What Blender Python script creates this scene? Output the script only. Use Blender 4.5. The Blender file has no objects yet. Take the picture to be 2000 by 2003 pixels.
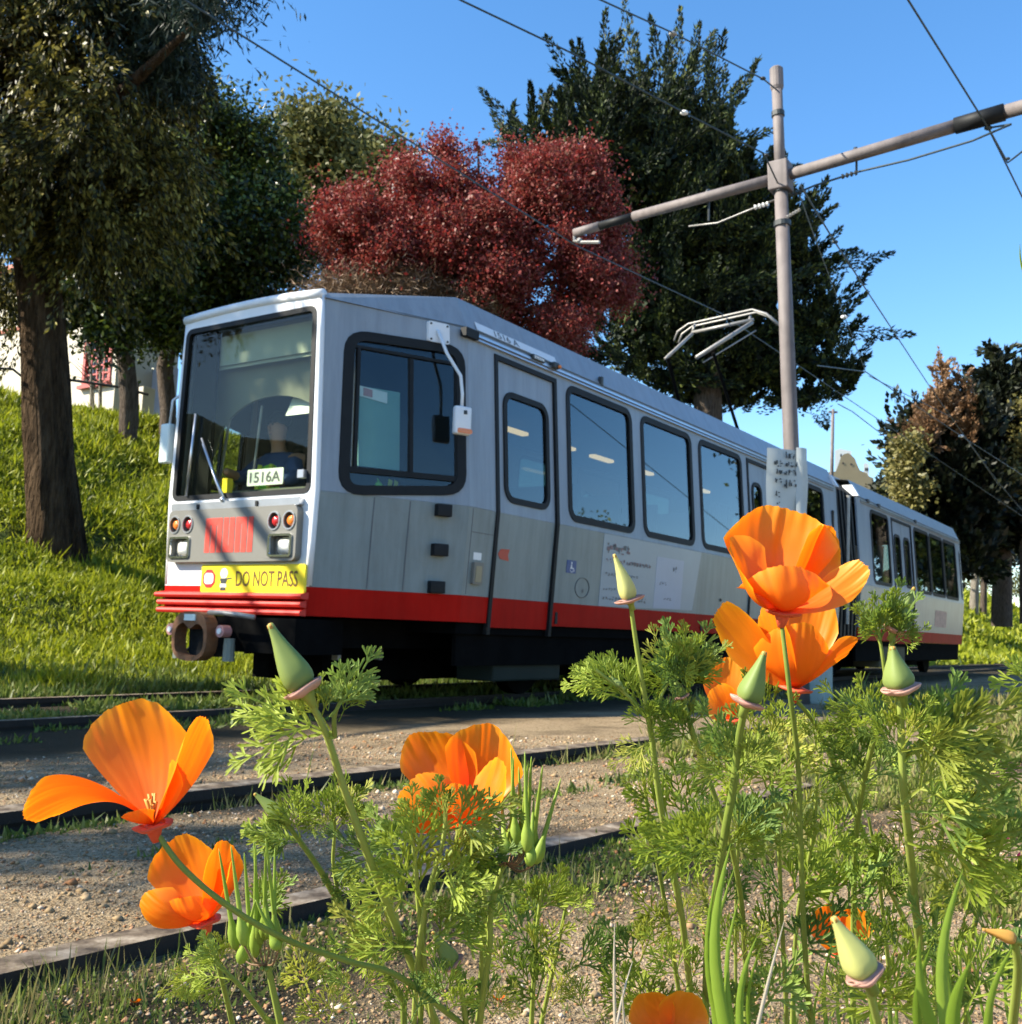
import bpy, bmesh, math, random
import numpy as np
from mathutils import Vector, Matrix, noise
from mathutils.geometry import tessellate_polygon

random.seed(7)
rng = np.random.default_rng(7)
scene = bpy.context.scene
R_ = math.radians

# ------------------------------------------------------------------ camera
CAM_H = 0.595
F_PX = 2062.8                     # focal length in pixels of a 2000 px wide frame
_p, _r = R_(6.45), R_(2.019)
_c, _s = math.cos(_r), math.sin(_r)
_U0 = Vector((0, -math.sin(_p), math.cos(_p)))
FWD = Vector((0, math.cos(_p), math.sin(_p)))
RIGHT = Vector((1, 0, 0)) * _c + _U0 * _s
UP = _U0 * _c - Vector((1, 0, 0)) * _s
CAM = Vector((0, 0, CAM_H))
cd = bpy.data.cameras.new('camera')
cam = bpy.data.objects.new('camera', cd)
scene.collection.objects.link(cam)
m = Matrix.Identity(4)
for i in range(3):
    m[i][0], m[i][1], m[i][2], m[i][3] = RIGHT[i], UP[i], -FWD[i], CAM[i]
cam.matrix_world = m
cd.sensor_fit = 'HORIZONTAL'
cd.sensor_width = 36
cd.lens = F_PX / 2000 * 36
cd.clip_start = 0.05
cd.clip_end = 3000
cd.dof.use_dof = True
cd.dof.focus_distance = 0.62
cd.dof.aperture_fstop = 40
scene.camera = cam

# ------------------------------------------------------------------ light
SUN_EL, SUN_AZ = R_(36), math.atan2(-0.975, -0.21)     # azimuth measured from +Y towards +X
SUN_V = Vector((math.sin(SUN_AZ) * math.cos(SUN_EL), math.cos(SUN_AZ) * math.cos(SUN_EL), math.sin(SUN_EL)))
world = bpy.data.worlds.new('World')
scene.world = world
world.use_nodes = True
wn = world.node_tree.nodes
wl = world.node_tree.links
wn.clear()
w_out = wn.new('ShaderNodeOutputWorld')
w_bg = wn.new('ShaderNodeBackground')
w_sky = wn.new('ShaderNodeTexSky')
w_sky.sky_type = 'NISHITA'
w_sky.sun_disc = False
w_sky.sun_elevation = SUN_EL
w_sky.sun_rotation = SUN_AZ
w_sky.altitude = 20
w_sky.air_density = 1.0
w_sky.dust_density = 0.25
w_sky.ozone_density = 2.2
w_bg.inputs['Strength'].default_value = 0.118
w_hs = wn.new('ShaderNodeHueSaturation')
w_hs.inputs['Saturation'].default_value = 1.25
w_hs.inputs['Value'].default_value = 1.0
wl.new(w_sky.outputs[0], w_hs.inputs['Color'])
wl.new(w_hs.outputs[0], w_bg.inputs[0])
wl.new(w_bg.outputs[0], w_out.inputs[0])
sl = bpy.data.lights.new('sun', 'SUN')
sl.energy = 5.0
sl.angle = R_(0.53)
sl.color = (1.0, 0.92, 0.76)
sun = bpy.data.objects.new('sun', sl)
sun.rotation_euler = (-SUN_V).to_track_quat('-Z', 'Y').to_euler()
scene.collection.objects.link(sun)
scene.view_settings.view_transform = 'Standard'
scene.view_settings.look = 'None'
scene.view_settings.exposure = 1.36
scene.view_settings.gamma = 1
scene.view_settings.use_curve_mapping = False

# ------------------------------------------------------------------ small helpers
COL = scene.collection


def at(px, py, d):
    """world point seen at pixel (px, py) of the 2000 px frame, d metres along the view axis"""
    return CAM + d * (FWD + RIGHT * ((px - 1000) / F_PX) - UP * ((py - 1001.5) / F_PX))


_org = {}


def tag(o, label=None, cat=None, group=None, kind=None):
    if label: o['label'] = label
    if cat: o['category'] = cat
    if group: o['group'] = group
    if kind: o['kind'] = kind
    return o


def thing(name, loc, label, cat, group=None):
    o = bpy.data.objects.new(name, None)
    o.empty_display_size = 0.1
    o.location = loc
    COL.objects.link(o)
    _org[o.name] = Vector(loc)
    return tag(o, label, cat, group)


def link_mesh(name, me, mat, parent=None, smooth=False):
    if mat and not me.materials:
        me.materials.append(mat)
    o = bpy.data.objects.new(name, me)
    if parent is not None:
        o.parent = parent
        org = _org[parent.name]
    else:
        n = len(me.vertices)
        co = np.empty(n * 3, 'f'); me.vertices.foreach_get('co', co); co = co.reshape(-1, 3)
        org = Vector(((co[:, 0].min() + co[:, 0].max()) / 2, (co[:, 1].min() + co[:, 1].max()) / 2, co[:, 2].min()))
        o.location = org
    _org[o.name] = org
    if org.length > 0:
        me.transform(Matrix.Translation(-org))
    if smooth:
        me.polygons.foreach_set('use_smooth', [True] * len(me.polygons))
    me.update()
    COL.objects.link(o)
    return o


def mk(name, verts, faces, mat, parent=None, smooth=False):
    me = bpy.data.meshes.new(name)
    me.from_pydata([tuple(v) for v in verts], [], faces)
    return link_mesh(name, me, mat, parent, smooth)


def mk_np(name, verts, k, mat, parent=None, smooth=False):
    """verts (n,3); every k consecutive vertices make one face"""
    me = bpy.data.meshes.new(name)
    n = len(verts)
    me.vertices.add(n)
    me.vertices.foreach_set('co', np.ascontiguousarray(verts, 'f').ravel())
    me.loops.add(n)
    me.loops.foreach_set('vertex_index', np.arange(n, dtype='i'))
    me.polygons.add(n // k)
    me.polygons.foreach_set('loop_start', np.arange(0, n, k, dtype='i'))
    me.polygons.foreach_set('loop_total', np.full(n // k, k, 'i'))
    me.update(calc_edges=True)
    return link_mesh(name, me, mat, parent, smooth)


class MB:
    """collects simple shapes, linked as ONE mesh"""
    def __init__(self):
        self.v = []; self.f = []

    def add(self, vs, fs):
        b = len(self.v)
        self.v += [Vector(v) for v in vs]
        self.f += [tuple(b + i for i in f) for f in fs]
        return self

    def hexa(self, p):      # 8 points: bottom ring 0-3, top ring 4-7
        return self.add(p, [(3, 2, 1, 0), (4, 5, 6, 7), (0, 1, 5, 4), (1, 2, 6, 5), (2, 3, 7, 6), (3, 0, 4, 7)])

    def box(self, c, u, v, w):   # centre and three half vectors
        c, u, v, w = Vector(c), Vector(u), Vector(v), Vector(w)
        if u.cross(v).dot(w) < 0: u = -u
        return self.hexa([c - u - v - w, c + u - v - w, c + u + v - w, c - u + v - w,
                          c - u - v + w, c + u - v + w, c + u + v + w, c - u + v + w])

    def tube(self, pts, rad, n=8, cap=True):
        pts = [Vector(p) for p in pts]
        if not hasattr(rad, '__len__'): rad = [rad] * len(pts)
        base = len(self.v)
        ref = None
        for i, p in enumerate(pts):
            t = (pts[min(i + 1, len(pts) - 1)] - pts[max(i - 1, 0)])
            if t.length < 1e-9: t = Vector((0, 0, 1))
            t.normalize()
            if ref is None:
                ref = t.orthogonal().normalized()
            a = (ref - t * ref.dot(t))
            a = a.normalized() if a.length > 1e-6 else t.orthogonal().normalized()
            ref = a
            b = t.cross(a)
            for k in range(n):
                an = 2 * math.pi * k / n
                self.v.append(p + (a * math.cos(an) + b * math.sin(an)) * rad[i])
        for i in range(len(pts) - 1):
            for k in range(n):
                k2 = (k + 1) % n
                self.f.append((base + i * n + k, base + i * n + k2, base + (i + 1) * n + k2, base + (i + 1) * n + k))
        if cap:
            self.f.append(tuple(base + k for k in reversed(range(n))))
            self.f.append(tuple(base + (len(pts) - 1) * n + k for k in range(n)))
        return self

    def ico(self, c, r, sub=1, sq=(1, 1, 1)):
        bm = bmesh.new()
        bmesh.ops.create_icosphere(bm, subdivisions=sub, radius=1)
        vs = [Vector(c) + Vector((v.co.x * sq[0], v.co.y * sq[1], v.co.z * sq[2])) * r for v in bm.verts]
        fs = [tuple(v.index for v in f.verts) for f in bm.faces]
        bm.free()
        return self.add(vs, fs)

    def build(self, name, mat, parent=None, smooth=False):
        return mk(name, self.v, self.f, mat, parent, smooth)


def smooth_by_angle(o, deg=35):
    me = o.data
    me.polygons.foreach_set('use_smooth', [True] * len(me.polygons))
    bm = bmesh.new(); bm.from_mesh(me)
    for e in bm.edges:
        if len(e.link_faces) == 2 and e.calc_face_angle(0) > R_(deg): e.smooth = False
    bm.to_mesh(me); bm.free()
    return o


# ------------------------------------------------------------------ materials
def nodes_of(name):
    mt = bpy.data.materials.new(name)
    mt.use_nodes = True
    nt = mt.node_tree
    return mt, nt, nt.nodes['Principled BSDF']


def ramp(nt, fac, stops, interp='LINEAR'):
    r = nt.nodes.new('ShaderNodeValToRGB')
    r.color_ramp.interpolation = interp
    e = r.color_ramp.elements
    while len(e) < len(stops): e.new(0.5)
    for i, (p, c) in enumerate(stops):
        e[i].position = p
        e[i].color = (*c, 1) if len(c) == 3 else c
    nt.links.new(fac, r.inputs[0])
    return r.outputs[0]


def tex(nt, kind, scale, detail=4, rough=0.6, coord='Object', vec=None, stretch=None):
    n = nt.nodes.new(kind)
    n.inputs['Scale'].default_value = scale
    if 'Detail' in n.inputs: n.inputs['Detail'].default_value = detail
    if 'Roughness' in n.inputs and kind == 'ShaderNodeTexNoise': n.inputs['Roughness'].default_value = rough
    if vec is None:
        tc = nt.nodes.new('ShaderNodeTexCoord')
        vec = tc.outputs[coord]
    if stretch:
        mp = nt.nodes.new('ShaderNodeMapping')
        mp.inputs['Scale'].default_value = stretch
        nt.links.new(vec, mp.inputs[0]); vec = mp.outputs[0]
    nt.links.new(vec, n.inputs['Vector'])
    return n


def bump(nt, height, strength, dist, bsdf):
    b = nt.nodes.new('ShaderNodeBump')
    b.inputs['Strength'].default_value = strength
    b.inputs['Distance'].default_value = dist
    nt.links.new(height, b.inputs['Height'])
    nt.links.new(b.outputs[0], bsdf.inputs['Normal'])


def mat(name, c, rough=0.5, metal=0.0, var=0.12, scale=3.0, bmp=0.0, bscale=60, spec=0.5, dirt=0.0, dirtc=(0.08, 0.07, 0.06), streak=0.0):
    mt, nt, b = nodes_of(name)
    b.inputs['Roughness'].default_value = rough
    b.inputs['Metallic'].default_value = metal
    b.inputs['Specular IOR Level'].default_value = spec
    n = tex(nt, 'ShaderNodeTexNoise', scale, 6, 0.65)
    lo = tuple(x * (1 - var) for x in c); hi = tuple(min(1, x * (1 + var)) for x in c)
    col = ramp(nt, n.outputs[0], [(0.3, lo), (0.7, hi)])
    if dirt > 0:
        n2 = tex(nt, 'ShaderNodeTexNoise', scale * 4, 8, 0.75)
        f = ramp(nt, n2.outputs[0], [(0.5, (0, 0, 0)), (0.78, (dirt,) * 3)])
        mx = nt.nodes.new('ShaderNodeMix'); mx.data_type = 'RGBA'
        nt.links.new(f, mx.inputs[0]); nt.links.new(col, mx.inputs[6]); mx.inputs[7].default_value = (*dirtc, 1)
        col = mx.outputs[2]
    if streak > 0:
        n5 = tex(nt, 'ShaderNodeTexNoise', 9, 6, 0.7, stretch=(1, 1, 0.10))
        f5 = ramp(nt, n5.outputs[0], [(0.42, (1, 1, 1)), (0.72, (1 - streak,) * 3)])
        m5 = nt.nodes.new('ShaderNodeMix'); m5.data_type = 'RGBA'; m5.blend_type = 'MULTIPLY'; m5.inputs[0].default_value = 1
        nt.links.new(col, m5.inputs[6]); nt.links.new(f5, m5.inputs[7]); col = m5.outputs[2]
        n6 = tex(nt, 'ShaderNodeTexNoise', 1.6, 2, 0.5)
        bump(nt, n6.outputs[0], 0.25, 0.02, b)
    nt.links.new(col, b.inputs['Base Color'])
    if bmp:
        n3 = tex(nt, 'ShaderNodeTexNoise', bscale, 4, 0.6)
        bump(nt, n3.outputs[0], bmp, 0.01, b)
    return mt


def leaf_mat(name, cols, transl=0.35, trans_col=None, rough=0.5, hue=1.0, scale=0.6, spec=0.3):
    """colour per leaf (random per island) over a slow position noise; light comes through the blade"""
    mt, nt, b = nodes_of(name)
    g = nt.nodes.new('ShaderNodeNewGeometry')
    n = tex(nt, 'ShaderNodeTexNoise', scale, 3, 0.6)
    ad = nt.nodes.new('ShaderNodeMath'); ad.operation = 'MULTIPLY_ADD'
    nt.links.new(g.outputs['Random Per Island'], ad.inputs[0]); ad.inputs[1].default_value = 0.55
    sc_ = nt.nodes.new('ShaderNodeMath'); sc_.operation = 'MULTIPLY'; sc_.inputs[1].default_value = 0.5
    nt.links.new(n.outputs[0], sc_.inputs[0]); nt.links.new(sc_.outputs[0], ad.inputs[2])
    k = len(cols)
    col = ramp(nt, ad.outputs[0], [(0.12 + 0.72 * i / (k - 1), c) for i, c in enumerate(cols)])
    nt.links.new(col, b.inputs['Base Color'])
    b.inputs['Roughness'].default_value = rough
    b.inputs['Specular IOR Level'].default_value = spec
    t = nt.nodes.new('ShaderNodeBsdfTranslucent')
    if trans_col:
        mx = nt.nodes.new('ShaderNodeMix'); mx.data_type = 'RGBA'; mx.blend_type = 'MULTIPLY'
        mx.inputs[0].default_value = 1
        nt.links.new(col, mx.inputs[6]); mx.inputs[7].default_value = (*trans_col, 1)
        nt.links.new(mx.outputs[2], t.inputs[0])
    else:
        nt.links.new(col, t.inputs[0])
    ms = nt.nodes.new('ShaderNodeMixShader'); ms.inputs[0].default_value = transl
    nt.links.new(b.outputs[0], ms.inputs[1]); nt.links.new(t.outputs[0], ms.inputs[2])
    nt.links.new(ms.outputs[0], nt.nodes['Material Output'].inputs[0])
    return mt


def glass_mat(name, tint=(0.5, 0.6, 0.6), boost=1.0, base=0.03):
    """thin window pane: tinted see-through plus a mirror reflection that grows at grazing angles"""
    mt, nt, b = nodes_of(name)
    nt.nodes.remove(b)
    tr = nt.nodes.new('ShaderNodeBsdfTransparent'); tr.inputs[0].default_value = (*tint, 1)
    gl = nt.nodes.new('ShaderNodeBsdfGlossy'); gl.inputs['Roughness'].default_value = 0.015
    gl.inputs[0].default_value = (0.9, 0.95, 1, 1)
    lw = nt.nodes.new('ShaderNodeLayerWeight'); lw.inputs[0].default_value = 0.5
    pw = nt.nodes.new('ShaderNodeMath'); pw.operation = 'POWER'; pw.inputs[1].default_value = 2.6
    nt.links.new(lw.outputs['Facing'], pw.inputs[0])
    ma = nt.nodes.new('ShaderNodeMath'); ma.operation = 'MULTIPLY_ADD'; ma.use_clamp = True
    ma.inputs[1].default_value = boost; ma.inputs[2].default_value = base
    nt.links.new(pw.outputs[0], ma.inputs[0])
    ms = nt.nodes.new('ShaderNodeMixShader')
    nt.links.new(ma.outputs[0], ms.inputs[0])
    nt.links.new(tr.outputs[0], ms.inputs[1]); nt.links.new(gl.outputs[0], ms.inputs[2])
    nt.links.new(ms.outputs[0], nt.nodes['Material Output'].inputs[0])
    return mt


M = {}
M['white'] = mat('white_paint', (0.74, 0.75, 0.76), 0.32, var=0.04, scale=1.2, dirt=0.16, dirtc=(0.42, 0.40, 0.36))
M['silver'] = mat('silver_grey_paint', (0.27, 0.31, 0.355), 0.34, spec=0.30, streak=0.22, var=0.05, scale=0.9, dirt=0.25, dirtc=(0.24, 0.24, 0.22))
M['low_bounce'] = mat('lower_paint_ground_bounce', (0.215, 0.255, 0.255), 0.32, var=0.10, scale=1.3, dirt=0.45, dirtc=(0.15, 0.16, 0.15), spec=0.25, streak=0.25)  # same paint with dirt; greener tone put in for light off the ground
M['red'] = mat('red_paint', (0.42, 0.010, 0.006), 0.5, spec=0.04, streak=0.2, var=0.12, scale=2.0, dirt=0.25, dirtc=(0.25, 0.03, 0.02))
M['redrub'] = mat('red_bumper', (0.58, 0.028, 0.018), 0.45, spec=0.3, var=0.08, scale=4)
M['black'] = mat('black_rubber', (0.008, 0.009, 0.010), 0.6, var=0.3, scale=8, spec=0.25)
M['dark'] = mat('dark_underframe', (0.004, 0.004, 0.004), 0.95, var=0.4, scale=5, spec=0.05)
M['panel'] = mat('grey_lamp_panel', (0.17, 0.165, 0.145), 0.42, var=0.05, scale=3, dirt=0.2)
M['panelshiny'] = mat('brushed_metal', (0.55, 0.56, 0.58), 0.28, metal=0.8, var=0.1, scale=6)
M['chrome'] = mat('polished_reflector', (0.85, 0.85, 0.85), 0.08, metal=1.0, var=0.03)
M['yellow'] = mat('yellow_sign', (0.85, 0.68, 0.02), 0.4, var=0.03)
M['brown'] = mat('brown_letters', (0.12, 0.06, 0.01), 0.5, var=0.05)
M['textdark'] = mat('dark_print', (0.03, 0.035, 0.035), 0.5, var=0.05)
M['textgrey'] = mat('grey_print', (0.09, 0.10, 0.11), 0.5, var=0.2, scale=40)
M['textpink'] = mat('faded_pink_print', (0.20, 0.12, 0.13), 0.5, var=0.2, scale=40)
M['card'] = mat('number_card', (0.70, 0.78, 0.74), 0.5, var=0.03)
M['logored'] = mat('faded_red_print', (0.62, 0.045, 0.025), 0.5, var=0.15, scale=9, dirt=0.2, dirtc=(0.4, 0.2, 0.16))
M['stopred'] = mat('stop_red', (0.65, 0.03, 0.03), 0.4, var=0.05)
M['purewhite'] = mat('white_print', (0.80, 0.80, 0.78), 0.45, var=0.03)
M['blue'] = mat('blue_sticker', (0.012, 0.06, 0.22), 0.4, var=0.05)
M['arrow'] = mat('orange_red_sticker', (0.45, 0.04, 0.02), 0.4, var=0.1)
M['poster'] = mat('pale_blue_poster', (0.215, 0.29, 0.36), 0.3, var=0.05, scale=2)
M['poster2'] = mat('pale_poster_panel', (0.26, 0.33, 0.46), 0.3, var=0.06, scale=2)
M['glass'] = glass_mat('side_window_glass', (0.40, 0.48, 0.46), 0.42, 0.05)
M['glassf'] = glass_mat('windshield_glass', (0.90, 0.92, 0.86), 0.09, 0.012)
M['glassc'] = glass_mat('cab_window_glass', (0.80, 0.85, 0.85), 0.6, 0.03)
M['interior'] = mat('cab_lining', (0.17, 0.18, 0.13), 0.7, var=0.08)
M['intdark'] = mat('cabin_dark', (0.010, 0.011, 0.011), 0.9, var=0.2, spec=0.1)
M['dash'] = mat('dashboard_grey', (0.16, 0.18, 0.15), 0.5, var=0.1)
M['steel'] = mat('galvanised_steel', (0.30, 0.29, 0.27), 0.45, metal=0.35, var=0.2, scale=10, dirt=0.3)
M['rust'] = mat('rusty_cast_steel', (0.19, 0.085, 0.035), 0.75, var=0.3, scale=18, bmp=0.5, dirt=0.4, dirtc=(0.12, 0.06, 0.03))
M['pole'] = mat('weathered_pole', (0.17, 0.145, 0.140), 0.7, var=0.22, streak=0.35, scale=5, bmp=0.2, bscale=30, dirt=0.35, dirtc=(0.09, 0.075, 0.08))
M['wire'] = mat('dark_wire', (0.03, 0.05, 0.06), 0.5, var=0.1)
M['pink'] = mat('pink_paint', (0.40, 0.20, 0.19), 0.5, var=0.1)
M['skin'] = mat('skin', (0.42, 0.22, 0.14), 0.55, var=0.05)
M['shirt2'] = mat('navy_shirt', (0.03, 0.07, 0.18), 0.8, var=0.1)
M['vest'] = mat('hi_vis_green', (0.28, 0.72, 0.05), 0.6, var=0.08)
M['vesty'] = mat('hi_vis_yellow_band', (0.80, 0.85, 0.08), 0.5, var=0.05)
M['shirt'] = mat('navy_sleeve', (0.03, 0.07, 0.18), 0.8, var=0.1)
M['mesh'] = mat('pale_sun_blind', (0.33, 0.37, 0.29), 0.7, var=0.05)


def lamp_mat(name, c, s):
    mt, nt, b = nodes_of(name)
    b.inputs['Base Color'].default_value = (*c, 1)
    b.inputs['Emission Color'].default_value = (*c, 1)
    b.inputs['Emission Strength'].default_value = s
    return mt


M['ceil'] = lamp_mat('cabin_lamp', (1.0, 0.55, 0.25), 1.6)


def lens_mat(name, c):
    mt, nt, b = nodes_of(name)
    b.inputs['Base Color'].default_value = (*c, 1)
    b.inputs['Roughness'].default_value = 0.12
    b.inputs['Coat Weight'].default_value = 0.6
    n = tex(nt, 'ShaderNodeTexVoronoi', 90)
    bump(nt, n.outputs[0], 0.3, 0.004, b)
    return mt


M['lens_red'] = lens_mat('red_lens', (0.45, 0.02, 0.02))
M['lens_org'] = lens_mat('orange_lens', (0.75, 0.20, 0.03))
M['lens_clear'] = lens_mat('clear_lens', (0.80, 0.78, 0.70))

# ------------------------------------------------------------------ track frames
TA = R_(34.214)                                   # direction of the tram's track
TD = Vector((math.sin(TA), math.cos(TA), 0)); TN = Vector((math.cos(TA), -math.sin(TA), 0))
TO = Vector((-2.137, 8.262, 0))                   # track centre under the tram's front bumper
NA = R_(38.465)                                   # the near track
ND = Vector((math.sin(NA), math.cos(NA), 0)); NN = Vector((math.cos(NA), -math.sin(NA), 0))
NS = 2.539                                        # distance of the near track centre from the camera foot


def tr(l, w, z=0.0):
    return TO + TD * l + TN * w + Vector((0, 0, z))


def nr(l, s, z=0.0):
    return ND * l - NN * s + Vector((0, 0, z))


def sstep(x, a, b):
    t = np.clip((x - a) / (b - a), 0, 1)
    return t * t * (3 - 2 * t)


def vnoise(x, y, sc, seed=0):
    """cheap smooth value noise for arrays"""
    x = np.asarray(x, float) / sc + seed * 17.3; y = np.asarray(y, float) / sc + seed * 5.1
    xi = np.floor(x); yi = np.floor(y); xf = x - xi; yf = y - yi
    def h(a, b):
        v = np.sin(a * 127.1 + b * 311.7 + seed * 3.7) * 43758.5453
        return v - np.floor(v)
    u = xf * xf * (3 - 2 * xf); v = yf * yf * (3 - 2 * yf)
    return (h(xi, yi) * (1 - u) + h(xi + 1, yi) * u) * (1 - v) + (h(xi, yi + 1) * (1 - u) + h(xi + 1, yi + 1) * u) * v


def terrain(x, y):
    x = np.asarray(x, float); y = np.asarray(y, float)
    w = (x - TO.x) * TN.x + (y - TO.y) * TN.y
    l = (x - TO.x) * TD.x + (y - TO.y) * TD.y
    s = -(x * NN.x + y * NN.y)
    # near track zone (s grows away from the camera)
    z = np.full_like(w, -0.028) + 0.022 * (vnoise(x, y, 0.5, 1) - 0.5)
    z = z + (-0.004) * np.exp(-((s - 1.70) / 0.10) ** 2)
    a = sstep(s, 1.83, 1.865)
    zin = -0.018 - 0.012 * sstep(s, 2.2, 2.9) - 0.075 * sstep(s, 2.98, 3.14) + 0.010 * (vnoise(x, y, 0.25, 2) - 0.5)
    z = z * (1 - a) + zin * a
    b = sstep(s, 3.27, 3.32)
    zout = -0.012 - 0.05 * sstep(w, 3.3, 1.6) + 0.02 * (vnoise(x, y, 0.8, 3) - 0.5)
    z = z * (1 - b) + zout * b
    # embankment beyond the tram
    h = np.clip(-w - 2.3, 0, None)
    bank = 0.345 * (h - 0.9 * (1 - np.exp(-h / 0.9))) + 0.24 * np.clip(h - 5, 0, None)
    bank = np.where(bank > 5.1, 5.1 + 0.3 * (1 - np.exp(-(bank - 5.1) / 0.3)) + 0.015 * (bank - 5.1), bank)
    bank = bank * (1 + 0.10 * (vnoise(x, y, 6.0, 4) - 0.5)) + 0.30 * (vnoise(x, y, 1.3, 5) - 0.5) * sstep(h, 0.3, 3)
    z = z + bank
    return z


def gz(x, y):
    return float(terrain(np.array([x]), np.array([y]))[0])


def hit(px, py, dmax=90):
    """terrain point seen at a pixel of the 2000 px frame"""
    d0 = (at(px, py, 1) - CAM)
    t = 0.8; prev = t
    while t < dmax:
        p = CAM + d0 * t
        if p.z < gz(p.x, p.y):
            lo, hi = prev, t
            for _ in range(20):
                mm = (lo + hi) / 2
                q = CAM + d0 * mm
                if q.z < gz(q.x, q.y): hi = mm
                else: lo = mm
            return CAM + d0 * hi
        prev = t; t *= 1.02
    return CAM + d0 * dmax


# ground sheet: rings of vertices round the camera foot, out to the horizon
NR, NTH = 420, 620
rad = np.concatenate([[0.25], 0.25 * (1600 / 0.25) ** (np.arange(1, NR) / (NR - 1.0))])
fine = np.linspace(-36, 40, 470)
rest = np.linspace(40, 324, NTH - 470 + 1)[1:-1]
th = np.radians(np.concatenate([fine, rest]))
NTH = len(th)
gx = rad[:, None] * np.sin(th)[None]; gy = rad[:, None] * np.cos(th)[None]
gzz = terrain(gx, gy)

V = np.stack([gx, gy, gzz], -1).reshape(-1, 3)
ii, jj = np.meshgrid(np.arange(NR - 1), np.arange(NTH), indexing='ij')
j2 = (jj + 1) % NTH
Fq = np.stack([ii * NTH + jj, (ii + 1) * NTH + jj, (ii + 1) * NTH + j2, ii * NTH + j2], -1).reshape(-1, 4)
V = np.concatenate([V, [[0, 0, -0.1]]])
Ft = [(len(V) - 1, j, (j + 1) % NTH) for j in range(NTH)]
me = bpy.data.meshes.new('ground')
me.vertices.add(len(V)); me.vertices.foreach_set('co', V.astype('f').ravel())
nl = Fq.size + 3 * len(Ft)
me.loops.add(nl)
me.loops.foreach_set('vertex_index', np.concatenate([Fq.ravel(), np.array(Ft).ravel()]).astype('i'))
me.polygons.add(len(Fq) + len(Ft))
me.polygons.foreach_set('loop_start', np.concatenate([np.arange(len(Fq)) * 4, len(Fq) * 4 + np.arange(len(Ft)) * 3]).astype('i'))
me.polygons.foreach_set('loop_total', np.concatenate([np.full(len(Fq), 4), np.full(len(Ft), 3)]).astype('i'))
me.update(calc_edges=True)
# ground attributes: plant cover, and dark soil together with painted tram shade
wv = (V[:, 0] - TO.x) * TN.x + (V[:, 1] - TO.y) * TN.y
sv = -(V[:, 0] * NN.x + V[:, 1] * NN.y)
veg = sstep(-wv, 1.3, 2.4)
soil_shade = 0.9 * np.exp(-((sv - 3.05) / 0.12) ** 2) + 1.3 * np.exp(-((sv - 1.55) / 0.26) ** 2)
soil_shade = np.maximum(soil_shade, 0)
soil_shade = soil_shade * (0.4 + 0.9 * vnoise(V[:, 0], V[:, 1], 0.4, 9))
tram_shade = 0.93 * sstep(wv, 2.3, 1.5) * sstep(wv, -2.6, -1.6)  # dark ground colour stands in for the tram's shade under and beside it
soil_shade = np.maximum(soil_shade, tram_shade)
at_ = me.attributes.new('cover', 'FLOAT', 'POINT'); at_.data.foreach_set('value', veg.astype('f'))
at_ = me.attributes.new('soil_shade', 'FLOAT', 'POINT'); at_.data.foreach_set('value', np.clip(soil_shade, 0, 1).astype('f'))

mt, nt, b = nodes_of('gravel_ground')
n1 = tex(nt, 'ShaderNodeTexVoronoi', 110)
n1.feature = 'F1'
c1 = ramp(nt, n1.outputs['Color'], [(0.0, (0.055, 0.034, 0.017)), (0.35, (0.125, 0.083, 0.043)), (0.65, (0.215, 0.152, 0.085)), (1.0, (0.44, 0.34, 0.22))])
n2 = tex(nt, 'ShaderNodeTexNoise', 1.3, 8, 0.7)
c2 = ramp(nt, n2.outputs[0], [(0.38, (0.45, 0.42, 0.38)), (0.5, (0.85, 0.82, 0.76)), (0.65, (1.1, 1.06, 1.0))])
mx = nt.nodes.new('ShaderNodeMix'); mx.data_type = 'RGBA'; mx.blend_type = 'MULTIPLY'; mx.inputs[0].default_value = 1
nt.links.new(c1, mx.inputs[6]); nt.links.new(c2, mx.inputs[7])
n3 = tex(nt, 'ShaderNodeTexNoise', 9, 8, 0.7)
cv = ramp(nt, n3.outputs[0], [(0.3, (0.035, 0.045, 0.012)), (0.7, (0.085, 0.12, 0.025))])
av = nt.nodes.new('ShaderNodeAttribute'); av.attribute_name = 'cover'
mx2 = nt.nodes.new('ShaderNodeMix'); mx2.data_type = 'RGBA'
nt.links.new(av.outputs['Fac'], mx2.inputs[0]); nt.links.new(mx.outputs[2], mx2.inputs[6]); nt.links.new(cv, mx2.inputs[7])
am = nt.nodes.new('ShaderNodeAttribute'); am.attribute_name = 'soil_shade'
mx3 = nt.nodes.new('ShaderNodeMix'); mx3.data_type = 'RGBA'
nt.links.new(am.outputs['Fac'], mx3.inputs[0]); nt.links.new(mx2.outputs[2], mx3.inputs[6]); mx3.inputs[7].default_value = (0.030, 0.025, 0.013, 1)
nt.links.new(mx3.outputs[2], b.inputs['Base Color'])
b.inputs['Roughness'].default_value = 0.95
b.inputs['Specular IOR Level'].default_value = 0.15
ad = nt.nodes.new('ShaderNodeMath'); ad.operation = 'ADD'
nt.links.new(n1.outputs['Distance'], ad.inputs[0])
n4 = tex(nt, 'ShaderNodeTexNoise', 35, 6, 0.7)
nt.links.new(n4.outputs[0], ad.inputs[1])
bump(nt, ad.outputs[0], 0.9, 0.012, b)
M['ground'] = mt
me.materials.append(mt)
me.polygons.foreach_set('use_smooth', [True] * len(me.polygons))
g = bpy.data.objects.new('ground', me); COL.objects.link(g)
tag(g, 'brown gravel ground between the rails rising to a green bank', None, kind='structure')

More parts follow.
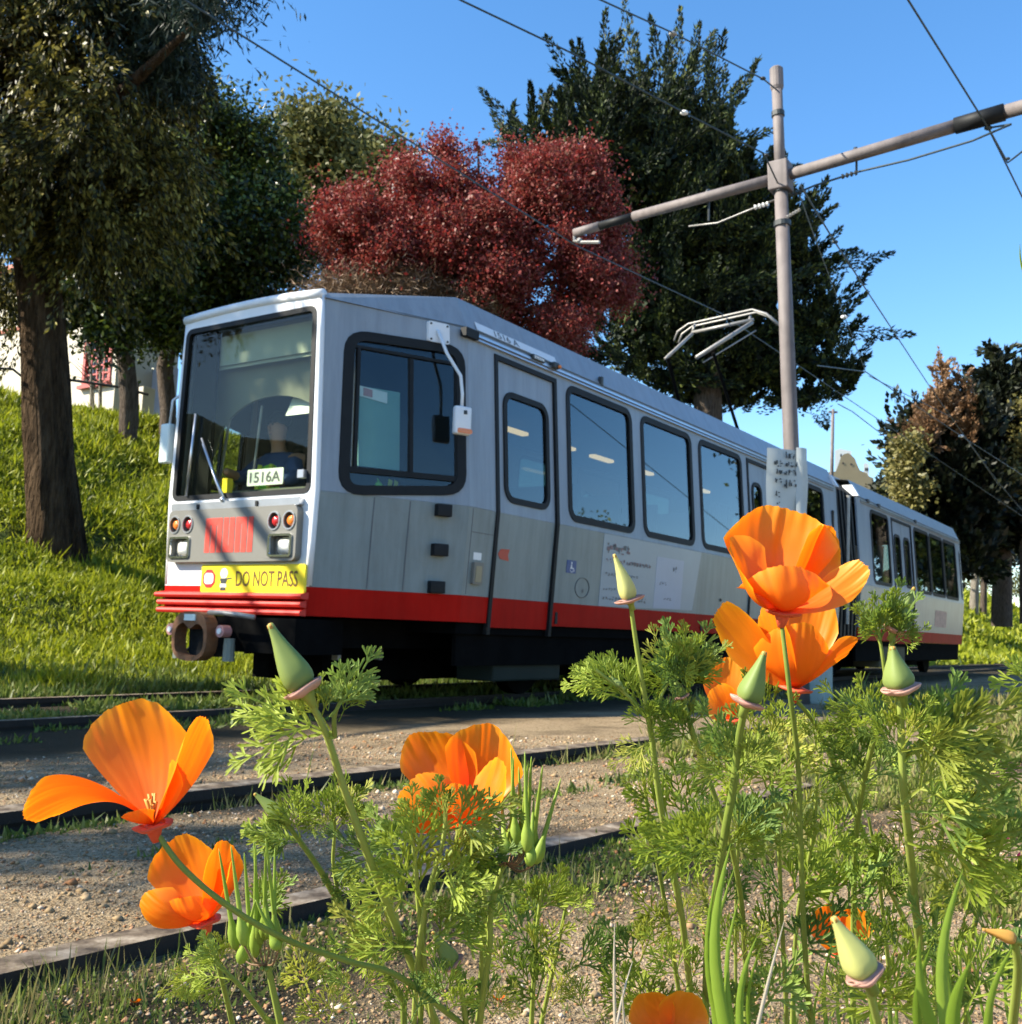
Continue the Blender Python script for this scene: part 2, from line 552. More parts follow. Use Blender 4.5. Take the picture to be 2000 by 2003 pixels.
# rails: head worn bright, web and foot below
def rail_steel():
    mt, nt, b = nodes_of('worn_rail')
    n = tex(nt, 'ShaderNodeTexNoise', 14, 8, 0.7)
    c = ramp(nt, n.outputs[0], [(0.38, (0.06, 0.042, 0.028)), (0.5, (0.16, 0.12, 0.08)), (0.66, (0.34, 0.28, 0.21))])
    nt.links.new(c, b.inputs['Base Color'])
    b.inputs['Roughness'].default_value = 0.65; b.inputs['Specular IOR Level'].default_value = 0.25
    bump(nt, n.outputs[0], 0.3, 0.004, b)
    return mt


M['rail'] = rail_steel()
M['railrust'] = mat('rusty_rail_side', (0.022, 0.015, 0.011), 0.95, var=0.3, scale=12, bmp=0.4)


def rail(fn, s, l0, l1, wd, label):
    prof = [(-wd, 0), (wd, 0), (wd, -0.035), (wd * 0.8, -0.05), (wd * 0.8, -0.13), (0.06, -0.15), (-0.06, -0.15), (-wd * 0.8, -0.13), (-wd * 0.8, -0.05), (-wd, -0.035)]
    ls = np.linspace(0, 1, 40) ** 1.6 * (l1 - l0) + l0
    vs = []; fs = []
    for l in ls:
        for a, z in prof: vs.append(fn(l, s + a, z))
    n = len(prof)
    for i in range(len(ls) - 1):
        for k in range(n):
            k2 = (k + 1) % n
            fs.append((i * n + k, i * n + k2, (i + 1) * n + k2, (i + 1) * n + k))
    e = thing('rail', fn(0, s, -0.15), label, 'rail', 'rails of the two tram tracks')
    top = [f for f in fs if all(vs[i].z > -0.001 for i in f)]
    low = [f for f in fs if f not in top]
    def sub(name, ff, m_):
        used = sorted({i for f in ff for i in f}); mp = {u: i for i, u in enumerate(used)}
        mk(name, [vs[u] for u in used], [tuple(mp[i] for i in f) for f in ff], m_, e)
    sub('rail_head', top, M['rail']); sub('rail_web', low, M['railrust'])
    return e


rail(nr, NS - 0.7175, -3.5, 90, 0.042, 'nearest worn steel rail, crossing the lower left corner below the left poppies')
rail(nr, NS + 0.7175, -5, 90, 0.060, 'worn steel rail behind the left poppies with a black gap under its near side')
rail(tr, 0.7175, -12, 120, 0.036, 'thin steel rail under the near wheels of the tram')
rail(tr, -0.7175, -12, 120, 0.036, 'far thin steel rail against the green bank ahead of the tram')

# loose stones lying on the gravel near the camera
n = 42000
lr = np.exp(rng.uniform(math.log(1.45), math.log(6.5), n)); an = np.radians(rng.uniform(-29, 30, n))
px_ = lr * np.sin(an); py_ = lr * np.cos(an)
s_ = -(px_ * NN.x + py_ * NN.y)
keep = (s_ > 0.2) & (s_ < 4.8) & (np.abs(s_ - 1.82) > 0.055) & (np.abs(s_ - 3.26) > 0.075)
px_, py_ = px_[keep], py_[keep]; n = len(px_)
sz = 0.0022 * np.exp(rng.normal(0, 0.55, n)) * (0.7 + 0.22 * np.hypot(px_, py_)); sz = np.clip(sz, 0.0012, 0.016)
pz = terrain(px_, py_) + sz * 0.25
octv = np.array([[1, 0, 0], [0, 1, 0], [-1, 0, 0], [0, -1, 0], [0, 0, 1], [0, 0, -1]], float)
octf = np.array([[0, 1, 4], [1, 2, 4], [2, 3, 4], [3, 0, 4], [1, 0, 5], [2, 1, 5], [3, 2, 5], [0, 3, 5]])
vv = octv[None] * rng.uniform(0.6, 1.25, (n, 6, 1)) + rng.normal(0, 0.15, (n, 6, 3))
vv = vv * sz[:, None, None]; vv[..., 2] *= 0.7
ang = rng.uniform(0, 6.28, n); ca, sa = np.cos(ang), np.sin(ang)
xx = vv[..., 0] * ca[:, None] - vv[..., 1] * sa[:, None]; yy = vv[..., 0] * sa[:, None] + vv[..., 1] * ca[:, None]
vv = np.stack([xx + px_[:, None], yy + py_[:, None], vv[..., 2] + pz[:, None]], -1)
tri = vv[:, octf].reshape(-1, 3)
stone = leaf_mat('pebbles', [(0.10, 0.06, 0.028), (0.22, 0.145, 0.07), (0.34, 0.24, 0.13), (0.26, 0.11, 0.04), (0.66, 0.56, 0.42)], 0.0, rough=0.85, scale=3)
# shared corners so each stone is one island
me = bpy.data.meshes.new('gravel_stones')
me.vertices.add(n * 6); me.vertices.foreach_set('co', vv.astype('f').ravel())
fi = (np.arange(n)[:, None, None] * 6 + octf[None]).reshape(-1)
me.loops.add(len(fi)); me.loops.foreach_set('vertex_index', fi.astype('i'))
me.polygons.add(len(fi) // 3)
me.polygons.foreach_set('loop_start', np.arange(0, len(fi), 3, dtype='i')); me.polygons.foreach_set('loop_total', np.full(len(fi) // 3, 3, 'i'))
me.update(calc_edges=True)
o = link_mesh('gravel_stones', me, stone)
tag(o, 'loose brown and white gravel stones scattered round the near rails', 'gravel', kind='stuff')

# ------------------------------------------------------------------ tram
PROF = [(0.655, 1.306), (1.589, 1.37), (3.075, 1.278), (3.366, 1.142)]
LCAB = 1.19
LEN = 21.85


def prof_w(z):
    return float(np.interp(z, [p[0] for p in PROF], [p[1] for p in PROF]))


def taper(l):
    if l < LCAB: return 0.61 + 0.39 * max(l, -0.1) / LCAB
    if l > LEN - LCAB: return 0.61 + 0.39 * min(1, max(0, (LEN - l) / LCAB))
    return 1.0


def side(l, z, off=0.0, sgn=1):
    """point on the body side; off = proud of the skin"""
    w = prof_w(z) * taper(l)
    return tr(l, sgn * (w + off), z)


def front(w, z, off=0.0):
    return tr(0.0 - off, w, z)


def rr(a0, a1, b0, b1, r, n=5, skew=0.0):
    """rounded rectangle loop, counter-clockwise"""
    pts = []
    for cx, cy, s0 in ((a1 - r, b0 + r, -90), (a1 - r, b1 - r, 0), (a0 + r, b1 - r, 90), (a0 + r, b0 + r, 180)):
        for k in range(n + 1):
            t = R_(s0 + 90 * k / n)
            pts.append((cx + r * math.cos(t), cy + r * math.sin(t)))
    return pts


def quadloop(p, r, n=5):
    """rounded loop through 4 corners (given counter-clockwise)"""
    out = []
    for i in range(4):
        a = Vector(p[i - 1]); b = Vector(p[i]); c = Vector(p[(i + 1) % 4])
        d1 = (a - b).normalized() * r; d2 = (c - b).normalized() * r
        for k in range(n + 1):
            t = k / n
            q = (b + d1) * (1 - t) ** 2 + b * 2 * t * (1 - t) + (b + d2) * t * t
            out.append((q.x, q.y))
    return out


def grow(loop, d):
    """offset a convex loop outwards by d"""
    n = len(loop); out = []
    cx = sum(p[0] for p in loop) / n; cy = sum(p[1] for p in loop) / n
    for i in range(n):
        a = Vector(loop[i - 1]); c = Vector(loop[(i + 1) % n])
        t = (c - a).normalized(); nn = Vector((t.y, -t.x))
        if nn.dot(Vector(loop[i]) - Vector((cx, cy))) < 0: nn = -nn
        out.append((loop[i][0] + nn.x * d, loop[i][1] + nn.y * d))
    return out


def plate(outer, holes, fn, o1=0.0, o2=-0.03):
    """slab with holes; fn(a, b, off) -> world point"""
    loops = [outer] + list(holes)
    flat = [p for lp in loops for p in lp]
    tris = tessellate_polygon([[Vector((p[0], p[1], 0)) for p in lp] for lp in loops])
    n = len(flat)
    vs = [fn(p[0], p[1], o1) for p in flat] + [fn(p[0], p[1], o2) for p in flat]
    fs = [tuple(t) for t in tris] + [tuple(i + n for i in reversed(t)) for t in tris]
    b = 0
    for lp in loops:
        m_ = len(lp)
        for i in range(m_):
            j = (i + 1) % m_
            fs.append((b + i, b + j, b + j + n, b + i + n))
        b += m_
    return vs, fs


def fixn(o):
    bm = bmesh.new(); bm.from_mesh(o.data)
    bmesh.ops.recalc_face_normals(bm, faces=bm.faces)
    bm.to_mesh(o.data); bm.free()
    return o


def add_plate(name, outer, holes, fn, m_, parent, o1=0.0, o2=-0.03):
    vs, fs = plate(outer, holes, fn, o1, o2)
    return fixn(mk(name, vs, fs, m_, parent))


def text_tris(s, bold=0.0):
    cu = bpy.data.curves.new('t', 'FONT'); cu.body = s; cu.fill_mode = 'BOTH'; cu.offset = bold
    cu.resolution_u = 3
    o = bpy.data.objects.new('t', cu); COL.objects.link(o)
    bpy.context.view_layer.update()
    dg = bpy.context.evaluated_depsgraph_get()
    me_ = o.evaluated_get(dg).to_mesh()
    vs = [v.co.copy() for v in me_.vertices]; fs = [tuple(p.vertices) for p in me_.polygons]
    o.evaluated_get(dg).to_mesh_clear()
    bpy.data.objects.remove(o); bpy.data.curves.remove(cu)
    x0 = min(v.x for v in vs); x1 = max(v.x for v in vs); y0 = min(v.y for v in vs); y1 = max(v.y for v in vs)
    return [((v.x - x0) / (x1 - x0), (v.y - y0) / (y1 - y0)) for v in vs], fs


def lettering(s, a0, a1, b0, b1, fn, m_, parent, off=0.006, name='lettering', bold=0.0):
    uv, fs = text_tris(s, bold)
    return mk(name, [fn(a0 + u * (a1 - a0), b0 + v * (b1 - b0), off) for u, v in uv], fs, m_, parent)


def catm(P, k=6):
    P = [Vector(p) for p in P]; Q = [P[0] * 2 - P[1]] + P + [P[-1] * 2 - P[-2]]; out = []
    for i in range(1, len(Q) - 2):
        for j in range(k):
            t = j / k
            out.append(0.5 * ((2 * Q[i]) + (Q[i + 1] - Q[i - 1]) * t + (2 * Q[i - 1] - 5 * Q[i] + 4 * Q[i + 1] - Q[i + 2]) * t * t + (3 * Q[i] - Q[i - 1] - 3 * Q[i + 1] + Q[i + 2]) * t ** 3))
    return out + [P[-1]]


def disc(c, r, n=16, sq=1.0):
    return [(c[0] + r * math.cos(2 * math.pi * k / n), c[1] + r * sq * math.sin(2 * math.pi * k / n)) for k in range(n)]


tram = thing('tram', tr(0, 0, 0), 'silver and white articulated tram with a red skirt stripe standing behind the poppies', 'tram')


def sub(l0, l1, b0, b1, step=0.4):
    """rectangle outline with extra points along l so it follows the taper"""
    n = max(1, int((l1 - l0) / step))
    return [(l0 + (l1 - l0) * i / n, b0) for i in range(n + 1)] + [(l1 - (l1 - l0) * i / n, b1) for i in range(n + 1)]


ZB, ZS, ZK, ZC, ZR = 0.655, 0.87, 1.589, 3.075, 3.366
WZ0, WZ1 = 1.655, 2.935
# near side layout -------------------------------------------------
CABWIN = quadloop([(0.175, 1.60), (1.125, 1.70), (1.125, 2.885), (0.20, 2.84)], 0.15)
DOORS = [(1.565, 2.575), (7.32, 8.62)]
WINS = [(2.77, 4.07), (4.31, 5.57), (5.81, 7.12), (9.42, 10.47)]
FRONT_END = 11.17
BWINS = [(13.1, 14.28), (16.2, 17.45), (17.52, 18.75), (18.82, 20.1)]
BDOORS = [(14.5, 16.0)]
REAR_START = 12.3


def body_side(sgn, doors, wins, l0, l1, extra_holes=()):
    fn = lambda l, z, o: side(l, z, o, sgn)
    segs = []; cur = l0
    for a, b_ in doors:
        segs.append((cur, a)); cur = b_
    segs.append((cur, l1))
    kinks = (LCAB, LEN - LCAB)
    segs = [q for a, b_ in segs for q in ([(a, b_)] if not any(a < k < b_ for k in kinks) else [(a, [k for k in kinks if a < k < b_][0]), ([k for k in kinks if a < k < b_][0], b_)])]
    for a, b_ in segs:
        holes = [rr(x0, x1, WZ0, WZ1, 0.12) for x0, x1 in wins if x0 >= a and x1 <= b_]
        holes += [h for h in extra_holes if min(p[0] for p in h) >= a and max(p[0] for p in h) <= b_]
        add_plate('side_panel', sub(a, b_, ZK, ZC), holes, fn, M['silver'], tram)
        add_plate('lower_side_panel', sub(a, b_, ZS, ZK - 0.0015), [], fn, M['low_bounce'], tram)
        add_plate('red_stripe', sub(a, b_, ZB, ZS - 0.0015), [], fn, M['red'], tram, 0.002)


def window(sgn, x0, x1, z0, z1, r=0.12, name='window', glass='glass', split=None):
    fn = lambda l, z, o: side(l, z, o, sgn)
    fr = add_plate(name, grow(rr(x0, x1, z0, z1, r), 0.02), [grow(rr(x0, x1, z0, z1, r), -0.045)], fn, M['black'], tram, 0.010, -0.02)
    add_plate('pane', grow(rr(x0, x1, z0, z1, r), -0.03), [], fn, M[glass], fr, -0.012, -0.016)
    return fr


def door(sgn, x0, x1, leaves=1):
    fn = lambda l, z, o: side(l, z, o, sgn)
    z0, z1 = 0.56, 2.955
    # black surround standing just proud of the body skin
    def bent(a0, a1, b0, b1):
        return None
    sur = MB()
    for a0, a1 in ((x0, x0 + 0.045), (x1 - 0.045, x1)):
        for b0, b1 in ((z0, ZK), (ZK, z1)):
            p = [fn(a0, b0, -0.03), fn(a1, b0, -0.03), fn(a1, b0, 0.012), fn(a0, b0, 0.012), fn(a0, b1, -0.03), fn(a1, b1, -0.03), fn(a1, b1, 0.012), fn(a0, b1, 0.012)]
            sur.hexa(p)
    sur.hexa([fn(x0 + 0.045, z1 - 0.045, -0.03), fn(x1 - 0.045, z1 - 0.045, -0.03), fn(x1 - 0.045, z1 - 0.045, 0.012), fn(x0 + 0.045, z1 - 0.045, 0.012),
              fn(x0 + 0.045, z1, -0.03), fn(x1 - 0.045, z1, -0.03), fn(x1 - 0.045, z1, 0.012), fn(x0 + 0.045, z1, 0.012)])
    d = sur.build('door', M['black'], tram); fixn(d)
    add_plate('lintel_panel', sub(x0, x1, z1 + 0.002, ZC), [], fn, M['silver'], tram)
    wd = (x1 - x0 - 0.09) / leaves
    for i in range(leaves):
        a = x0 + 0.045 + i * wd + 0.004; b_ = a + wd - 0.008
        mrg = 0.10 if leaves == 1 else 0.13
        h = rr(a + mrg, b_ - mrg, 1.70, 2.66, 0.13)
        add_plate('door_leaf', sub(a, b_, ZK, z1 - 0.046), [h], fn, M['silver'], d, -0.012, -0.035)
        add_plate('door_leaf', sub(a, b_, ZS, ZK - 0.001), [], fn, M['low_bounce'], d, -0.012, -0.035)
        add_plate('door_stripe', sub(a, b_, z0 + 0.06, ZS - 0.001), [], fn, M['red'], d, -0.010, -0.035)
        add_plate('door_gasket', grow(h, 0.012), [grow(h, -0.04)], fn, M['black'], d, 0.002, -0.02)
        add_plate('door_pane', grow(h, -0.03), [], fn, M['glass'], d, -0.018, -0.022)
    return d


for sg in (1, -1):
    body_side(sg, DOORS, WINS, 0.0, FRONT_END, [CABWIN])
    body_side(sg, BDOORS, BWINS, REAR_START, LEN, [rr(20.5, 20.8, 1.7, 2.8, 0.06), rr(21.1, 21.6, 1.7, 2.8, 0.08)])
    for x0, x1 in WINS: window(sg, x0, x1, WZ0, WZ1)
    for x0, x1 in BWINS: window(sg, x0, x1, WZ0, WZ1)
    window(sg, 20.5, 20.8, 1.7, 2.8, 0.06); window(sg, 21.1, 21.6, 1.7, 2.8, 0.08)
    door(sg, *DOORS[0]); door(sg, *DOORS[1], leaves=2); door(sg, *BDOORS[0], leaves=2)
    fn = lambda l, z, o: side(l, z, o, sg)
    # cab window: thick black surround, sliding sash with rails
    cw = add_plate('cab_window', grow(CABWIN, 0.03), [grow(CABWIN, -0.045)], fn, M['black'], tram, 0.012, -0.03)
    add_plate('pane', grow(CABWIN, -0.03), [], fn, M['glassc'], cw, -0.018, -0.022)
    rail_ = MB()
    def bar(l0, z0, l1, z1, t, o=0.0):
        a = Vector((l0, z0)); b_ = Vector((l1, z1)); d_ = (b_ - a).normalized(); q = Vector((-d_.y, d_.x)) * t
        pts = [a - q, b_ - q, b_ + q, a + q]
        rail_.hexa([fn(p.x, p.y, -0.03 + o) for p in pts] + [fn(p.x, p.y, 0.004 + o) for p in pts])
    bar(0.19, 1.775, 1.12, 1.80, 0.022); bar(0.705, 1.80, 0.705, 2.73, 0.014, 0.001); bar(0.27, 1.80, 0.285, 2.74, 0.012, 0.001)
    bar(0.22, 2.745, 1.12, 2.755, 0.012)
    fixn(rail_.build('sash_rail', M['black'], cw))
    # drip rail over windows and doors
    mb = MB()
    for a, b_ in ((1.24, FRONT_END - 0.15), (REAR_START + 0.2, LEN - 1.25)):
        for z_, t in ((3.03, 0.011), (2.998, 0.007)):
            mb.hexa([side(a, z_, 0.0, sg), side(b_, z_, 0.0, sg), side(b_, z_, 0.03, sg), side(a, z_, 0.03, sg),
                     side(a, z_ + t * 2, 0.0, sg), side(b_, z_ + t * 2, 0.0, sg), side(b_, z_ + t * 2, 0.028, sg), side(a, z_ + t * 2, 0.028, sg)])
    mb.build('drip_rail', M['panelshiny'], tram)
    mb = MB().box(side(1.19, 3.03, 0.02, sg), TD * 0.09, TN * 0.03, Vector((0, 0, 0.035)))
    mb.build('rail_end_box', M['black'], tram)

# roof: sloping fascia and top skin, lower over the cab
def roof_part(l0, l1, cab_front, cab_rear):
    rows = []
    def row(l, zc, ze, zt):
        k = taper(l)
        wc = prof_w(zc) * k; we = (1.142 + (0.834 * 1.28 / 1 - 1.142 if False else 0)) * k
        return [tr(l, wc, zc), tr(l, we, ze), tr(l, we * 0.5, zt), tr(l, -we * 0.5, zt), tr(l, -we, ze), tr(l, -wc, zc)]
    if cab_front:
        rows.append([tr(0.0, 0.80, 3.076), tr(0.02, 0.78, 3.12), tr(0.02, 0.4, 3.14), tr(0.02, -0.4, 3.14), tr(0.02, -0.78, 3.12), tr(0.0, -0.80, 3.076)])
        rows.append(row(LCAB, ZC, ZR, ZR + 0.05))
    else: rows.append(row(l0, ZC, ZR, ZR + 0.05))
    if cab_rear:
        rows.append(row(l1 - LCAB, ZC, ZR, ZR + 0.05))
        rows.append([tr(l1, 0.80, 3.076), tr(l1 - .02, 0.78, 3.12), tr(l1 - .02, 0.4, 3.14), tr(l1 - .02, -0.4, 3.14), tr(l1 - .02, -0.78, 3.12), tr(l1, -0.80, 3.076)])
    else: rows.append(row(l1, ZC, ZR, ZR + 0.05))
    vs = [p for r_ in rows for p in r_]; fs = []
    for i in range(len(rows) - 1):
        for k in range(5): fs.append((i * 6 + k, i * 6 + k + 1, (i + 1) * 6 + k + 1, (i + 1) * 6 + k))
    o = mk('roof', vs, fs, M['silver'], tram)
    return o


roof_part(0, FRONT_END, True, False)
roof_part(REAR_START, LEN, False, True)
# seam line along the cantrail
mb = MB()
for sg in (1, -1):
    for a, b_ in ((LCAB, FRONT_END), (REAR_START, LEN - LCAB)):
        mb.tube([side(a, ZC + 0.012, 0.004, sg), side(b_, ZC + 0.012, 0.004, sg)], 0.009, 4)
    mb.tube([side(0.02, ZC + 0.005, 0.004, sg), side(LCAB, ZC + 0.012, 0.004, sg)], 0.008, 4)
mb.build('roof_seam', M['textgrey'], tram)

# front end ----------------------------------------------------------
def wf(z): return prof_w(z) * 0.61
WS = [(-0.782, 1.575), (0.782, 1.575), (0.742, 3.005), (-0.742, 3.005)]
outer = [(-wf(ZS), ZS), (wf(ZS), ZS), (wf(ZK), ZK), (wf(3.076), 3.076), (0.4, 3.14), (-0.4, 3.14), (-wf(3.076), 3.076), (-wf(ZK), ZK)]
hole = quadloop(WS, 0.07)
add_plate('front_panel', outer, [hole], front, M['white'], tram, 0.03, -0.03)
add_plate('front_stripe', [(-wf(ZB), ZB), (wf(ZB), ZB), (wf(ZS), ZS - 0.001), (-wf(ZS), ZS - 0.001)], [], front, M['red'], tram, 0.031, -0.03)
ws = add_plate('windshield', grow(hole, 0.012), [grow(hole, -0.03)], front, M['black'], tram, 0.036, -0.02)
add_plate('pane', grow(hole, -0.02), [], front, M['glassf'], ws, 0.016, 0.010)
# white corner posts, rounded
for sg in (1, -1):
    mb = MB()
    mb.tube([tr(-0.004, sg * (wf(z) - 0.012), z) for z in (0.88, 1.2, ZK, 2.2, 2.8, 3.09)], 0.030, 10)
    mb.build('corner_post', M['white'], tram, True)
# header bar over the windshield
MB().tube([tr(-0.01, w, 3.10 + 0.03 * (1 - (w / 0.8) ** 2)) for w in np.linspace(-0.79, 0.79, 9)], 0.044, 8).build('header_bar', M['white'], tram, True)
# grey lamp panel
LP = grow(rr(-0.735, 0.735, 1.055, 1.475, 0.05), 0)
holes = [disc((w, 1.36), 0.058, 14, 1.12) for w in (-0.655, -0.495, 0.495, 0.655)] + [rr(s_ * 0.575 - 0.115, s_ * 0.575 + 0.115, 1.095, 1.25, 0.02) for s_ in (-1, 1)]
lp = add_plate('lamp_panel', LP, holes, front, M['panel'], tram, 0.095, 0.031)
add_plate('lamp_panel_top', rr(-0.735, 0.735, 1.476, 1.535, 0.012), [], front, M['panelshiny'], tram, 0.080, 0.031)
add_plate('lamp_recess', rr(-0.70, 0.70, 1.07, 1.45, 0.03), [], front, M['dark'], tram, 0.034, 0.0315)
for w, mm in ((-0.655, 'lens_org'), (-0.495, 'lens_red'), (0.495, 'lens_red'), (0.655, 'lens_org')):
    t = MB()
    t.tube([front(w, 1.36, 0.036), front(w, 1.36, 0.070), front(w, 1.36, 0.088), front(w, 1.36, 0.094)], [0.044, 0.044, 0.032, 0.008], 14)
    tl = t.build('tail_lamp', M[mm], tram, True)
    rg = MB(); n = 16; ring = []
    add_plate('lamp_rim', disc((w, 1.36), 0.066, 16, 1.12), [disc((w, 1.36), 0.056, 16, 1.12)], front, M['panelshiny'], tl, 0.103, 0.094)
for s_ in (-1, 1):
    w0 = s_ * 0.575
    hl = add_plate('headlight', rr(w0 - 0.125, w0 + 0.125, 1.085, 1.26, 0.025), [rr(w0 - 0.105, w0 + 0.105, 1.102, 1.243, 0.02)], front, M['chrome'], tram, 0.108, 0.094)
    g_ = MB()
    N_ = 10; vs = []; fs = []
    for i in range(N_):
        for j in range(N_):
            u = -1 + 2 * i / (N_ - 1); v = -1 + 2 * j / (N_ - 1)
            vs.append(front(w0 + 0.020 + u * 0.080, 1.170 + v * 0.060, 0.045 + 0.055 * (1 - u ** 4) * (1 - v ** 4) + 0.004 * math.sin(i * 2.6)))
    for i in range(N_ - 1):
        for j in range(N_ - 1): fs.append((i * N_ + j, (i + 1) * N_ + j, (i + 1) * N_ + j + 1, i * N_ + j + 1))
    mk('lens', vs, fs, M['lens_clear'], hl, True)
    add_plate('reflector', rr(w0 - 0.104, w0 + 0.104, 1.103, 1.242, 0.02), [], front, M['chrome'], hl, 0.044, 0.036)
# red four letter logo on the lamp panel: one snaking band of thick strokes
def band(pts, t, fn, off, m_, name, parent):
    mb = MB()
    for i in range(len(pts) - 1):
        a = Vector(pts[i]); b_ = Vector(pts[i + 1]); d_ = (b_ - a).normalized()
        q = Vector((-d_.y, d_.x)) * t; e_ = d_ * t
        mb.add([fn(*(p)[:2], off) for p in (a - q - e_, b_ - q + e_, b_ + q + e_, a + q - e_)], [(0, 1, 2, 3)])
        off += 0.0003
    return mb.build(name, m_, parent)


x0 = -0.275; x1 = 0.275; zt, zb = 1.372, 1.155
xs = np.linspace(x0 + 0.03, x1 - 0.03, 8)
stroke = [(xs[0], zb), (xs[0] - 0.004, zt), (xs[1], zt), (xs[1], zb)]
band([(xs[0], zb), (xs[0], zt), (xs[2], zt), (xs[2], zb)], 0.028, front, 0.097, M['logored'], 'logo_stroke', tram)
band([(xs[1], zt), (xs[1], zb)], 0.028, front, 0.0975, M['logored'], 'logo_stroke', tram)
band([(xs[3], zt), (xs[3], zb), (xs[4], zb), (xs[4], zt)], 0.028, front, 0.097, M['logored'], 'logo_stroke', tram)
band([(xs[5], zb), (xs[5], zt), (xs[6], zt), (xs[6], zb)], 0.028, front, 0.097, M['logored'], 'logo_stroke', tram)
band([(xs[7], zt), (xs[7], zb)], 0.028, front, 0.0975, M['logored'], 'logo_stroke', tram)
# yellow sign
ys = add_plate('warning_sign', rr(-0.33, 0.815, 0.815, 1.035, 0.02), [], front, M['yellow'], tram, 0.060, 0.040)
lettering('DO NOT PASS', 0.075, 0.745, 0.865, 0.985, front, M['brown'], ys, 0.0625, bold=0.010)
oct_ = [(-0.235 + 0.078 * math.cos(R_(22.5 + 45 * k)), 0.925 + 0.078 * math.sin(R_(22.5 + 45 * k))) for k in range(8)]
add_plate('stop_symbol', oct_, [], front, M['stopred'], ys, 0.063, 0.0605)
add_plate('stop_symbol_letters', rr(-0.288, -0.182, 0.882, 0.968, 0.03), [], front, M['purewhite'], ys, 0.0645, 0.0632)
pg = MB()
def flat(pts, off, m_, name):
    return mk(name, [front(a, b_, off) for a, b_ in pts], [tuple(range(len(pts)))], m_, ys)
flat(disc((-0.062, 0.965), 0.042, 14), 0.063, M['purewhite'], 'pictogram_head')
flat([(-0.11, 0.928), (-0.02, 0.928), (-0.035, 0.885), (-0.09, 0.885)], 0.0631, M['textdark'], 'pictogram_body')
flat([(-0.10, 0.884), (-0.03, 0.884), (-0.03, 0.858), (-0.10, 0.858)], 0.0631, M['purewhite'], 'pictogram_legs')
flat([(-0.092, 0.857), (-0.040, 0.857), (-0.030, 0.832), (-0.102, 0.832)], 0.0631, M['textdark'], 'pictogram_shoes')
flat([(-0.02, 0.93), (0.03, 0.935), (0.03, 0.925), (-0.02, 0.918)], 0.0631, M['textdark'], 'pictogram_arm')
# ridged red bumper
for i, (z, o_, wd) in enumerate(((0.795, 0.115, 0.835), (0.735, 0.10, 0.815), (0.672, 0.10, 0.815))):
    mb = MB()
    ws_ = np.linspace(-wd, wd, 9)
    vs = []; fs = []
    pr_ = [(0.03, -0.022), (o_ * 0.9, -0.018), (o_, 0.0), (o_ * 0.9, 0.016), (0.03, 0.030)]
    for w in ws_:
        for a, b_ in pr_: vs.append(front(w, z + b_, a))
    for k in range(len(ws_) - 1):
        for q in range(4): fs.append((k * 5 + q, k * 5 + q + 1, (k + 1) * 5 + q + 1, (k + 1) * 5 + q))
    fs += [tuple(range(5)), tuple(range(len(vs) - 5, len(vs)))]
    mk('bumper_ridge', vs, fs, M['redrub'], tram)
# number card behind the windshield
cardo = add_plate('number_card', rr(0.03, 0.43, 1.66, 1.79, 0.01), [], front, M['card'], tram, -0.030, -0.036)
lettering('1516A', 0.06, 0.40, 1.683, 1.768, front, M['textgrey'], cardo, -0.0275, bold=0.015)
# wiper
wp = MB()
wp.tube([front(-0.12, 1.55, 0.06), front(-0.25, 1.72, 0.05), front(-0.46, 2.07, 0.045)], [0.016, 0.013, 0.008], 6)
wp.tube([front(-0.15, 1.56, 0.06), front(-0.44, 2.02, 0.05)], 0.006, 5)
wp.tube([front(-0.12, 1.52, 0.04), front(-0.12, 1.56, 0.09)], 0.022, 8)
wp.tube([front(-0.60, 1.60, 0.047), front(-0.55, 2.28, 0.045)], 0.012, 5)
wp.build('wiper', M['panelshiny'], tram, True)
MB().box(front(0.72, 1.71, 0.045), TN * 0.03, TD * 0.03, Vector((0, 0, 0.03))).build('washer_nozzle', M['panelshiny'], tram)
for w in (-0.40, 0.28):
    MB().box(front(w, 1.50, 0.084), TN * 0.012, TD * 0.006, Vector((0, 0, 0.020))).build('panel_latch', M['black'], tram)

# mirrors
mm_ = MB()
mm_.tube([side(0.90, 3.0, 0.03), side(0.92, 2.80, 0.10), side(0.985, 2.62, 0.16), side(0.99, 2.47, 0.17), side(0.985, 2.36, 0.17)], 0.014, 8)
mir = mm_.build('mirror_arm', M['white'], tram, True)
add_plate('mirror_bracket', rr(0.83, 1.01, 2.90, 3.07, 0.02), [], lambda l, z, o: side(l, z, o), M['white'], tram, 0.022, 0.0)
mb = MB()
for a, b_ in ((0.85, 2.92), (0.99, 2.92), (0.85, 3.05), (0.99, 3.05)): mb.tube([side(a, b_, 0.02), side(a, b_, 0.03)], 0.009, 6)
mb.build('bracket_bolts', M['textdark'], tram)
def round_box(name, c, u, v, w, m_, parent, bev=0.3):
    o = MB().box(c, u, v, w).build(name, m_, parent)
    bm = bmesh.new(); bm.from_mesh(o.data)
    bmesh.ops.bevel(bm, geom=list(bm.edges), offset=min(u.length, v.length, w.length) * bev, segments=3, affect='EDGES', profile=0.6)
    bm.to_mesh(o.data); bm.free()
    return smooth_by_angle(o, 50)
cN = (side(1.0, 2.2, 0) - side(0.6, 2.2, 0)).normalized(); cO = Vector((cN.y, -cN.x, 0))
round_box('mirror_head', side(0.985, 2.25, 0.17), cN * 0.075, cO * 0.03, Vector((0, 0, 0.115)), M['white'], mir, 0.7)
MB().tube([side(0.985, 2.30, 0.205), side(0.985, 2.33, 0.205)], 0.016, 8).build('mirror_knuckle', M['textdark'], mir)
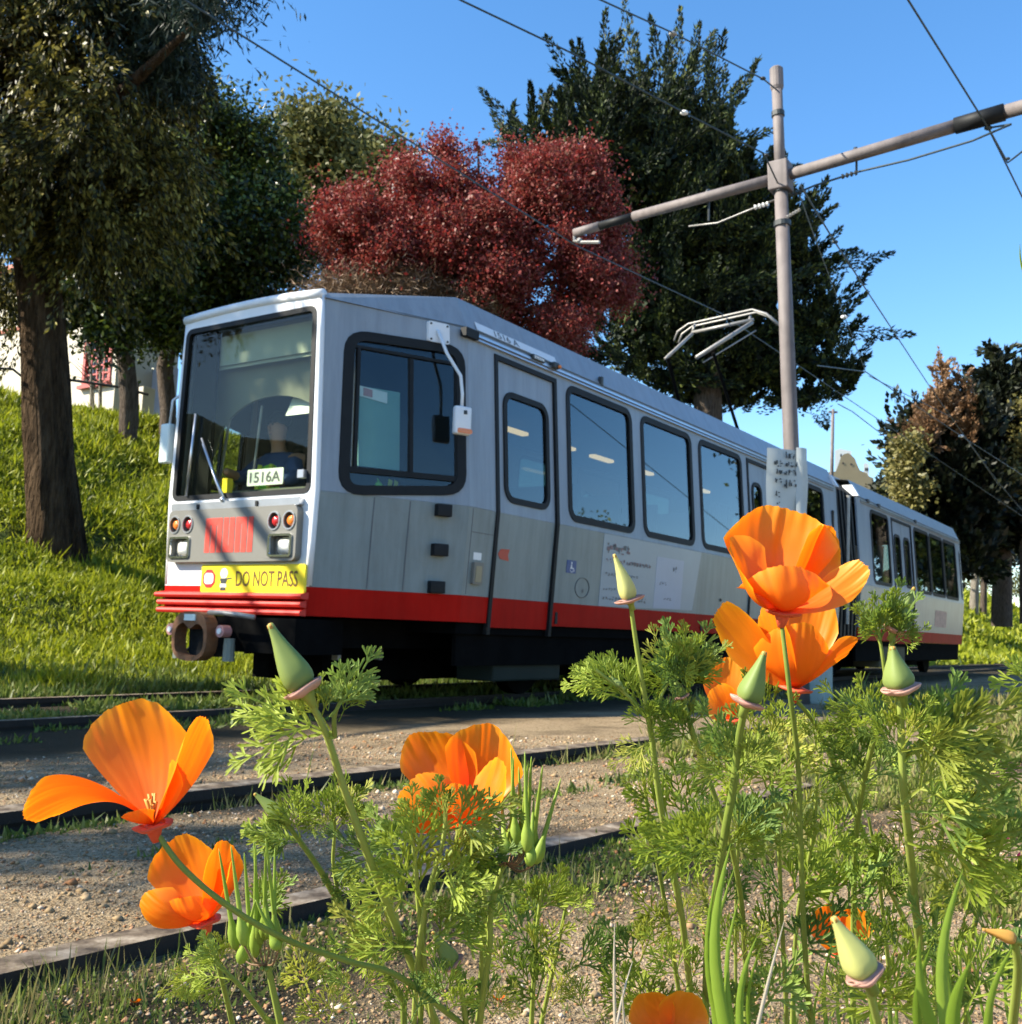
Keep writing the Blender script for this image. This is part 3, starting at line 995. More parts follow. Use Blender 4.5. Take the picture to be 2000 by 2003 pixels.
add_plate('mirror_orange_strip', rr(0.925, 1.045, 2.145, 2.185, 0.015), [], lambda l, z, o: side(l, z, o), M['lens_org'], mir, 0.203, 0.19)  # orange strip across the foot of the mirror head
# far side mirror hanging left of the front
m2 = MB().tube([tr(0.15, -0.86, 2.6), tr(0.05, -0.98, 2.45), tr(0.05, -1.0, 2.25)], 0.012, 6).build('mirror_arm', M['white'], tram, True)
round_box('mirror_head', tr(0.05, -1.02, 2.08), TN * 0.06, TD * 0.035, Vector((0, 0, 0.17)), M['card'], m2, 0.6)

# three black step boxes on the cab side, with soot behind
for z in (1.53, 1.215, 0.92):
    round_box('foot_step', side(0.95, z, 0.03), cN * 0.065, cO * 0.032, Vector((0, 0, 0.048)), M['black'], tram, 0.15)
# card reader and its label
add_plate('reader', rr(1.29, 1.42, 0.965, 1.145, 0.01), [], lambda l, z, o: side(l, z, o), M['panel'], tram, 0.03, 0.0)
add_plate('reader_face', rr(1.315, 1.395, 0.985, 1.115, 0.01), [], lambda l, z, o: side(l, z, o), mat('brass_plate', (0.30, 0.25, 0.15), 0.45, var=0.1), tram, 0.034, 0.0302)
add_plate('reader_label', rr(1.30, 1.41, 1.165, 1.225, 0.004), [], lambda l, z, o: side(l, z, o), M['purewhite'], tram, 0.004, 0.001)
# faint panel joints on the lower side
sfn = lambda l, z, o: side(l, z, o)
mb = MB()
for a in (0.42, 0.70, 1.24):
    mb.hexa([sfn(a, 0.88, 0.0), sfn(a + 0.006, 0.88, 0.0), sfn(a + 0.006, 0.88, 0.0025), sfn(a, 0.88, 0.0025), sfn(a, 1.58, 0.0), sfn(a + 0.006, 1.58, 0.0), sfn(a + 0.006, 1.58, 0.0025), sfn(a, 1.58, 0.0025)])
mb.hexa([sfn(1.25, 1.385, 0.0), sfn(1.56, 1.385, 0.0), sfn(1.56, 1.385, 0.0025), sfn(1.25, 1.385, 0.0025), sfn(1.25, 1.391, 0.0), sfn(1.56, 1.391, 0.0), sfn(1.56, 1.391, 0.0025), sfn(1.25, 1.391, 0.0025)])
o_ = mb.build('panel_joint', M['textgrey'], tram); o_['kind'] = 'stuff'
# stickers and posters on the near side
st = add_plate('arrow_sticker', [(1.66, 1.24), (1.70, 1.20), (1.83, 1.19), (1.81, 1.24), (1.83, 1.29), (1.70, 1.285)], [], sfn, M['arrow'], tram, -0.008, -0.011)
isa = add_plate('wheelchair_sticker', rr(2.77, 2.945, 1.155, 1.275, 0.006), [], sfn, M['blue'], tram, 0.004, 0.001)
isa_b = MB()
for pts in ([(2.845, 1.235), (2.865, 1.235), (2.865, 1.205), (2.90, 1.205), (2.90, 1.196), (2.845, 1.196)], [(2.893, 1.20), (2.902, 1.20), (2.915, 1.17), (2.905, 1.17)]):
    isa_b.add([sfn(a, b_, 0.0055) for a, b_ in pts], [tuple(range(len(pts)))])
isa_b.add([sfn(a, b_, 0.0055) for a, b_ in disc((2.855, 1.25), 0.012, 8)], [tuple(range(8))])
ring = [(2.865 + 0.032 * math.cos(R_(t)), 1.19 + 0.028 * math.sin(R_(t))) for t in range(120, 361, 20)]
for i in range(len(ring) - 1):
    a, b_ = ring[i], ring[i + 1]
    isa_b.add([sfn(*a, 0.0055), sfn(*b_, 0.0055), sfn(b_[0] * 0.8 + 2.865 * 0.2, b_[1] * 0.8 + 1.19 * 0.2, 0.0055), sfn(a[0] * 0.8 + 2.865 * 0.2, a[1] * 0.8 + 1.19 * 0.2, 0.0055)], [(0, 1, 2, 3)])
isa_b.build('wheelchair_symbol', M['purewhite'], isa)
pcv = disc((3.09, 1.03), 0.135, 24, 0.72)
pc = add_plate('round_cover', pcv, [disc((3.09, 1.03), 0.127, 24, 0.72)], sfn, M['textgrey'], tram, 0.006, 0.0)
mk('cover_mark', [sfn(a, b_, 0.004) for a, b_ in disc((3.10, 1.0), 0.02, 8)], [tuple(range(8))], M['textgrey'], pc)
poster = add_plate('poster', [(3.43, 0.872), (5.30, 0.90), (5.62, 0.905), (5.76, 1.585), (4.6, 1.585), (3.43, 1.583)], [], sfn, M['poster'], tram, 0.003, 0.0004)
add_plate('poster_panel', [(4.62, 0.895), (5.30, 0.905), (5.30, 1.45), (4.62, 1.45)], [], sfn, M['poster2'], poster, 0.0045, 0.0032)
prng = random.Random(3)
def scribble(l0, l1, z0, z1, n, m_, nm='print_line', hfrac=0.8):
    """illegible print: small uneven strokes in a row"""
    mb = MB(); wl_ = (l1 - l0) / n
    for i in range(n):
        a = l0 + i * wl_
        for k in range(4):
            u0 = a + prng.uniform(0, 0.5) * wl_; u1 = u0 + prng.uniform(0.15, 0.5) * wl_
            v0 = z0 + prng.uniform(0, 0.7) * (z1 - z0); v1 = v0 + prng.uniform(0.12, 0.35) * (z1 - z0)
            mb.add([sfn(u0, v0, 0.006 + 0.0002 * k), sfn(u1, v0, 0.006 + 0.0002 * k), sfn(u1, v1, 0.006 + 0.0002 * k), sfn(u0, v1, 0.006 + 0.0002 * k)], [(0, 1, 2, 3)])
    o_ = mb.build(nm, m_, poster); o_['kind'] = 'stuff'
    return o_
scribble(3.50, 4.02, 1.40, 1.51, 5, M['textgrey']); scribble(3.50, 4.02, 1.40, 1.51, 4, M['textpink'])
scribble(3.50, 4.50, 1.305, 1.355, 14, M['textpink']); scribble(3.98, 4.50, 1.305, 1.355, 9, M['textgrey'])
scribble(3.50, 4.22, 1.175, 1.215, 12, M['textgrey']); scribble(3.49, 3.75, 1.03, 1.06, 5, M['textgrey'])
scribble(3.49, 4.0, 0.935, 0.975, 8, M['textgrey']); scribble(4.25, 4.45, 0.93, 0.99, 3, M['textgrey'])
scribble(4.72, 4.90, 1.15, 1.19, 3, M['textgrey']); scribble(4.85, 5.05, 0.99, 1.02, 3, M['textgrey']); scribble(5.02, 5.14, 1.30, 1.38, 2, M['textgrey'])
mk('side_bolt', [sfn(a, b_, 0.004) for a, b_ in disc((6.42, 1.06), 0.035, 10, 0.6)], [tuple(range(10))], M['black'], tram)
add_plate('orange_sticker', [(7.55, 1.12), (7.68, 1.12), (7.68, 1.22), (7.55, 1.22)], [], sfn, M['arrow'], tram, -0.006, -0.009)
# number and little fittings on the cantrail
tfn = lambda l, z, o: tr(l, 1.275 + o - (z - ZC) * 0.467, z)
add_plate('number_plate', rr(1.33, 2.62, ZC + 0.03, ZC + 0.105, 0.004), [], tfn, M['white'], tram, 0.012, 0.009)
lettering('1516 A', 1.60, 1.98, ZC + 0.038, ZC + 0.098, tfn, M['textgrey'], tram, 0.0145, bold=0.01)
round_box('door_badge', tfn(2.22, ZC - 0.012, 0.03), TD * 0.10, TN * 0.015, Vector((0, 0, 0.022)), M['textdark'], tram, 0.2)
mb = MB()
for i in range(6): mb.box(tfn(2.15 + i * 0.028, ZC - 0.012, 0.047), TD * 0.008, TN * 0.002, Vector((0, 0, 0.012)))
mb.build('badge_print', M['purewhite'], tram)
round_box('door_lamp', tfn(2.50, ZC - 0.014, 0.035), TD * 0.045, TN * 0.03, Vector((0, 0, 0.03)), M['textdark'], tram, 0.4)
MB().ico(tfn(2.53, ZC - 0.02, 0.07), 0.02, 2).build('door_lamp_lens', M['lens_org'], tram, True)
round_box('marker_lamp', tfn(3.46, ZC + 0.055, 0.02), TD * 0.022, TN * 0.022, Vector((0, 0, 0.045)), M['textdark'], tram, 0.3)
MB().box(sfn(10.90, 2.35, 0.0), TD * 0.04, TN * 0.006, Vector((0, 0, 0.32))).build('side_slot', M['black'], tram)
for l in (2.66, 5.9, 7.2):
    MB().box(sfn(l, 0.73, 0.004), TD * 0.02, TN * 0.006, Vector((0, 0, 0.055))).build('skirt_bracket', M['black'], tram)

# second car number and fittings on the rear section
for l in (12.9, 13.6, 16.3):
    round_box('marker_lamp', tfn(l, ZC - 0.01, 0.03), TD * 0.06, TN * 0.02, Vector((0, 0, 0.03)), M['textdark'], tram, 0.3)
# red faded emblem and print low on the rear section
add_plate('side_emblem', rr(17.8, 18.9, 1.0, 1.35, 0.01), [], sfn, mat('faded_emblem', (0.42, 0.24, 0.20), 0.5, var=0.3, scale=8), tram, 0.003, 0.0005)
add_plate('side_emblem_stripe', rr(13.0, 13.6, 1.0, 1.05, 0.01), [], sfn, M['textgrey'], tram, 0.003, 0.0005)

# gangway bellows
for k, l in enumerate(np.linspace(FRONT_END + 0.02, REAR_START - 0.02, 12)):
    mb = MB(); g_ = 0.05 if k % 2 else 0.0
    ring_ = [(1.30 - g_, 0.7), (1.34 - g_, 1.6), (1.22 - g_, 3.1), (1.0 - g_, 3.30 - g_), (-1.0 + g_, 3.30 - g_), (-1.22 + g_, 3.1), (-1.34 + g_, 1.6), (-1.30 + g_, 0.7)]
    inn = [(w * 0.86, 0.75 + (z - 0.7) * 0.94) for w, z in ring_]
    h = 0.045
    vs = [tr(l + dl, w, z) for dl in (-h, h) for rg in (ring_, inn) for w, z in rg]
    fs = []
    for i in range(7):
        fs += [(i, i + 1, i + 17, i + 16), (i, i + 1, i + 9, i + 8), (i + 16, i + 17, i + 25, i + 24), (i + 8, i + 9, i + 25, i + 24)]
    fs += [(0, 8, 24, 16), (7, 15, 31, 23)]
    mk('bellows_fold', vs, fs, M['black'], tram)
for l in (FRONT_END - 0.02, REAR_START + 0.02):
    for s_ in (1,):
        mb = MB().hexa([tr(l - .05, 1.15, 3.08), tr(l + .05, 1.15, 3.08), tr(l + .05, 1.33, 3.08), tr(l - .05, 1.33, 3.08), tr(l - .05, 1.05, 3.27), tr(l + .05, 1.05, 3.27), tr(l + .05, 1.22, 3.27), tr(l - .05, 1.22, 3.27)])
        mb.build('gangway_cap', M['white'], tram)
MB().tube([tr(11.62, 1.33, 0.9), tr(11.62, 1.35, 3.0)], 0.03, 6).build('gangway_rail', M['steel'], tram)

# interior -----------------------------------------------------------
mb = MB()
mb.hexa([tr(0.05, -0.8, 0.9), tr(LEN - 0.1, -0.8, 0.9), tr(LEN - 0.1, 0.8, 0.9), tr(0.05, 0.8, 0.9), tr(0.05, -0.8, 0.98), tr(LEN - 0.1, -0.8, 0.98), tr(LEN - 0.1, 0.8, 0.98), tr(0.05, 0.8, 0.98)])
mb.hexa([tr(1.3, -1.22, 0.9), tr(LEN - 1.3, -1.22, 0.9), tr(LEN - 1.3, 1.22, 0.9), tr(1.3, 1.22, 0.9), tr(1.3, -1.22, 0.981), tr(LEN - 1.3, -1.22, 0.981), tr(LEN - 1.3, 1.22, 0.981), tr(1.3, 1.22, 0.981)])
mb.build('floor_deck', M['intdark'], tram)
# cab back wall with an arched opening, lit through the windshield
arch = [(-0.62, 1.0), (-0.62, 2.05)] + [(-0.62 + 1.24 * (0.5 - 0.5 * math.cos(t)), 2.05 + 0.50 * math.sin(t)) for t in np.linspace(0.2, math.pi - 0.2, 12)] + [(0.62, 2.05), (0.62, 1.0)]
wall = [(-1.26, 0.98), (1.26, 0.98), (1.33, 1.6), (1.24, 3.06), (-1.24, 3.06), (-1.33, 1.6)]
bfn = lambda w, z, o: tr(1.22 - o, w, z)
cabw = [(-0.75, 1.0), (0.75, 1.0), (0.75, 3.0), (-0.75, 3.0)]
# sun visor board and lined header right behind the glass
hdr = [(-0.76, 2.42), (-0.60, 2.42)] + [(0.72 * math.cos(t), 2.10 + 0.42 * math.sin(t)) for t in np.linspace(math.pi * 0.86, math.pi * 0.14, 14)] + [(0.60, 2.36), (0.76, 2.42), (0.70, 3.03), (-0.70, 3.03)]
hdr = [(-0.74, 1.98)] + [(0.70 * math.cos(t), 1.98 + 0.46 * math.sin(t)) for t in np.linspace(math.pi, 0, 18)][1:-1] + [(0.74, 1.98), (0.72, 3.03), (-0.72, 3.03)]
add_plate('cab_header', hdr, [], lambda w, z, o: tr(0.20 - o + (3.03 - z) * 0.10, w, z), M['interior'], tram, 0.0, -0.02)
MB().box(tr(0.155, 0, 2.70), TN * 0.68, TD * 0.004, Vector((0, 0, 0.012))).build('blind_roller', M['mesh'], tram)
MB().box(tr(0.135, 0, 2.84), TN * 0.69, TD * 0.004, Vector((0, 0, 0.125))).build('sun_blind', M['mesh'], tram)
MB().box(tr(1.25, 0.0, 2.0), TN * 1.24, TD * 0.02, Vector((0, 0, 1.05))).build('cab_back_wall', M['intdark'], tram)  # opening closed by an added dark partition that keeps the cab black
add_plate('window_cover', [(0.12, 2.35), (1.15, 2.35), (1.15, 2.95), (0.15, 2.9)], [], lambda l, z, o: side(l, z, o, -1), M['intdark'], tram, -0.05, -0.07)  # unseen dark panel added to black out the bright far window
MB().box(tr(0.10, -0.63, 2.3), TN * 0.13, TD * 0.02, Vector((0, 0, 0.70))).build('cab_pillar', M['intdark'], tram)
for sg in (1, -1):
    MB().hexa([tr(0.6, sg * 0.10 - 0.3, 0.14), tr(21.0, sg * 0.10 - 0.3, 0.14), tr(21.0, sg * 0.10 + 0.3, 0.14), tr(0.6, sg * 0.10 + 0.3, 0.14), tr(0.6, sg * 0.10 - 0.3, 0.42), tr(21.0, sg * 0.10 - 0.3, 0.42), tr(21.0, sg * 0.10 + 0.3, 0.42), tr(0.6, sg * 0.10 + 0.3, 0.42)]).build('underfloor_dark_block', M['dark'], tram)  # added dark box hides the lit bank, keeps it black under the tram
dsh = MB().hexa([tr(0.04, -0.76, 1.5), tr(0.40, -0.85, 1.5), tr(0.40, 0.85, 1.5), tr(0.04, 0.76, 1.5), tr(0.06, -0.76, 1.60), tr(0.36, -0.86, 1.69), tr(0.36, 0.86, 1.69), tr(0.06, 0.76, 1.60)])
dsh.build('dashboard', M['dash'], tram)
MB().box(tr(0.16, -0.35, 1.70), TN * 0.03, TD * 0.03, Vector((0, 0, 0.06))).build('yellow_handle', M['yellow'], tram)
MB().box(tr(0.34, 0.30, 2.36), TN * 0.17, TD * 0.01 + Vector((0, 0, 0.02)), Vector((0, 0, 0.07)) + TD * 0.03).build('inside_mirror', M['card'], tram)
mb = MB().tube([tr(0.30, -0.62, 1.75), tr(0.34, -0.55, 2.55)], 0.014, 6)
mb.tube([tr(0.34, -0.25, 1.8), tr(0.36, -0.22, 2.4)], 0.012, 6)
mb.build('cab_handrail', M['steel'], tram)
blindm = mat('translucent_blind', (0.16, 0.34, 0.30), 0.6, var=0.08)
add_plate('window_cover', [(0.34, 1.82), (0.66, 1.82), (0.66, 2.45), (0.32, 2.45)], [], lambda l, z, o: side(l, z, o), blindm, tram, -0.06, -0.07)
add_plate('side_notice', [(0.33, 2.37), (0.55, 2.34), (0.55, 2.43), (0.33, 2.45)], [], lambda l, z, o: side(l, z, o), M['card'], tram, -0.05, -0.055)
add_plate('side_notice_pink', [(0.36, 2.375), (0.43, 2.37), (0.43, 2.43), (0.36, 2.44)], [], lambda l, z, o: side(l, z, o), M['pink'], tram, -0.046, -0.049)
# saloon: dark ceiling with warm lamps, far wall lining, seats
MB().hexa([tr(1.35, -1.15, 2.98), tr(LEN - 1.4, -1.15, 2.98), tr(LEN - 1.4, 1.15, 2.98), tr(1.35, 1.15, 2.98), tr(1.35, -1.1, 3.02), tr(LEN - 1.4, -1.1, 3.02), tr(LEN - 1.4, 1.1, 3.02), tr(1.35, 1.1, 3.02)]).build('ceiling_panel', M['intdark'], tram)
for l in (2.1, 3.3, 4.3, 5.4, 6.4, 7.6, 9.6):
    round_box('cabin_lamp', tr(l, -0.35, 2.90), TD * 0.26, TN * 0.045, Vector((0, 0, 0.02)), M['ceil'], tram, 0.4)
seatm = mat('seat_shell', (0.05, 0.06, 0.08), 0.5)
for l in np.arange(3.0, 10.4, 0.85):
    for w in (-0.85, 0.80):
        mb = MB().box(tr(l, w, 1.40), TD * 0.21, TN * 0.40, Vector((0, 0, 0.03)))
        mb.box(tr(l + 0.22, w, 1.72), TD * 0.03, TN * 0.40, Vector((0, 0, 0.33)))
        mb.box(tr(l, w, 1.18), TD * 0.04, TN * 0.04, Vector((0, 0, 0.19)))
        mb.build('seat', seatm, tram)

# underframe, bogies and coupler -------------------------------------
mb = MB()
for a, b_ in ((0.35, 11.1), (12.3, LEN - 0.4)):
    mb.hexa([tr(a, -0.75, 0.42), tr(b_, -0.75, 0.42), tr(b_, 0.75, 0.42), tr(a, 0.75, 0.42), tr(a, -0.75, 0.64), tr(b_, -0.75, 0.64), tr(b_, 0.75, 0.64), tr(a, 0.75, 0.64)])
mb.hexa([tr(1.2, -1.27, 0.56), tr(11.1, -1.27, 0.56), tr(11.1, 1.27, 0.56), tr(1.2, 1.27, 0.56), tr(1.2, -1.27, 0.654), tr(11.1, -1.27, 0.654), tr(11.1, 1.27, 0.654), tr(1.2, 1.27, 0.654)])
mb.hexa([tr(12.3, -1.27, 0.56), tr(20.5, -1.27, 0.56), tr(20.5, 1.27, 0.56), tr(12.3, 1.27, 0.56), tr(12.3, -1.27, 0.654), tr(20.5, -1.27, 0.654), tr(20.5, 1.27, 0.654), tr(12.3, 1.27, 0.654)])
mb.build('underframe', M['dark'], tram)
mb = MB()
for a, b_ in ((1.25, 11.0), (12.4, 20.6)):
    for sg in (1, -1):
        mb.hexa([tr(a, sg * 1.20, 0.30), tr(b_, sg * 1.20, 0.30), tr(b_, sg * 1.24, 0.30), tr(a, sg * 1.24, 0.30), tr(a, sg * 1.20, 0.57), tr(b_, sg * 1.20, 0.57), tr(b_, sg * 1.24, 0.57), tr(a, sg * 1.24, 0.57)])
mb.build('skirt_shade_panel', M['dark'], tram)  # added dark panels stand in for the black shade below the stripe
round_box('equipment_box', tr(2.4, 1.0, 0.36), TD * 0.55, TN * 0.20, Vector((0, 0, 0.20)), mat('grey_green_box', (0.018, 0.026, 0.023), 0.6, var=0.1, spec=0.1), tram, 0.1)
round_box('equipment_box', tr(6.0, 1.0, 0.36), TD * 0.7, TN * 0.22, Vector((0, 0, 0.2)), M['dark'], tram, 0.1)
round_box('equipment_box', tr(8.5, 1.0, 0.36), TD * 0.6, TN * 0.22, Vector((0, 0, 0.2)), M['dark'], tram, 0.1)
round_box('equipment_box', tr(14.8, 1.0, 0.38), TD * 0.9, TN * 0.24, Vector((0, 0, 0.2)), mat('tan_skirt_box', (0.10, 0.09, 0.055), 0.7, var=0.1, spec=0.1), tram, 0.1)
for lb in (3.9, 11.7, 18.6):
    for dl in (-0.95, 0.95):
        for w in (-0.7, 0.7):
            wh = MB().tube([tr(lb + dl, w - 0.065, 0.33), tr(lb + dl, w + 0.065, 0.33)], 0.33, 24)
            wh.build('wheel', M['dark'], tram, False)
    fr_ = MB()
    for w in (-0.86, 0.86):
        fr_.box(tr(lb, w, 0.36), TD * 1.25, TN * 0.06, Vector((0, 0, 0.10)))
    fr_.box(tr(lb, 0, 0.36), TD * 0.25, TN * 0.8, Vector((0, 0, 0.10)))
    fr_.build('bogie_frame', M['dark'], tram)
# coupler: rusty ring shaped head with a V notch, two pins, hose
cf = lambda w, z, o: tr(-0.32 - o, w, z)
th_ = np.linspace(0, 2 * math.pi, 25)[:-1]
oc = [(-0.05 + 0.20 * abs(math.cos(t)) ** 0.7 * (1 if math.cos(t) > 0 else -1), 0.475 + 0.185 * abs(math.sin(t)) ** 0.75 * (1 if math.sin(t) > 0 else -1)) for t in th_]
ic = []
for t in th_:
    x_ = 0.165 * abs(math.cos(t)) ** 0.6 * (1 if math.cos(t) > 0 else -1); z_ = 0.125 * abs(math.sin(t)) ** 0.7 * (1 if math.sin(t) > 0 else -1)
    if z_ > 0: z_ = z_ - 0.075 * max(0, 1 - abs(x_ - 0.02) / 0.06)
    ic.append((-0.05 + x_, 0.452 + z_))
cp = add_plate('coupler', oc, [ic], cf, M['rust'], tram, 0.05, -0.06)
MB().box(cf(-0.04, 0.455, -0.12), TN * 0.15, TD * 0.05, Vector((0, 0, 0.13))).build('coupler_pocket', M['black'], cp)
MB().box(cf(-0.045, 0.615, 0.055), TN * 0.06, TD * 0.006, Vector((0, 0, 0.024))).build('contact_block', M['card'], cp)
MB().box(tr(0.1, -0.05, 0.47), TN * 0.10, TD * 0.35, Vector((0, 0, 0.10))).build('coupler_shank', M['dark'], cp)
for w in (-0.30, 0.265):
    t_ = MB().tube([cf(w, 0.52, -0.05), cf(w, 0.52, 0.03)], 0.045, 14)
    pn = t_.build('air_plug', M['pink'], cp)
    MB().tube([cf(w, 0.52, 0.031), cf(w, 0.52, 0.04)], 0.022, 10).build('plug_core', M['purewhite'], cp)
    MB().tube([cf(w + 0.01, 0.47, -0.06), cf(w + 0.01, 0.30, -0.06)], [0.04, 0.045], 10).build('plug_post', M['dash'], cp)
for w_, dz_ in ((-0.45, 0.0), (0.40, 0.05), (0.62, -0.03)):
    MB().tube(catm([tr(0.0, w_, 0.62), tr(-0.10, w_ - 0.02, 0.48 + dz_), tr(0.0, w_ - 0.10, 0.34 + dz_), tr(0.2, w_ - 0.16, 0.45)]), 0.014, 6).build('hose', M['black'], cp, True)
MB().tube([cf(0.10, 0.655, 0.0), cf(0.25, 0.655, 0.01), cf(0.42, 0.645, 0.0), cf(0.56, 0.63, -0.03)], 0.020, 7).build('air_hose', M['steel'], cp, True)
MB().box(tr(0.1, 0.42, 0.5), TN * 0.42, TD * 0.25, Vector((0, 0, 0.13))).build('front_beam', M['dark'], tram)
for l in (0.6, 1.1): MB().box(tr(l, 0.55, 0.40), TN * 0.03, TD * 0.02, Vector((0, 0, 0.08))).build('hanger', M['steel'], tram)

# pantograph ----------------------------------------------------------
pb = MB()
for w in (-0.45, 0.45): pb.tube([tr(6.4, w, 3.56), tr(9.6, w, 3.56)], 0.03, 6)
for l in (6.5, 8.0, 9.5):
    pb.tube([tr(l, -0.5, 3.56), tr(l, 0.5, 3.56)], 0.03, 6)
    for w in (-0.45, 0.45): pb.tube([tr(l, w, 3.38), tr(l, w, 3.54)], 0.05, 8)
pan = pb.build('pantograph', M['dark'], tram)
a1 = MB()
for w in (-0.42, 0.42):
    a1.tube([tr(9.3, w, 3.6), tr(8.35, w * 0.86, 4.72)], 0.025, 6)
a1.build('lower_arm', M['dark'], pan)
a2 = MB()
a2.tube([tr(8.35, -0.40, 4.72), tr(9.25, -0.38, 5.34)], 0.026, 8)
a2.tube([tr(8.35, 0.10, 4.68), tr(9.30, 0.58, 5.40)], 0.032, 8)
a2.tube([tr(8.45, 0.16, 4.62), tr(9.35, 0.62, 5.28)], 0.012, 5)
a2.tube([tr(9.27, -0.40, 5.36), tr(9.3, 0.60, 5.44)], 0.028, 8)
a2.build('upper_arm', M['steel'], pan, True)
hd = MB()
for dl in (0.0, 0.16):
    hd.tube([tr(9.30 + dl, -0.72, 5.28), tr(9.30 + dl, -0.66, 5.42), tr(9.30 + dl, -0.48, 5.52), tr(9.30 + dl, 0.58, 5.60), tr(9.30 + dl, 0.80, 5.50), tr(9.30 + dl, 0.98, 5.32)], [0.014, 0.016, 0.016, 0.018, 0.024, 0.024], 6)
for w in (-0.40, 0.52): hd.tube([tr(9.30, w, 5.40), tr(9.38, w, 5.53)], 0.02, 6)
hd.build('collector_head', M['steel'], pan, True)
for l in (4.5, 12.9):
    round_box('roof_unit', tr(l, 0, 3.50), TD * 0.9, TN * 0.6, Vector((0, 0, 0.10)), M['silver'], tram, 0.2)

# driver seated in the cab, mostly hidden by the dashboard and the shade
def skin_body(name, joints, edges, mt_, parent, sub=1):
    me_ = bpy.data.meshes.new(name)
    me_.from_pydata([tuple(j[0]) for j in joints], edges, [])
    o = bpy.data.objects.new(name, me_); COL.objects.link(o)
    sk = o.modifiers.new('skin', 'SKIN'); sk.use_smooth_shade = True
    for i, j in enumerate(joints):
        r_ = j[1]; me_.skin_vertices[0].data[i].radius = (r_, r_) if not hasattr(r_, '__len__') else r_
    me_.skin_vertices[0].data[0].use_root = True
    ss = o.modifiers.new('sub', 'SUBSURF'); ss.levels = sub; ss.render_levels = sub
    bpy.context.view_layer.update()
    dg = bpy.context.evaluated_depsgraph_get()
    m2_ = bpy.data.meshes.new_from_object(o.evaluated_get(dg))
    bpy.data.objects.remove(o)
    m2_.materials.clear()
    return link_mesh(name, m2_, mt_, parent, True)


drv = thing('person', tr(0.80, 0.10, 0.98), 'tram driver in a hi-vis green vest sitting behind the windshield', 'person')
P0 = lambda l, w, z: tr(l - 0.12, w - 0.42, z)
J = [(P0(0.86, 0.10, 1.48), 0.15), (P0(0.84, 0.10, 1.70), (0.16, 0.12)), (P0(0.82, 0.10, 1.93), (0.19, 0.12)), (P0(0.80, 0.10, 2.03), 0.07), (P0(0.78, 0.10, 2.13), 0.055),
     (P0(0.76, 0.10, 2.25), 0.095), (P0(0.76, 0.10, 2.33), 0.085),
     (P0(0.80, -0.10, 1.98), 0.075), (P0(0.68, -0.20, 1.82), 0.055), (P0(0.42, -0.10, 1.84), 0.04), (P0(0.36, -0.06, 1.84), 0.03),
     (P0(0.80, 0.30, 1.98), 0.075), (P0(0.70, 0.42, 1.80), 0.055), (P0(0.50, 0.36, 1.74), 0.04), (P0(0.44, 0.32, 1.75), 0.03),
     (P0(0.55, -0.02, 1.45), 0.09), (P0(0.30, -0.04, 1.43), 0.07), (P0(0.28, -0.04, 1.08), 0.05), (P0(0.18, -0.04, 1.03), 0.04),
     (P0(0.55, 0.22, 1.45), 0.09), (P0(0.30, 0.24, 1.43), 0.07), (P0(0.28, 0.24, 1.08), 0.05), (P0(0.18, 0.24, 1.03), 0.04)]
E_ = [(0, 1), (1, 2), (2, 3), (3, 4), (4, 5), (5, 6), (2, 7), (7, 8), (8, 9), (9, 10), (2, 11), (11, 12), (12, 13), (13, 14), (0, 15), (15, 16), (16, 17), (17, 18), (0, 19), (19, 20), (20, 21), (21, 22)]
skin_body('body', J, E_, M['skin'], drv)
skin_body('shirt', [(P0(0.86, 0.10, 1.46), 0.19), (P0(0.84, 0.10, 1.70), 0.20), (P0(0.82, 0.10, 1.93), 0.21), (P0(0.80, 0.10, 2.03), 0.10), (P0(0.80, -0.12, 1.99), 0.10), (P0(0.80, 0.32, 1.99), 0.10)], [(0, 1), (1, 2), (2, 3), (2, 4), (2, 5)], M['shirt2'], drv)
V_ = [(P0(0.86, 0.10, 1.46), (0.21, 0.22)), (P0(0.84, 0.10, 1.70), (0.21, 0.23)), (P0(0.82, 0.10, 1.90), (0.19, 0.22)), (P0(0.81, 0.10, 1.98), (0.13, 0.15))]
skin_body('vest', V_, [(0, 1), (1, 2), (2, 3)], M['vest'], drv)
S_ = [(P0(0.80, -0.06, 1.99), 0.10), (P0(0.68, -0.20, 1.82), 0.075), (P0(0.52, -0.14, 1.83), 0.055)]
skin_body('sleeve', S_, [(0, 1), (1, 2)], M['shirt'], drv)
S_ = [(P0(0.80, 0.28, 1.99), 0.10), (P0(0.70, 0.42, 1.80), 0.075), (P0(0.56, 0.38, 1.76), 0.055)]
skin_body('sleeve', S_, [(0, 1), (1, 2)], M['shirt'], drv)
T_ = [(P0(0.86, 0.10, 1.44), 0.17), (P0(0.55, -0.02, 1.45), 0.105), (P0(0.30, -0.04, 1.42), 0.085), (P0(0.28, -0.04, 1.12), 0.065), (P0(0.55, 0.22, 1.45), 0.105), (P0(0.30, 0.24, 1.42), 0.085), (P0(0.28, 0.24, 1.12), 0.065)]
skin_body('trousers', T_, [(0, 1), (1, 2), (2, 3), (0, 4), (4, 5), (5, 6)], M['shirt'], drv)
MB().ico(P0(0.79, 0.10, 2.34), 0.10, 2, (1, 1, 0.85)).build('hair', M['black'], drv, True)
fm = MB()
fm.ico(P0(0.665, 0.10, 2.25), 0.018, 1, (0.8, 0.8, 1.3))
fm.build('nose', M['skin'], drv, True)
fm = MB()
for w in (0.07, 0.13): fm.ico(P0(0.675, w, 2.285), 0.010, 1)
fm.build('eyes', M['textdark'], drv, True)
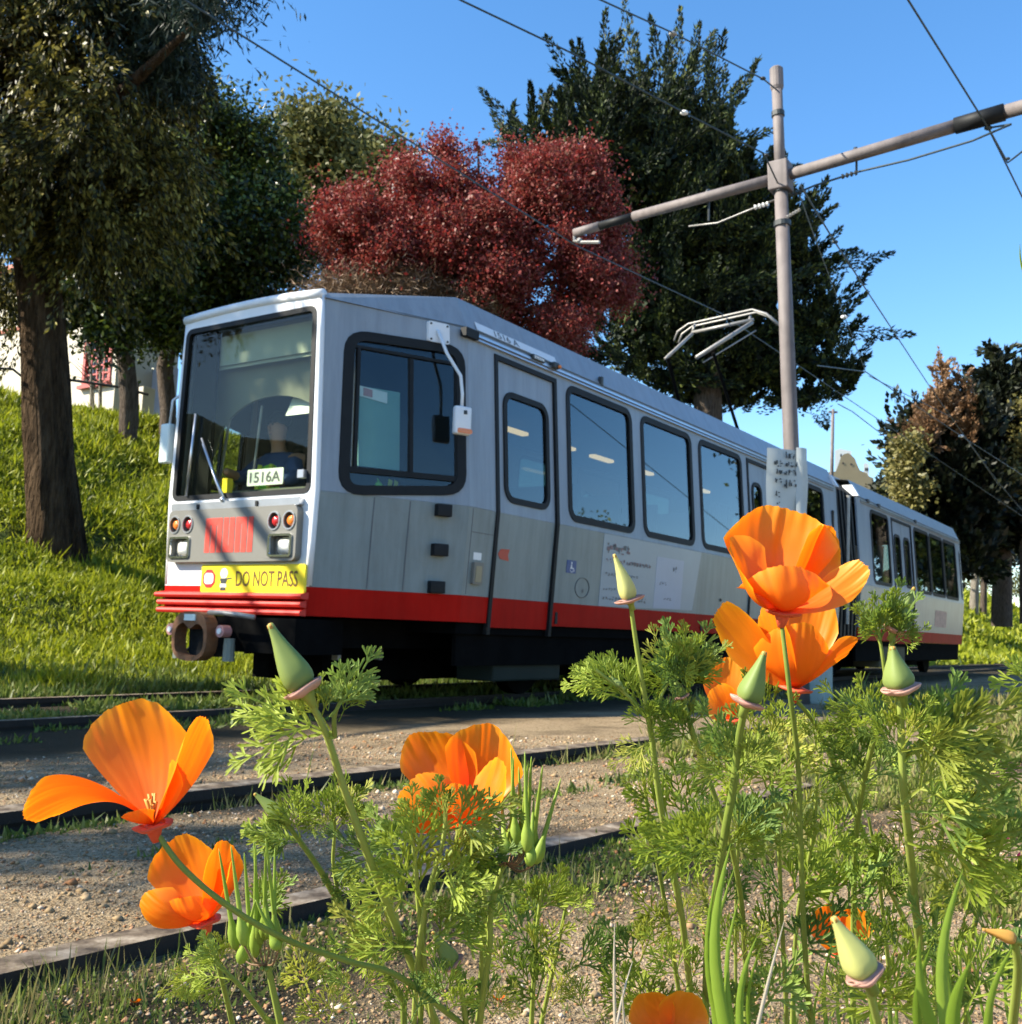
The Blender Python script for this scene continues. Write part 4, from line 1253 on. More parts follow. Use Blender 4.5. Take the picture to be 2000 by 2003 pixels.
MB().ico(P0(0.672, 0.10, 2.205), 0.014, 1, (1.4, 1.4, 0.4)).build('mouth', M['pink'], drv, True)
for w0, w1 in ((0.02, 0.04), (0.16, 0.18)):
    b1 = MB()
    b1.tube([P0(0.655, w0, 1.52), P0(0.640, w0, 1.75), P0(0.655, w0 + 0.01, 1.93)], 0.022, 6)
    b1.build('reflective_band', M['vesty'], drv, True)
MB().tube([P0(0.99, 0.10, 1.50), P0(0.99, 0.10, 2.2)], 0.12, 8).build('seat_back', M['intdark'], tram)
MB().box(P0(0.84, 0.10, 1.30), TD * 0.22, TN * 0.24, Vector((0, 0, 0.06))).build('driver_seat', M['intdark'], tram)

# hi-vis jacket over the seat side, seen low in the cab side window
jk = thing('jacket', tr(1.02, 0.55, 1.55), 'crumpled hi-vis green jacket seen low in the cab side window', 'jacket')
vs = []; fs = []; NJ = 14
for i in range(NJ + 1):
    for j in range(NJ + 1):
        u = i / NJ; v = j / NJ
        hgt_ = 1.66 + 0.20 * math.sin(u * math.pi) ** 0.6 * (0.75 + 0.25 * math.sin(u * 7)) * v
        vs.append(tr(0.88 + 0.32 * u, 0.55 + 0.10 * (1 - v) + 0.035 * math.sin(u * 14 + v * 5), hgt_ + 0.01 * math.sin(v * 9 + u * 12)))
fs = [(i * (NJ + 1) + j, (i + 1) * (NJ + 1) + j, (i + 1) * (NJ + 1) + j + 1, i * (NJ + 1) + j + 1) for i in range(NJ) for j in range(NJ)]
mk('cloth', vs, fs, M['vest'], jk, True)
for u0 in (0.42, 0.66):
    q = [tr(0.88 + 0.32 * (u0 + d_ * 0.16) , 0.50 - 0.0, 1.68 + z_) for d_, z_ in ((0, 0), (1, 0), (1.3, 0.14), (0.3, 0.15))]
    mk('reflective_band', [p + TN * 0.13 for p in q], [(0, 1, 2, 3)], M['vesty'], jk)
MB().box(tr(1.06, 0.45, 1.52), TD * 0.14, TN * 0.16, Vector((0, 0, 0.15))).build('jump_seat', M['intdark'], tram)

# ------------------------------------------------------------------ trees
def bark_mat(name, c0, c1, sc=3.0):
    mt, nt, b = nodes_of(name)
    n = tex(nt, 'ShaderNodeTexNoise', sc, 8, 0.7, stretch=(4, 4, 0.7))
    c = ramp(nt, n.outputs[0], [(0.32, c0), (0.62, c1)])
    nt.links.new(c, b.inputs['Base Color'])
    b.inputs['Roughness'].default_value = 0.95; b.inputs['Specular IOR Level'].default_value = 0.1
    n2 = tex(nt, 'ShaderNodeTexVoronoi', sc * 2.2, stretch=(4, 4, 0.8))
    ad = nt.nodes.new('ShaderNodeMath'); ad.operation = 'ADD'
    nt.links.new(n.outputs[0], ad.inputs[0]); nt.links.new(n2.outputs[0], ad.inputs[1])
    bump(nt, ad.outputs[0], 1.0, 0.06, b)
    return mt


M['bark'] = bark_mat('furrowed_bark', (0.028, 0.018, 0.012), (0.13, 0.088, 0.055), 3.2)
M['bark2'] = bark_mat('grey_bark', (0.06, 0.045, 0.035), (0.20, 0.16, 0.13), 5)
M['palebark'] = bark_mat('pale_bark', (0.22, 0.19, 0.15), (0.40, 0.36, 0.30), 5)


def trunk(name, pts, rads, m_, parent, n=18, rough=0.09, seed=1):
    """bent tapering trunk with vertical ridges"""
    P = [Vector(p) for p in pts]
    # resample
    Q = []; Rr = []
    for i in range(len(P) - 1):
        L = (P[i + 1] - P[i]).length; k = max(2, min(14, int(L / 0.35)))
        for j in range(k):
            t = j / k; Q.append(P[i].lerp(P[i + 1], t)); Rr.append(rads[i] * (1 - t) + rads[i + 1] * t)
    Q.append(P[-1]); Rr.append(rads[-1])
    vs = []; fs = []
    ref = Vector((1, 0.1, 0))
    for i, q in enumerate(Q):
        t = (Q[min(i + 1, len(Q) - 1)] - Q[max(0, i - 1)]).normalized()
        a = (ref - t * ref.dot(t)).normalized(); b_ = t.cross(a); ref = a
        for k in range(n):
            an = 2 * math.pi * k / n
            rr_ = Rr[i] * (1 + rough * math.sin(k * 2.9 + seed + 0.35 * math.sin(i * 0.9)) + rough * 1.2 * (noise.noise(Vector((math.cos(an) * 2.2, math.sin(an) * 2.2, q.z * 0.9 + seed)))))
            vs.append(q + (a * math.cos(an) + b_ * math.sin(an)) * rr_)
    for i in range(len(Q) - 1):
        for k in range(n):
            fs.append((i * n + k, i * n + (k + 1) % n, (i + 1) * n + (k + 1) % n, (i + 1) * n + k))
    return mk(name, vs, fs, m_, parent, True)


def unit(v):
    return v / np.maximum(np.linalg.norm(v, axis=-1, keepdims=True), 1e-9)


def clump_centres(blobs, n, rg, shell=0.55):
    """points through lumpy masses: every ellipsoid (centre, (rx, ry, rz)) is broken into smaller lumps with gaps between"""
    subs = []
    for c, r in blobs:
        c = np.array(list(c)); r = np.array(r)
        k = int(8 + 5 * rg.uniform())
        for _ in range(k):
            d = unit(rg.normal(size=3)); q = rg.uniform(0.45, 0.86)
            sr = r * rg.uniform(0.22, 0.44) * np.exp(rg.normal(0, 0.12, 3))
            subs.append((c + d * r * q, sr))
        subs.append((c, r * 0.5))
    vol = np.array([(q[1].prod()) for q in subs]) ** 0.7
    pick = rg.choice(len(subs), n, p=vol / vol.sum())
    d = unit(rg.normal(size=(n, 3)))
    rr_ = rg.uniform(0, 1, n) ** (1 / 3.0)
    rr_ = np.where(rg.uniform(0, 1, n) < shell, rg.uniform(0.75, 1.05, n), rr_)
    c = np.array([q[0] for q in subs])[pick]; s_ = np.array([q[1] for q in subs])[pick]
    P = c + d * rr_[:, None] * s_
    return P, d


def leaf_quads(P, D, Nn, L, W):
    """rhombus leaves: base P, direction D, blade side S"""
    S = unit(np.cross(D, Nn))
    m_ = P + D * (L * 0.5)[:, None]
    return np.stack([P, m_ + S * (W * 0.5)[:, None], P + D * L[:, None], m_ - S * (W * 0.5)[:, None]], 1).reshape(-1, 3)


def crown(name, blobs, n_cl, cl_r, per, L, W, mt_, parent, seed=1, shell=0.55, droop=0.0, spiky=0.0, outward=0.4, kind=None, core=0, upz=0.75, plume=0.30):
    rg = np.random.default_rng(seed)
    C_, dr = clump_centres(blobs, n_cl, rg, shell)
    csz = cl_r * np.exp(rg.normal(0, 0.35, n_cl))
    C2 = np.repeat(C_, per, 0); d2 = np.repeat(dr, per, 0); cs = np.repeat(csz, per)
    n = len(C2)
    if spiky > 0:
        ax = unit(dr * 0.75 * abs(upz) / 0.75 * (0.45 if upz < 0 else 1.0) + np.array([0, 0, upz]) + rg.normal(0, 0.30, (n_cl, 3)))
        ax2 = np.repeat(ax, per, 0)
        t = rg.uniform(0, 1, n)
        rad_ = (1 - t) ** 0.7 * plume * cs
        off = unit(rg.normal(size=(n, 3))) * rad_[:, None]
        P = C2 + ax2 * (t * cs * 2.0 * spiky)[:, None] + off
        D = unit(ax2 * 1.1 + unit(off) * 0.45 + rg.normal(0, 0.25, (n, 3)))
    else:
        P = C2 + rg.normal(0, 1, (n, 3)) * (cs * np.array([[1.0], [1.0], [0.75]]).T.repeat(1, 0)[0][0])[:, None] * 0.55
        D = unit(rg.normal(size=(n, 3)) + d2 * outward + np.array([0, 0, -droop]))
    Ls = L * np.exp(rg.normal(0, 0.25, n)); Ws = W * np.exp(rg.normal(0, 0.2, n))
    V = leaf_quads(P, D, rg.normal(size=(n, 3)), Ls, Ws)
    if core:
        nb = int(core)
        vol_ = np.array([b[1][0] * b[1][1] * b[1][2] for b in blobs]) ** 0.8
        pk = rg.choice(len(blobs), nb, p=vol_ / vol_.sum())
        cc = np.array([list(b[0]) for b in blobs])[pk]; ss = np.array([b[1] for b in blobs])[pk]
        Pc = cc + unit(rg.normal(size=(nb, 3))) * (rg.uniform(0, 1, nb) ** 0.4)[:, None] * ss * 0.62
        Vc = leaf_quads(Pc, unit(rg.normal(size=(nb, 3))), rg.normal(size=(nb, 3)), np.full(nb, L * 1.8), np.full(nb, W * 2.8))
        V = np.concatenate([V, Vc])
    o = mk_np(name, V, 4, mt_, parent)
    return o


def branches(name, root, targets, r0, m_, parent, n=6, seed=0):
    rg = random.Random(seed); mb = MB()
    for t_ in targets:
        t_ = Vector(t_); mid = root.lerp(t_, 0.5) + Vector((rg.uniform(-.3, .3), rg.uniform(-.3, .3), rg.uniform(-0.1, 0.5))) * (t_ - root).length * 0.25
        mb.tube([root, root.lerp(mid, 0.6), mid, mid.lerp(t_, 0.5), t_], [r0, r0 * 0.8, r0 * 0.6, r0 * 0.4, r0 * 0.12], n)
    return mb.build(name, m_, parent, True)


def B(px, py, d, rx, ry, rd):
    """blob from its place in the view: centre pixel, depth, radii (px, px, metres of depth)"""
    return (at(px, py, d), (rx * d / F_PX, rd, ry * d / F_PX))


LM = {}
LM['droop'] = leaf_mat('drooping_olive_leaves', [(0.008, 0.010, 0.004), (0.022, 0.024, 0.006), (0.10, 0.088, 0.016), (0.34, 0.29, 0.06)], 0.25, rough=0.5, scale=0.5, spec=0.3)
LM['needle'] = leaf_mat('dark_blue_green_needles', [(0.010, 0.020, 0.014), (0.02, 0.035, 0.025), (0.035, 0.055, 0.03)], 0.15, scale=0.6)
LM['oak'] = leaf_mat('glossy_oak_leaves', [(0.008, 0.015, 0.005), (0.018, 0.030, 0.007), (0.05, 0.075, 0.012), (0.21, 0.25, 0.035)], 0.25, rough=0.40, spec=0.4, scale=0.45)
LM['olive'] = leaf_mat('olive_green_leaves', [(0.05, 0.06, 0.02), (0.11, 0.115, 0.035), (0.17, 0.16, 0.05), (0.12, 0.14, 0.04)], 0.3, scale=0.4)
LM['plum'] = leaf_mat('dark_red_plum_leaves', [(0.05, 0.010, 0.010), (0.17, 0.026, 0.024), (0.30, 0.050, 0.042), (0.20, 0.085, 0.055), (0.27, 0.055, 0.045)], 0.35, trans_col=(1, 0.75, 0.75), scale=0.45)
LM['brown'] = leaf_mat('dry_brown_twigs', [(0.11, 0.07, 0.04), (0.20, 0.13, 0.08), (0.27, 0.19, 0.12)], 0.15, scale=0.8)
LM['cypress'] = leaf_mat('cypress_sprays', [(0.003, 0.008, 0.006), (0.006, 0.014, 0.008), (0.018, 0.032, 0.012), (0.12, 0.15, 0.03)], 0.12, rough=0.6, scale=0.30)
LM['far'] = leaf_mat('far_dark_foliage', [(0.003, 0.005, 0.003), (0.007, 0.010, 0.005), (0.014, 0.018, 0.008), (0.035, 0.042, 0.014)], 0.1, scale=0.2)
LM['fary'] = leaf_mat('far_yellow_foliage', [(0.08, 0.075, 0.02), (0.17, 0.15, 0.04), (0.22, 0.19, 0.07)], 0.2, scale=0.3)
LM['farb'] = leaf_mat('far_rust_foliage', [(0.10, 0.055, 0.025), (0.22, 0.12, 0.06), (0.28, 0.17, 0.09)], 0.2, scale=0.3)

# big leaning tree at the left
b0 = hit(112, 1085)
t1d = (b0 - CAM).dot(FWD)
t1 = thing('tree', b0, 'big furrowed tree trunk at the left edge, its drooping crown filling the top left corner', 'tree')
pp = [b0 - Vector((0, 0, 0.3))] + [at(x, y, t1d) for x, y in ((104, 1000), (92, 800), (78, 600), (62, 430), (58, 300), (40, 120), (60, -80))]
wpx = [56, 46, 40, 37, 36, 38, 34, 20]
trunk('trunk', pp, [w * t1d / F_PX for w in wpx], M['bark'], t1, n=44, seed=2, rough=0.13)
rt = at(60, 300, t1d)
branches('branch', rt, [at(230, 60, t1d - 1), at(400, 30, t1d - 2), at(-150, 100, t1d), at(150, 300, t1d - 1), at(-60, 350, t1d - 1), at(300, -60, t1d)], 0.16, M['bark'], t1, seed=3)
crown('crown', [B(60, 60, t1d, 130, 130, 2.0), B(150, 230, t1d - 1, 130, 130, 1.5), B(10, 330, t1d - 1, 70, 110, 1.2), B(200, 430, t1d, 110, 130, 1.2), B(290, 300, t1d, 90, 120, 1.2), B(250, 60, t1d, 140, 90, 2), B(-150, 200, t1d, 150, 260, 2.5), B(0, 560, t1d + 2, 60, 90, 1.0)],
      1080, 0.50, 105, 0.095, 0.038, LM['droop'], t1, seed=11, droop=1.1, shell=0.5, core=2500, spiky=0.8, upz=-0.9, plume=0.30)
crown('needle_spray', [B(300, -10, t1d - 1, 220, 90, 1.5), B(400, 20, t1d - 2, 60, 45, 0.8), B(310, 110, t1d - 1, 100, 60, 0.8), B(120, -60, t1d, 200, 100, 2), B(350, 150, t1d, 45, 45, 0.7)],
      520, 0.28, 64, 0.13, 0.024, LM['needle'], t1, seed=12, droop=0.8, shell=0.5, core=1500)
# part of its crown out of view to the left: it shades the track and dapples the tram's front
crown('outer_crown', [((-10.3, 4.4, 5.9), (1.5, 1.4, 0.5)), ((-10.0, 5.8, 6.2), (1.2, 0.8, 0.4)), ((-9.6, 2.6, 5.6), (1.2, 0.9, 0.4)), ((-8.4, 1.5, 5.6), (0.9, 0.7, 0.3)), ((-11.9, 7.4, 6.2), (1.4, 1.2, 0.7)), ((-7.7, 7.9, 6.75), (1.0, 0.95, 0.35)), ((-7.0, 8.3, 6.0), (0.5, 0.5, 0.25)), ((-10.5, 8.6, 8.2), (1.8, 1.2, 0.7))],
      700, 0.24, 50, 0.12, 0.040, LM['droop'], t1, seed=14, droop=0.9, shell=0.5)
crown('front_spray', [((-6.95, 7.32, 6.78), (0.70, 0.62, 0.13)), ((-7.35, 7.75, 6.60), (0.40, 0.40, 0.16)), ((-7.55, 7.75, 6.1), (0.18, 0.18, 0.35))], 210, 0.15, 60, 0.10, 0.026, LM['needle'], t1, seed=15, spiky=0.7, upz=-0.9)
branches('outer_branch', at(20, 180, t1d), [(-6.9, 7.3, 6.95), (-11.6, 7.3, 6.3), (-10.3, 4.6, 6.0), (-9.5, 2.5, 5.7)], 0.12, M['bark'], t1, seed=5)

# two broadleaf trees behind it
def tree(px, py, label, blobs, n_cl, cl_r, per, L, W, m_, path, wpx, bark, seed, group=None, name='tree', **kw):
    b_ = hit(px, py) if not isinstance(px, Vector) else px
    d = (b_ - CAM).dot(FWD)
    t = thing(name, b_, label, 'tree', group)
    pp = [b_ - Vector((0, 0, 0.3))] + [at(x, y, d) for x, y in path]
    trunk('trunk', pp, [w * d / F_PX for w in wpx], bark, t, n=12, seed=seed)
    if blobs:
        bl = [B(x, y, d + dd, rx, ry, rd) for x, y, dd, rx, ry, rd in blobs]
        crown('crown', bl, n_cl, cl_r, per, L, W, m_, t, seed=seed, **kw)
        branches('branch', pp[-1], [b__[0] for b__ in bl], wpx[-1] * d / F_PX * 0.8, bark, t, seed=seed)
    return t, d


tree(252, 868, 'dark broadleaf tree with its pale-edged trunk just right of the big trunk', [(150, 470, 0, 95, 110, 1.8), (240, 300, 1, 130, 120, 2.2), (300, 480, -1, 100, 110, 1.8), (200, 580, -1, 60, 50, 1.0), (130, 600, -1, 45, 45, 1.0), (210, 650, -1, 40, 25, 0.8), (380, 380, 1, 100, 140, 2)],
     1300, 0.38, 52, 0.12, 0.066, LM['oak'], [(252, 780), (245, 700), (215, 620), (190, 560)], [17, 17, 16, 14, 8], M['bark2'], 21, core=6000)
tree(328, 872, 'broadleaf tree with a leaning trunk beside the left of the tram front', [(340, 620, -1, 70, 90, 1.4), (430, 520, 0, 120, 110, 2.0), (420, 300, 1, 130, 130, 2.4), (520, 400, 1, 100, 140, 2.0), (330, 560, 0, 100, 100, 1.6), (470, 600, 0.5, 130, 60, 1.6)],
     2000, 0.38, 52, 0.12, 0.066, LM['oak'], [(330, 800), (322, 720), (345, 620), (400, 520)], [17, 15, 15, 13, 8], M['bark2'], 22, core=9000)
tree(at(640, 1120, 30), 0, 'olive green tree rising behind the left side of the red tree', [(620, 300, 0, 70, 95, 2.0), (700, 320, 0, 90, 80, 2.0), (590, 420, 1, 60, 130, 2), (760, 360, 0, 60, 60, 2), (640, 240, 0, 50, 45, 1.2)],
     800, 0.5, 44, 0.18, 0.10, LM['olive'], [(640, 700), (640, 450)], [16, 14, 10], M['bark2'], 23, core=2500)
tree(at(930, 1130, 22), 0, 'round dark red plum tree behind the tram roof', [(710, 455, 0, 82, 80, 1.6), (825, 410, 0, 95, 75, 1.8), (960, 500, 0.5, 190, 130, 2.2), (1085, 400, 0, 100, 90, 1.8), (1040, 370, 0, 70, 60, 1.4), (1140, 540, 0, 85, 80, 1.6), (905, 370, 0, 75, 55, 1.2), (930, 430, -0.5, 90, 70, 1.5), (850, 480, -0.6, 95, 60, 1.4), (780, 500, -0.6, 80, 45, 1.2), (960, 560, -0.8, 90, 50, 1.3), (1010, 310, 0, 26, 22, 0.5), (870, 300, 0, 24, 20, 0.5), (800, 335, 0, 26, 20, 0.5), (1180, 400, 0, 30, 40, 0.7), (1220, 560, 0, 26, 40, 0.7), (1140, 340, 0, 50, 45, 1.0), (1090, 640, 0, 115, 60, 1.8), (700, 530, 0, 62, 50, 1.3), (935, 290, 0, 12, 20, 0.2), (665, 420, 0, 40, 35, 0.8), (1200, 480, 0, 35, 60, 0.8)],
     3000, 0.27, 62, 0.070, 0.050, LM['plum'], [(930, 800), (930, 640)], [18, 16, 12], M['bark2'], 24, shell=0.6, core=3500)
tree(at(740, 1130, 21.4), 0, 'bare brown twiggy bush between the red tree and the tram roof', [(740, 575, 0, 85, 30, 1.0), (690, 592, 0, 85, 22, 0.9), (830, 578, 0, 75, 26, 1.0), (640, 598, 0, 50, 14, 0.8), (925, 604, 0, 55, 22, 0.9), (780, 545, 0, 60, 24, 0.9)],
     700, 0.28, 50, 0.17, 0.018, LM['brown'], [(740, 800), (740, 680)], [14, 12, 8], M['bark2'], 25, name='bush')
# cypress
tree(at(1380, 1180, 34), 0, 'tall dark cypress with spiky branch tips right of the red tree', [
    (1160, 205, 0, 22, 48, 0.8), (1200, 295, 0, 66, 75, 2), (1005, 268, 0, 36, 20, 0.9), (1060, 308, 0, 62, 46, 1.5), (1290, 260, 0, 92, 74, 2.5), (1325, 190, 0, 30, 40, 1), (1240, 190, 0, 22, 34, 1), (1375, 215, 0, 26, 34, 0.8),
    (1400, 260, 0, 50, 75, 2), (1250, 370, -0.5, 190, 130, 3), (1430, 370, 0, 90, 110, 2.5), (1330, 520, 0, 190, 150, 3), (1480, 540, 0, 110, 130, 2.5),
    (1300, 640, 0, 170, 110, 2.5), (1560, 520, 0, 60, 70, 1.5), (1590, 640, 0, 75, 60, 1.8), (1610, 720, 0, 70, 30, 1.5), (1500, 700, 0, 130, 90, 2), (1560, 780, 0, 70, 22, 1.2), (1360, 745, 0.5, 120, 60, 2), (1420, 760, 1, 100, 50, 1.5), (1640, 765, 0, 40, 14, 0.8)],
     900, 0.80, 330, 0.15, 0.060, LM['cypress'], [(1390, 900), (1380, 700), (1330, 480), (1290, 300)], [30, 28, 24, 16, 8], M['bark2'], 26, spiky=1.0, shell=0.75, core=22000, plume=0.26)

# trees beyond the end of the tram
tree(at(1830, 1225, 62), 0, 'dark tree with rust brown tops behind the far end of the tram', [(1860, 1000, 0, 75, 140, 4), (1830, 900, 0, 55, 70, 3), (1880, 860, 0, 50, 60, 3), (1800, 1080, 0, 40, 60, 3)],
     900, 0.9, 50, 0.45, 0.28, LM['far'], [(1830, 1000)], [22, 18, 14], M['bark2'], 31, spiky=0.8, core=5000)
rust = tree(at(1815, 1222, 60), 0, 'rust coloured pointed tree left of the dark spire beyond the tram', [(1841, 735, 0, 6, 30, .5), (1840, 775, 0, 14, 26, .8), (1832, 805, 0, 24, 24, 1.1), (1818, 835, 0, 30, 26, 1.2), (1800, 865, 0, 24, 24, 1.2), (1884, 750, 0, 6, 30, .5), (1884, 800, 0, 14, 32, .9), (1882, 845, 0, 20, 22, 1.0)],
     330, 0.42, 44, 0.22, 0.11, LM['farb'], [(1830, 1000), (1840, 800)], [10, 8, 4], M['bark2'], 32, spiky=0.8)
tree(at(1772, 1215, 58), 0, 'small yellow green tree at the left foot of the dark trees', [(1775, 880, 0, 24, 22, 1.2), (1768, 920, 0, 20, 22, 1.2), (1785, 950, 0, 20, 28, 1.2), (1770, 980, 0, 18, 20, 1.0)],
     120, 0.5, 40, 0.28, 0.16, LM['fary'], [(1775, 1000), (1775, 920)], [6, 5, 3], M['bark2'], 33)
tree(at(1960, 1215, 66), 0, 'dark conifer with a tall thin spire near the right edge', [(1950, 690, 0, 5, 26, .5), (1948, 722, 0, 10, 28, .8), (1946, 765, 0, 20, 34, 1.4), (1988, 745, 0, 8, 26, .6), (1935, 850, 0, 50, 70, 3), (1985, 830, 0, 50, 75, 3), (1950, 990, 0, 80, 140, 4), (2030, 950, 0, 60, 180, 4)],
     1100, 0.8, 50, 0.42, 0.24, LM['far'], [(1960, 1000), (1950, 750)], [20, 16, 5], M['bark2'], 34, spiky=0.8, core=6000)
tree(at(2000, 1210, 64), 0, 'yellow tinged foliage at the right edge in front of the conifer', [(2000, 850, -1, 22, 60, 1.2), (1990, 930, -1, 16, 60, 1.2), (1995, 790, -1, 18, 18, 1.0)],
     60, 0.5, 24, 0.28, 0.16, LM['fary'], [(2000, 1000), (2000, 850)], [5, 5, 3], M['bark2'], 35)
for k, (px, py, w, lab) in enumerate(((1905, 1210, 9, 'pale bare trunk just right of the far end of the tram'), (1923, 1214, 7, 'thin dark trunk beside the pale one beyond the tram'), (1959, 1216, 7, 'sunlit trunk on the bright slope at the far right'))):
    b_ = hit(px, py, 120); d = (b_ - CAM).dot(FWD)
    t = thing('tree', b_, lab, 'tree', 'trunks on the far slope')
    trunk('trunk', [b_ - Vector((0, 0, .3)), at(px + 2, py - 60, d), at(px + 5, py - 130, d)], [w * d / F_PX, w * .85 * d / F_PX, w * .8 * d / F_PX], M['palebark'] if k != 1 else M['bark2'], t, n=10)
    crown('crown', [B(px + 10, py - 130, d, 60, 28, 3)], 60, 0.7, 34, 0.4, 0.22, LM['far'], t, seed=40 + k)
bush = thing('bush', hit(1975, 1150, 140), 'pale olive bush on the far slope behind the sunlit trunk', 'bush')
dd = (hit(1975, 1160, 140) - CAM).dot(FWD)
crown('foliage', [B(1925, 1150, dd, 35, 30, 2), B(1990, 1140, dd, 50, 28, 2)], 90, 0.6, 30, 0.35, 0.2, LM['olive'], bush, seed=44)

# park trees across the street, out of view to the right: the tram windows mirror them
rg2 = random.Random(5)
ORD = ['tall nearest', 'tall second', 'tall third', 'low fourth', 'low fifth', 'low sixth', 'low seventh', 'low eighth', 'low ninth', 'low tenth', 'low last']
for k in range(11):
    a_ = R_((33.3, 32.8, 39)[k] if k < 3 else 54 + (k - 3) * 8); dist = (38, 46, 44)[k] if k < 3 else 50 + rg2.uniform(-2, 4)
    x, y = dist * math.sin(a_), dist * math.cos(a_)
    h = rg2.uniform(8.4, 10.8) if k > 2 else 14
    b_ = Vector((x, y, -0.1))
    t = thing('tree', b_, ORD[k] + ' park tree across the street, out of the frame, mirrored in the tram windows', 'tree', 'park trees mirrored in the windows')
    trunk('trunk', [b_, b_ + Vector((0.1, 0, h * 0.4)), b_ + Vector((0, 0.2, h * 0.7))], [0.25, 0.2, 0.08], M['bark2'], t, n=8, seed=k)
    crown('crown', [(b_ + Vector((0, 0, h * 0.62)), (3.6, 3.6, h * 0.38)), (b_ + Vector((1.5, 1.5, h * 0.45)), (3.0, 3.0, h * 0.3))], 300 if k < 3 else 190, 0.6, 44, 0.26, 0.16, LM['oak'], t, seed=60 + k, core=1200 if k < 3 else 500)

# ------------------------------------------------------------------ bank cover
def scatter_ground(n, seed, dmin, dmax, amin=-29, amax=32, power=1.0):
    rg = np.random.default_rng(seed)
    d = dmin * (dmax / dmin) ** rg.uniform(0, 1, n) ** power
    a = np.radians(rg.uniform(amin, amax, n))
    return d * np.sin(a), d * np.cos(a), rg


def cover(name, x, y, rg, per, h, wd, mt_, label, cat, spread=0.06, lean=0.5, minz=-0.02):
    z = terrain(x, y)
    n = len(x); P = np.repeat(np.stack([x, y, z + minz], 1), per, 0)
    P[:, :2] += rg.normal(0, 1, (n * per, 2)) * np.repeat(spread, n * per)[:, None] if np.isscalar(spread) else rg.normal(0, 1, (n * per, 2)) * np.repeat(spread, per)[:, None]
    D = unit(rg.normal(0, lean, (n * per, 3)) + np.array([0, 0, 1.0]))
    hh = (np.repeat(h, n) if np.isscalar(h) else h); hh = np.repeat(hh, per) * np.exp(rg.normal(0, 0.3, n * per))
    ww = (np.repeat(wd, n) if np.isscalar(wd) else wd); ww = np.repeat(ww, per) * np.exp(rg.normal(0, 0.2, n * per))
    V = leaf_quads(P, D, rg.normal(size=(n * per, 3)), hh, ww)
    o = mk_np(name, V, 4, mt_)
    return tag(o, label, cat, kind='stuff')


LM['grass'] = leaf_mat('bright_ground_cover', [(0.045, 0.060, 0.008), (0.16, 0.20, 0.013), (0.29, 0.33, 0.022), (0.42, 0.42, 0.045)], 0.4, trans_col=(1.0, 1.0, 0.6), scale=0.9)
LM['weed'] = leaf_mat('low_green_weeds', [(0.03, 0.05, 0.010), (0.07, 0.11, 0.016), (0.13, 0.18, 0.03), (0.20, 0.20, 0.06)], 0.35, scale=2.5)
LM['dry'] = leaf_mat('dry_grass_blades', [(0.20, 0.16, 0.06), (0.32, 0.27, 0.11), (0.14, 0.17, 0.03), (0.20, 0.25, 0.04)], 0.35, scale=4)
def lateral(x, y): return (x - TO.x) * TN.x + (y - TO.y) * TN.y
def nears(x, y): return -(x * NN.x + y * NN.y)
x, y, rg = scatter_ground(150000, 71, 6.5, 34, -30, 12)
w = lateral(x, y)
pat = vnoise(x, y, 0.9, 7)
k = (w < -1.75) & (w > -17.5) & (pat + rg.uniform(-.25, .25, len(x)) > 0.27)
x, y = x[k], y[k]; dist = np.hypot(x, y)
hgt = 0.016 + 0.0030 * dist + 0.13 * vnoise(x, y, 0.7, 18) ** 2 + 0.05 * vnoise(x, y, 1.6, 8)
cover('bank_plants', x, y, rg, 7, hgt, 0.008 + 0.0010 * dist, LM['grass'], 'bright yellow green ground cover on the bank left of the tram', 'ground cover', spread=0.03 + 0.004 * dist, lean=0.75)
x, y, rg = scatter_ground(26000, 72, 28, 130, 15, 32)
w = lateral(x, y)
k = (w < -2.2) & (w > -30)
x, y = x[k], y[k]; dist = np.hypot(x, y)
cover('far_bank_plants', x, y, rg, 4, 0.006 * dist, 0.004 * dist, LM['grass'], 'sunlit grass on the slope beyond the far end of the tram', 'ground cover', spread=0.25, lean=0.7)
# tall weeds at the foot of the bank, in front of it
x, y, rg = scatter_ground(16000, 73, 6.5, 14, -30, 3)
w = lateral(x, y)
k = (w < -1.25) & (w > -3.3)
x, y = x[k], y[k]
cover('bank_foot_weeds', x, y, rg, 9, 0.09, 0.022, LM['weed'], 'darker weeds along the foot of the bank beside the far rail', 'weeds', spread=0.05, lean=0.6)
# growth between the rails and along their sides
x, y, rg = scatter_ground(60000, 74, 1.7, 16, -30, 31)
s = nears(x, y); w = lateral(x, y); pn = vnoise(x, y, 0.35, 12)
k = ((np.abs(s - 3.05) < 0.11) & (pn > 0.42)) | ((np.abs(s - 1.62) < 0.16) & (pn > 0.30)) | ((np.abs(w - 1.0) < 0.2) & (pn > 0.6)) | ((np.abs(w + 0.2) < 0.6) & (pn > 0.45)) | ((np.abs(s - 2.45) < 0.05) & (pn > 0.55))
x, y = x[k], y[k]; dist = np.hypot(x, y)
cover('rail_side_weeds', x, y, rg, 13, 0.010 + 0.0062 * dist, 0.004 + 0.0021 * dist, LM['weed'], 'small green weeds growing in the gaps along the rails', 'weeds', spread=0.012 + 0.004 * dist, lean=1.3)
x, y, rg = scatter_ground(9000, 75, 1.5, 9, -30, 31)
s = nears(x, y); pn = vnoise(x, y, 0.3, 13)
k = ((np.abs(s - 3.08) < 0.12) | (np.abs(s - 1.60) < 0.20)) & (pn > 0.45)
x, y = x[k], y[k]; dist = np.hypot(x, y)
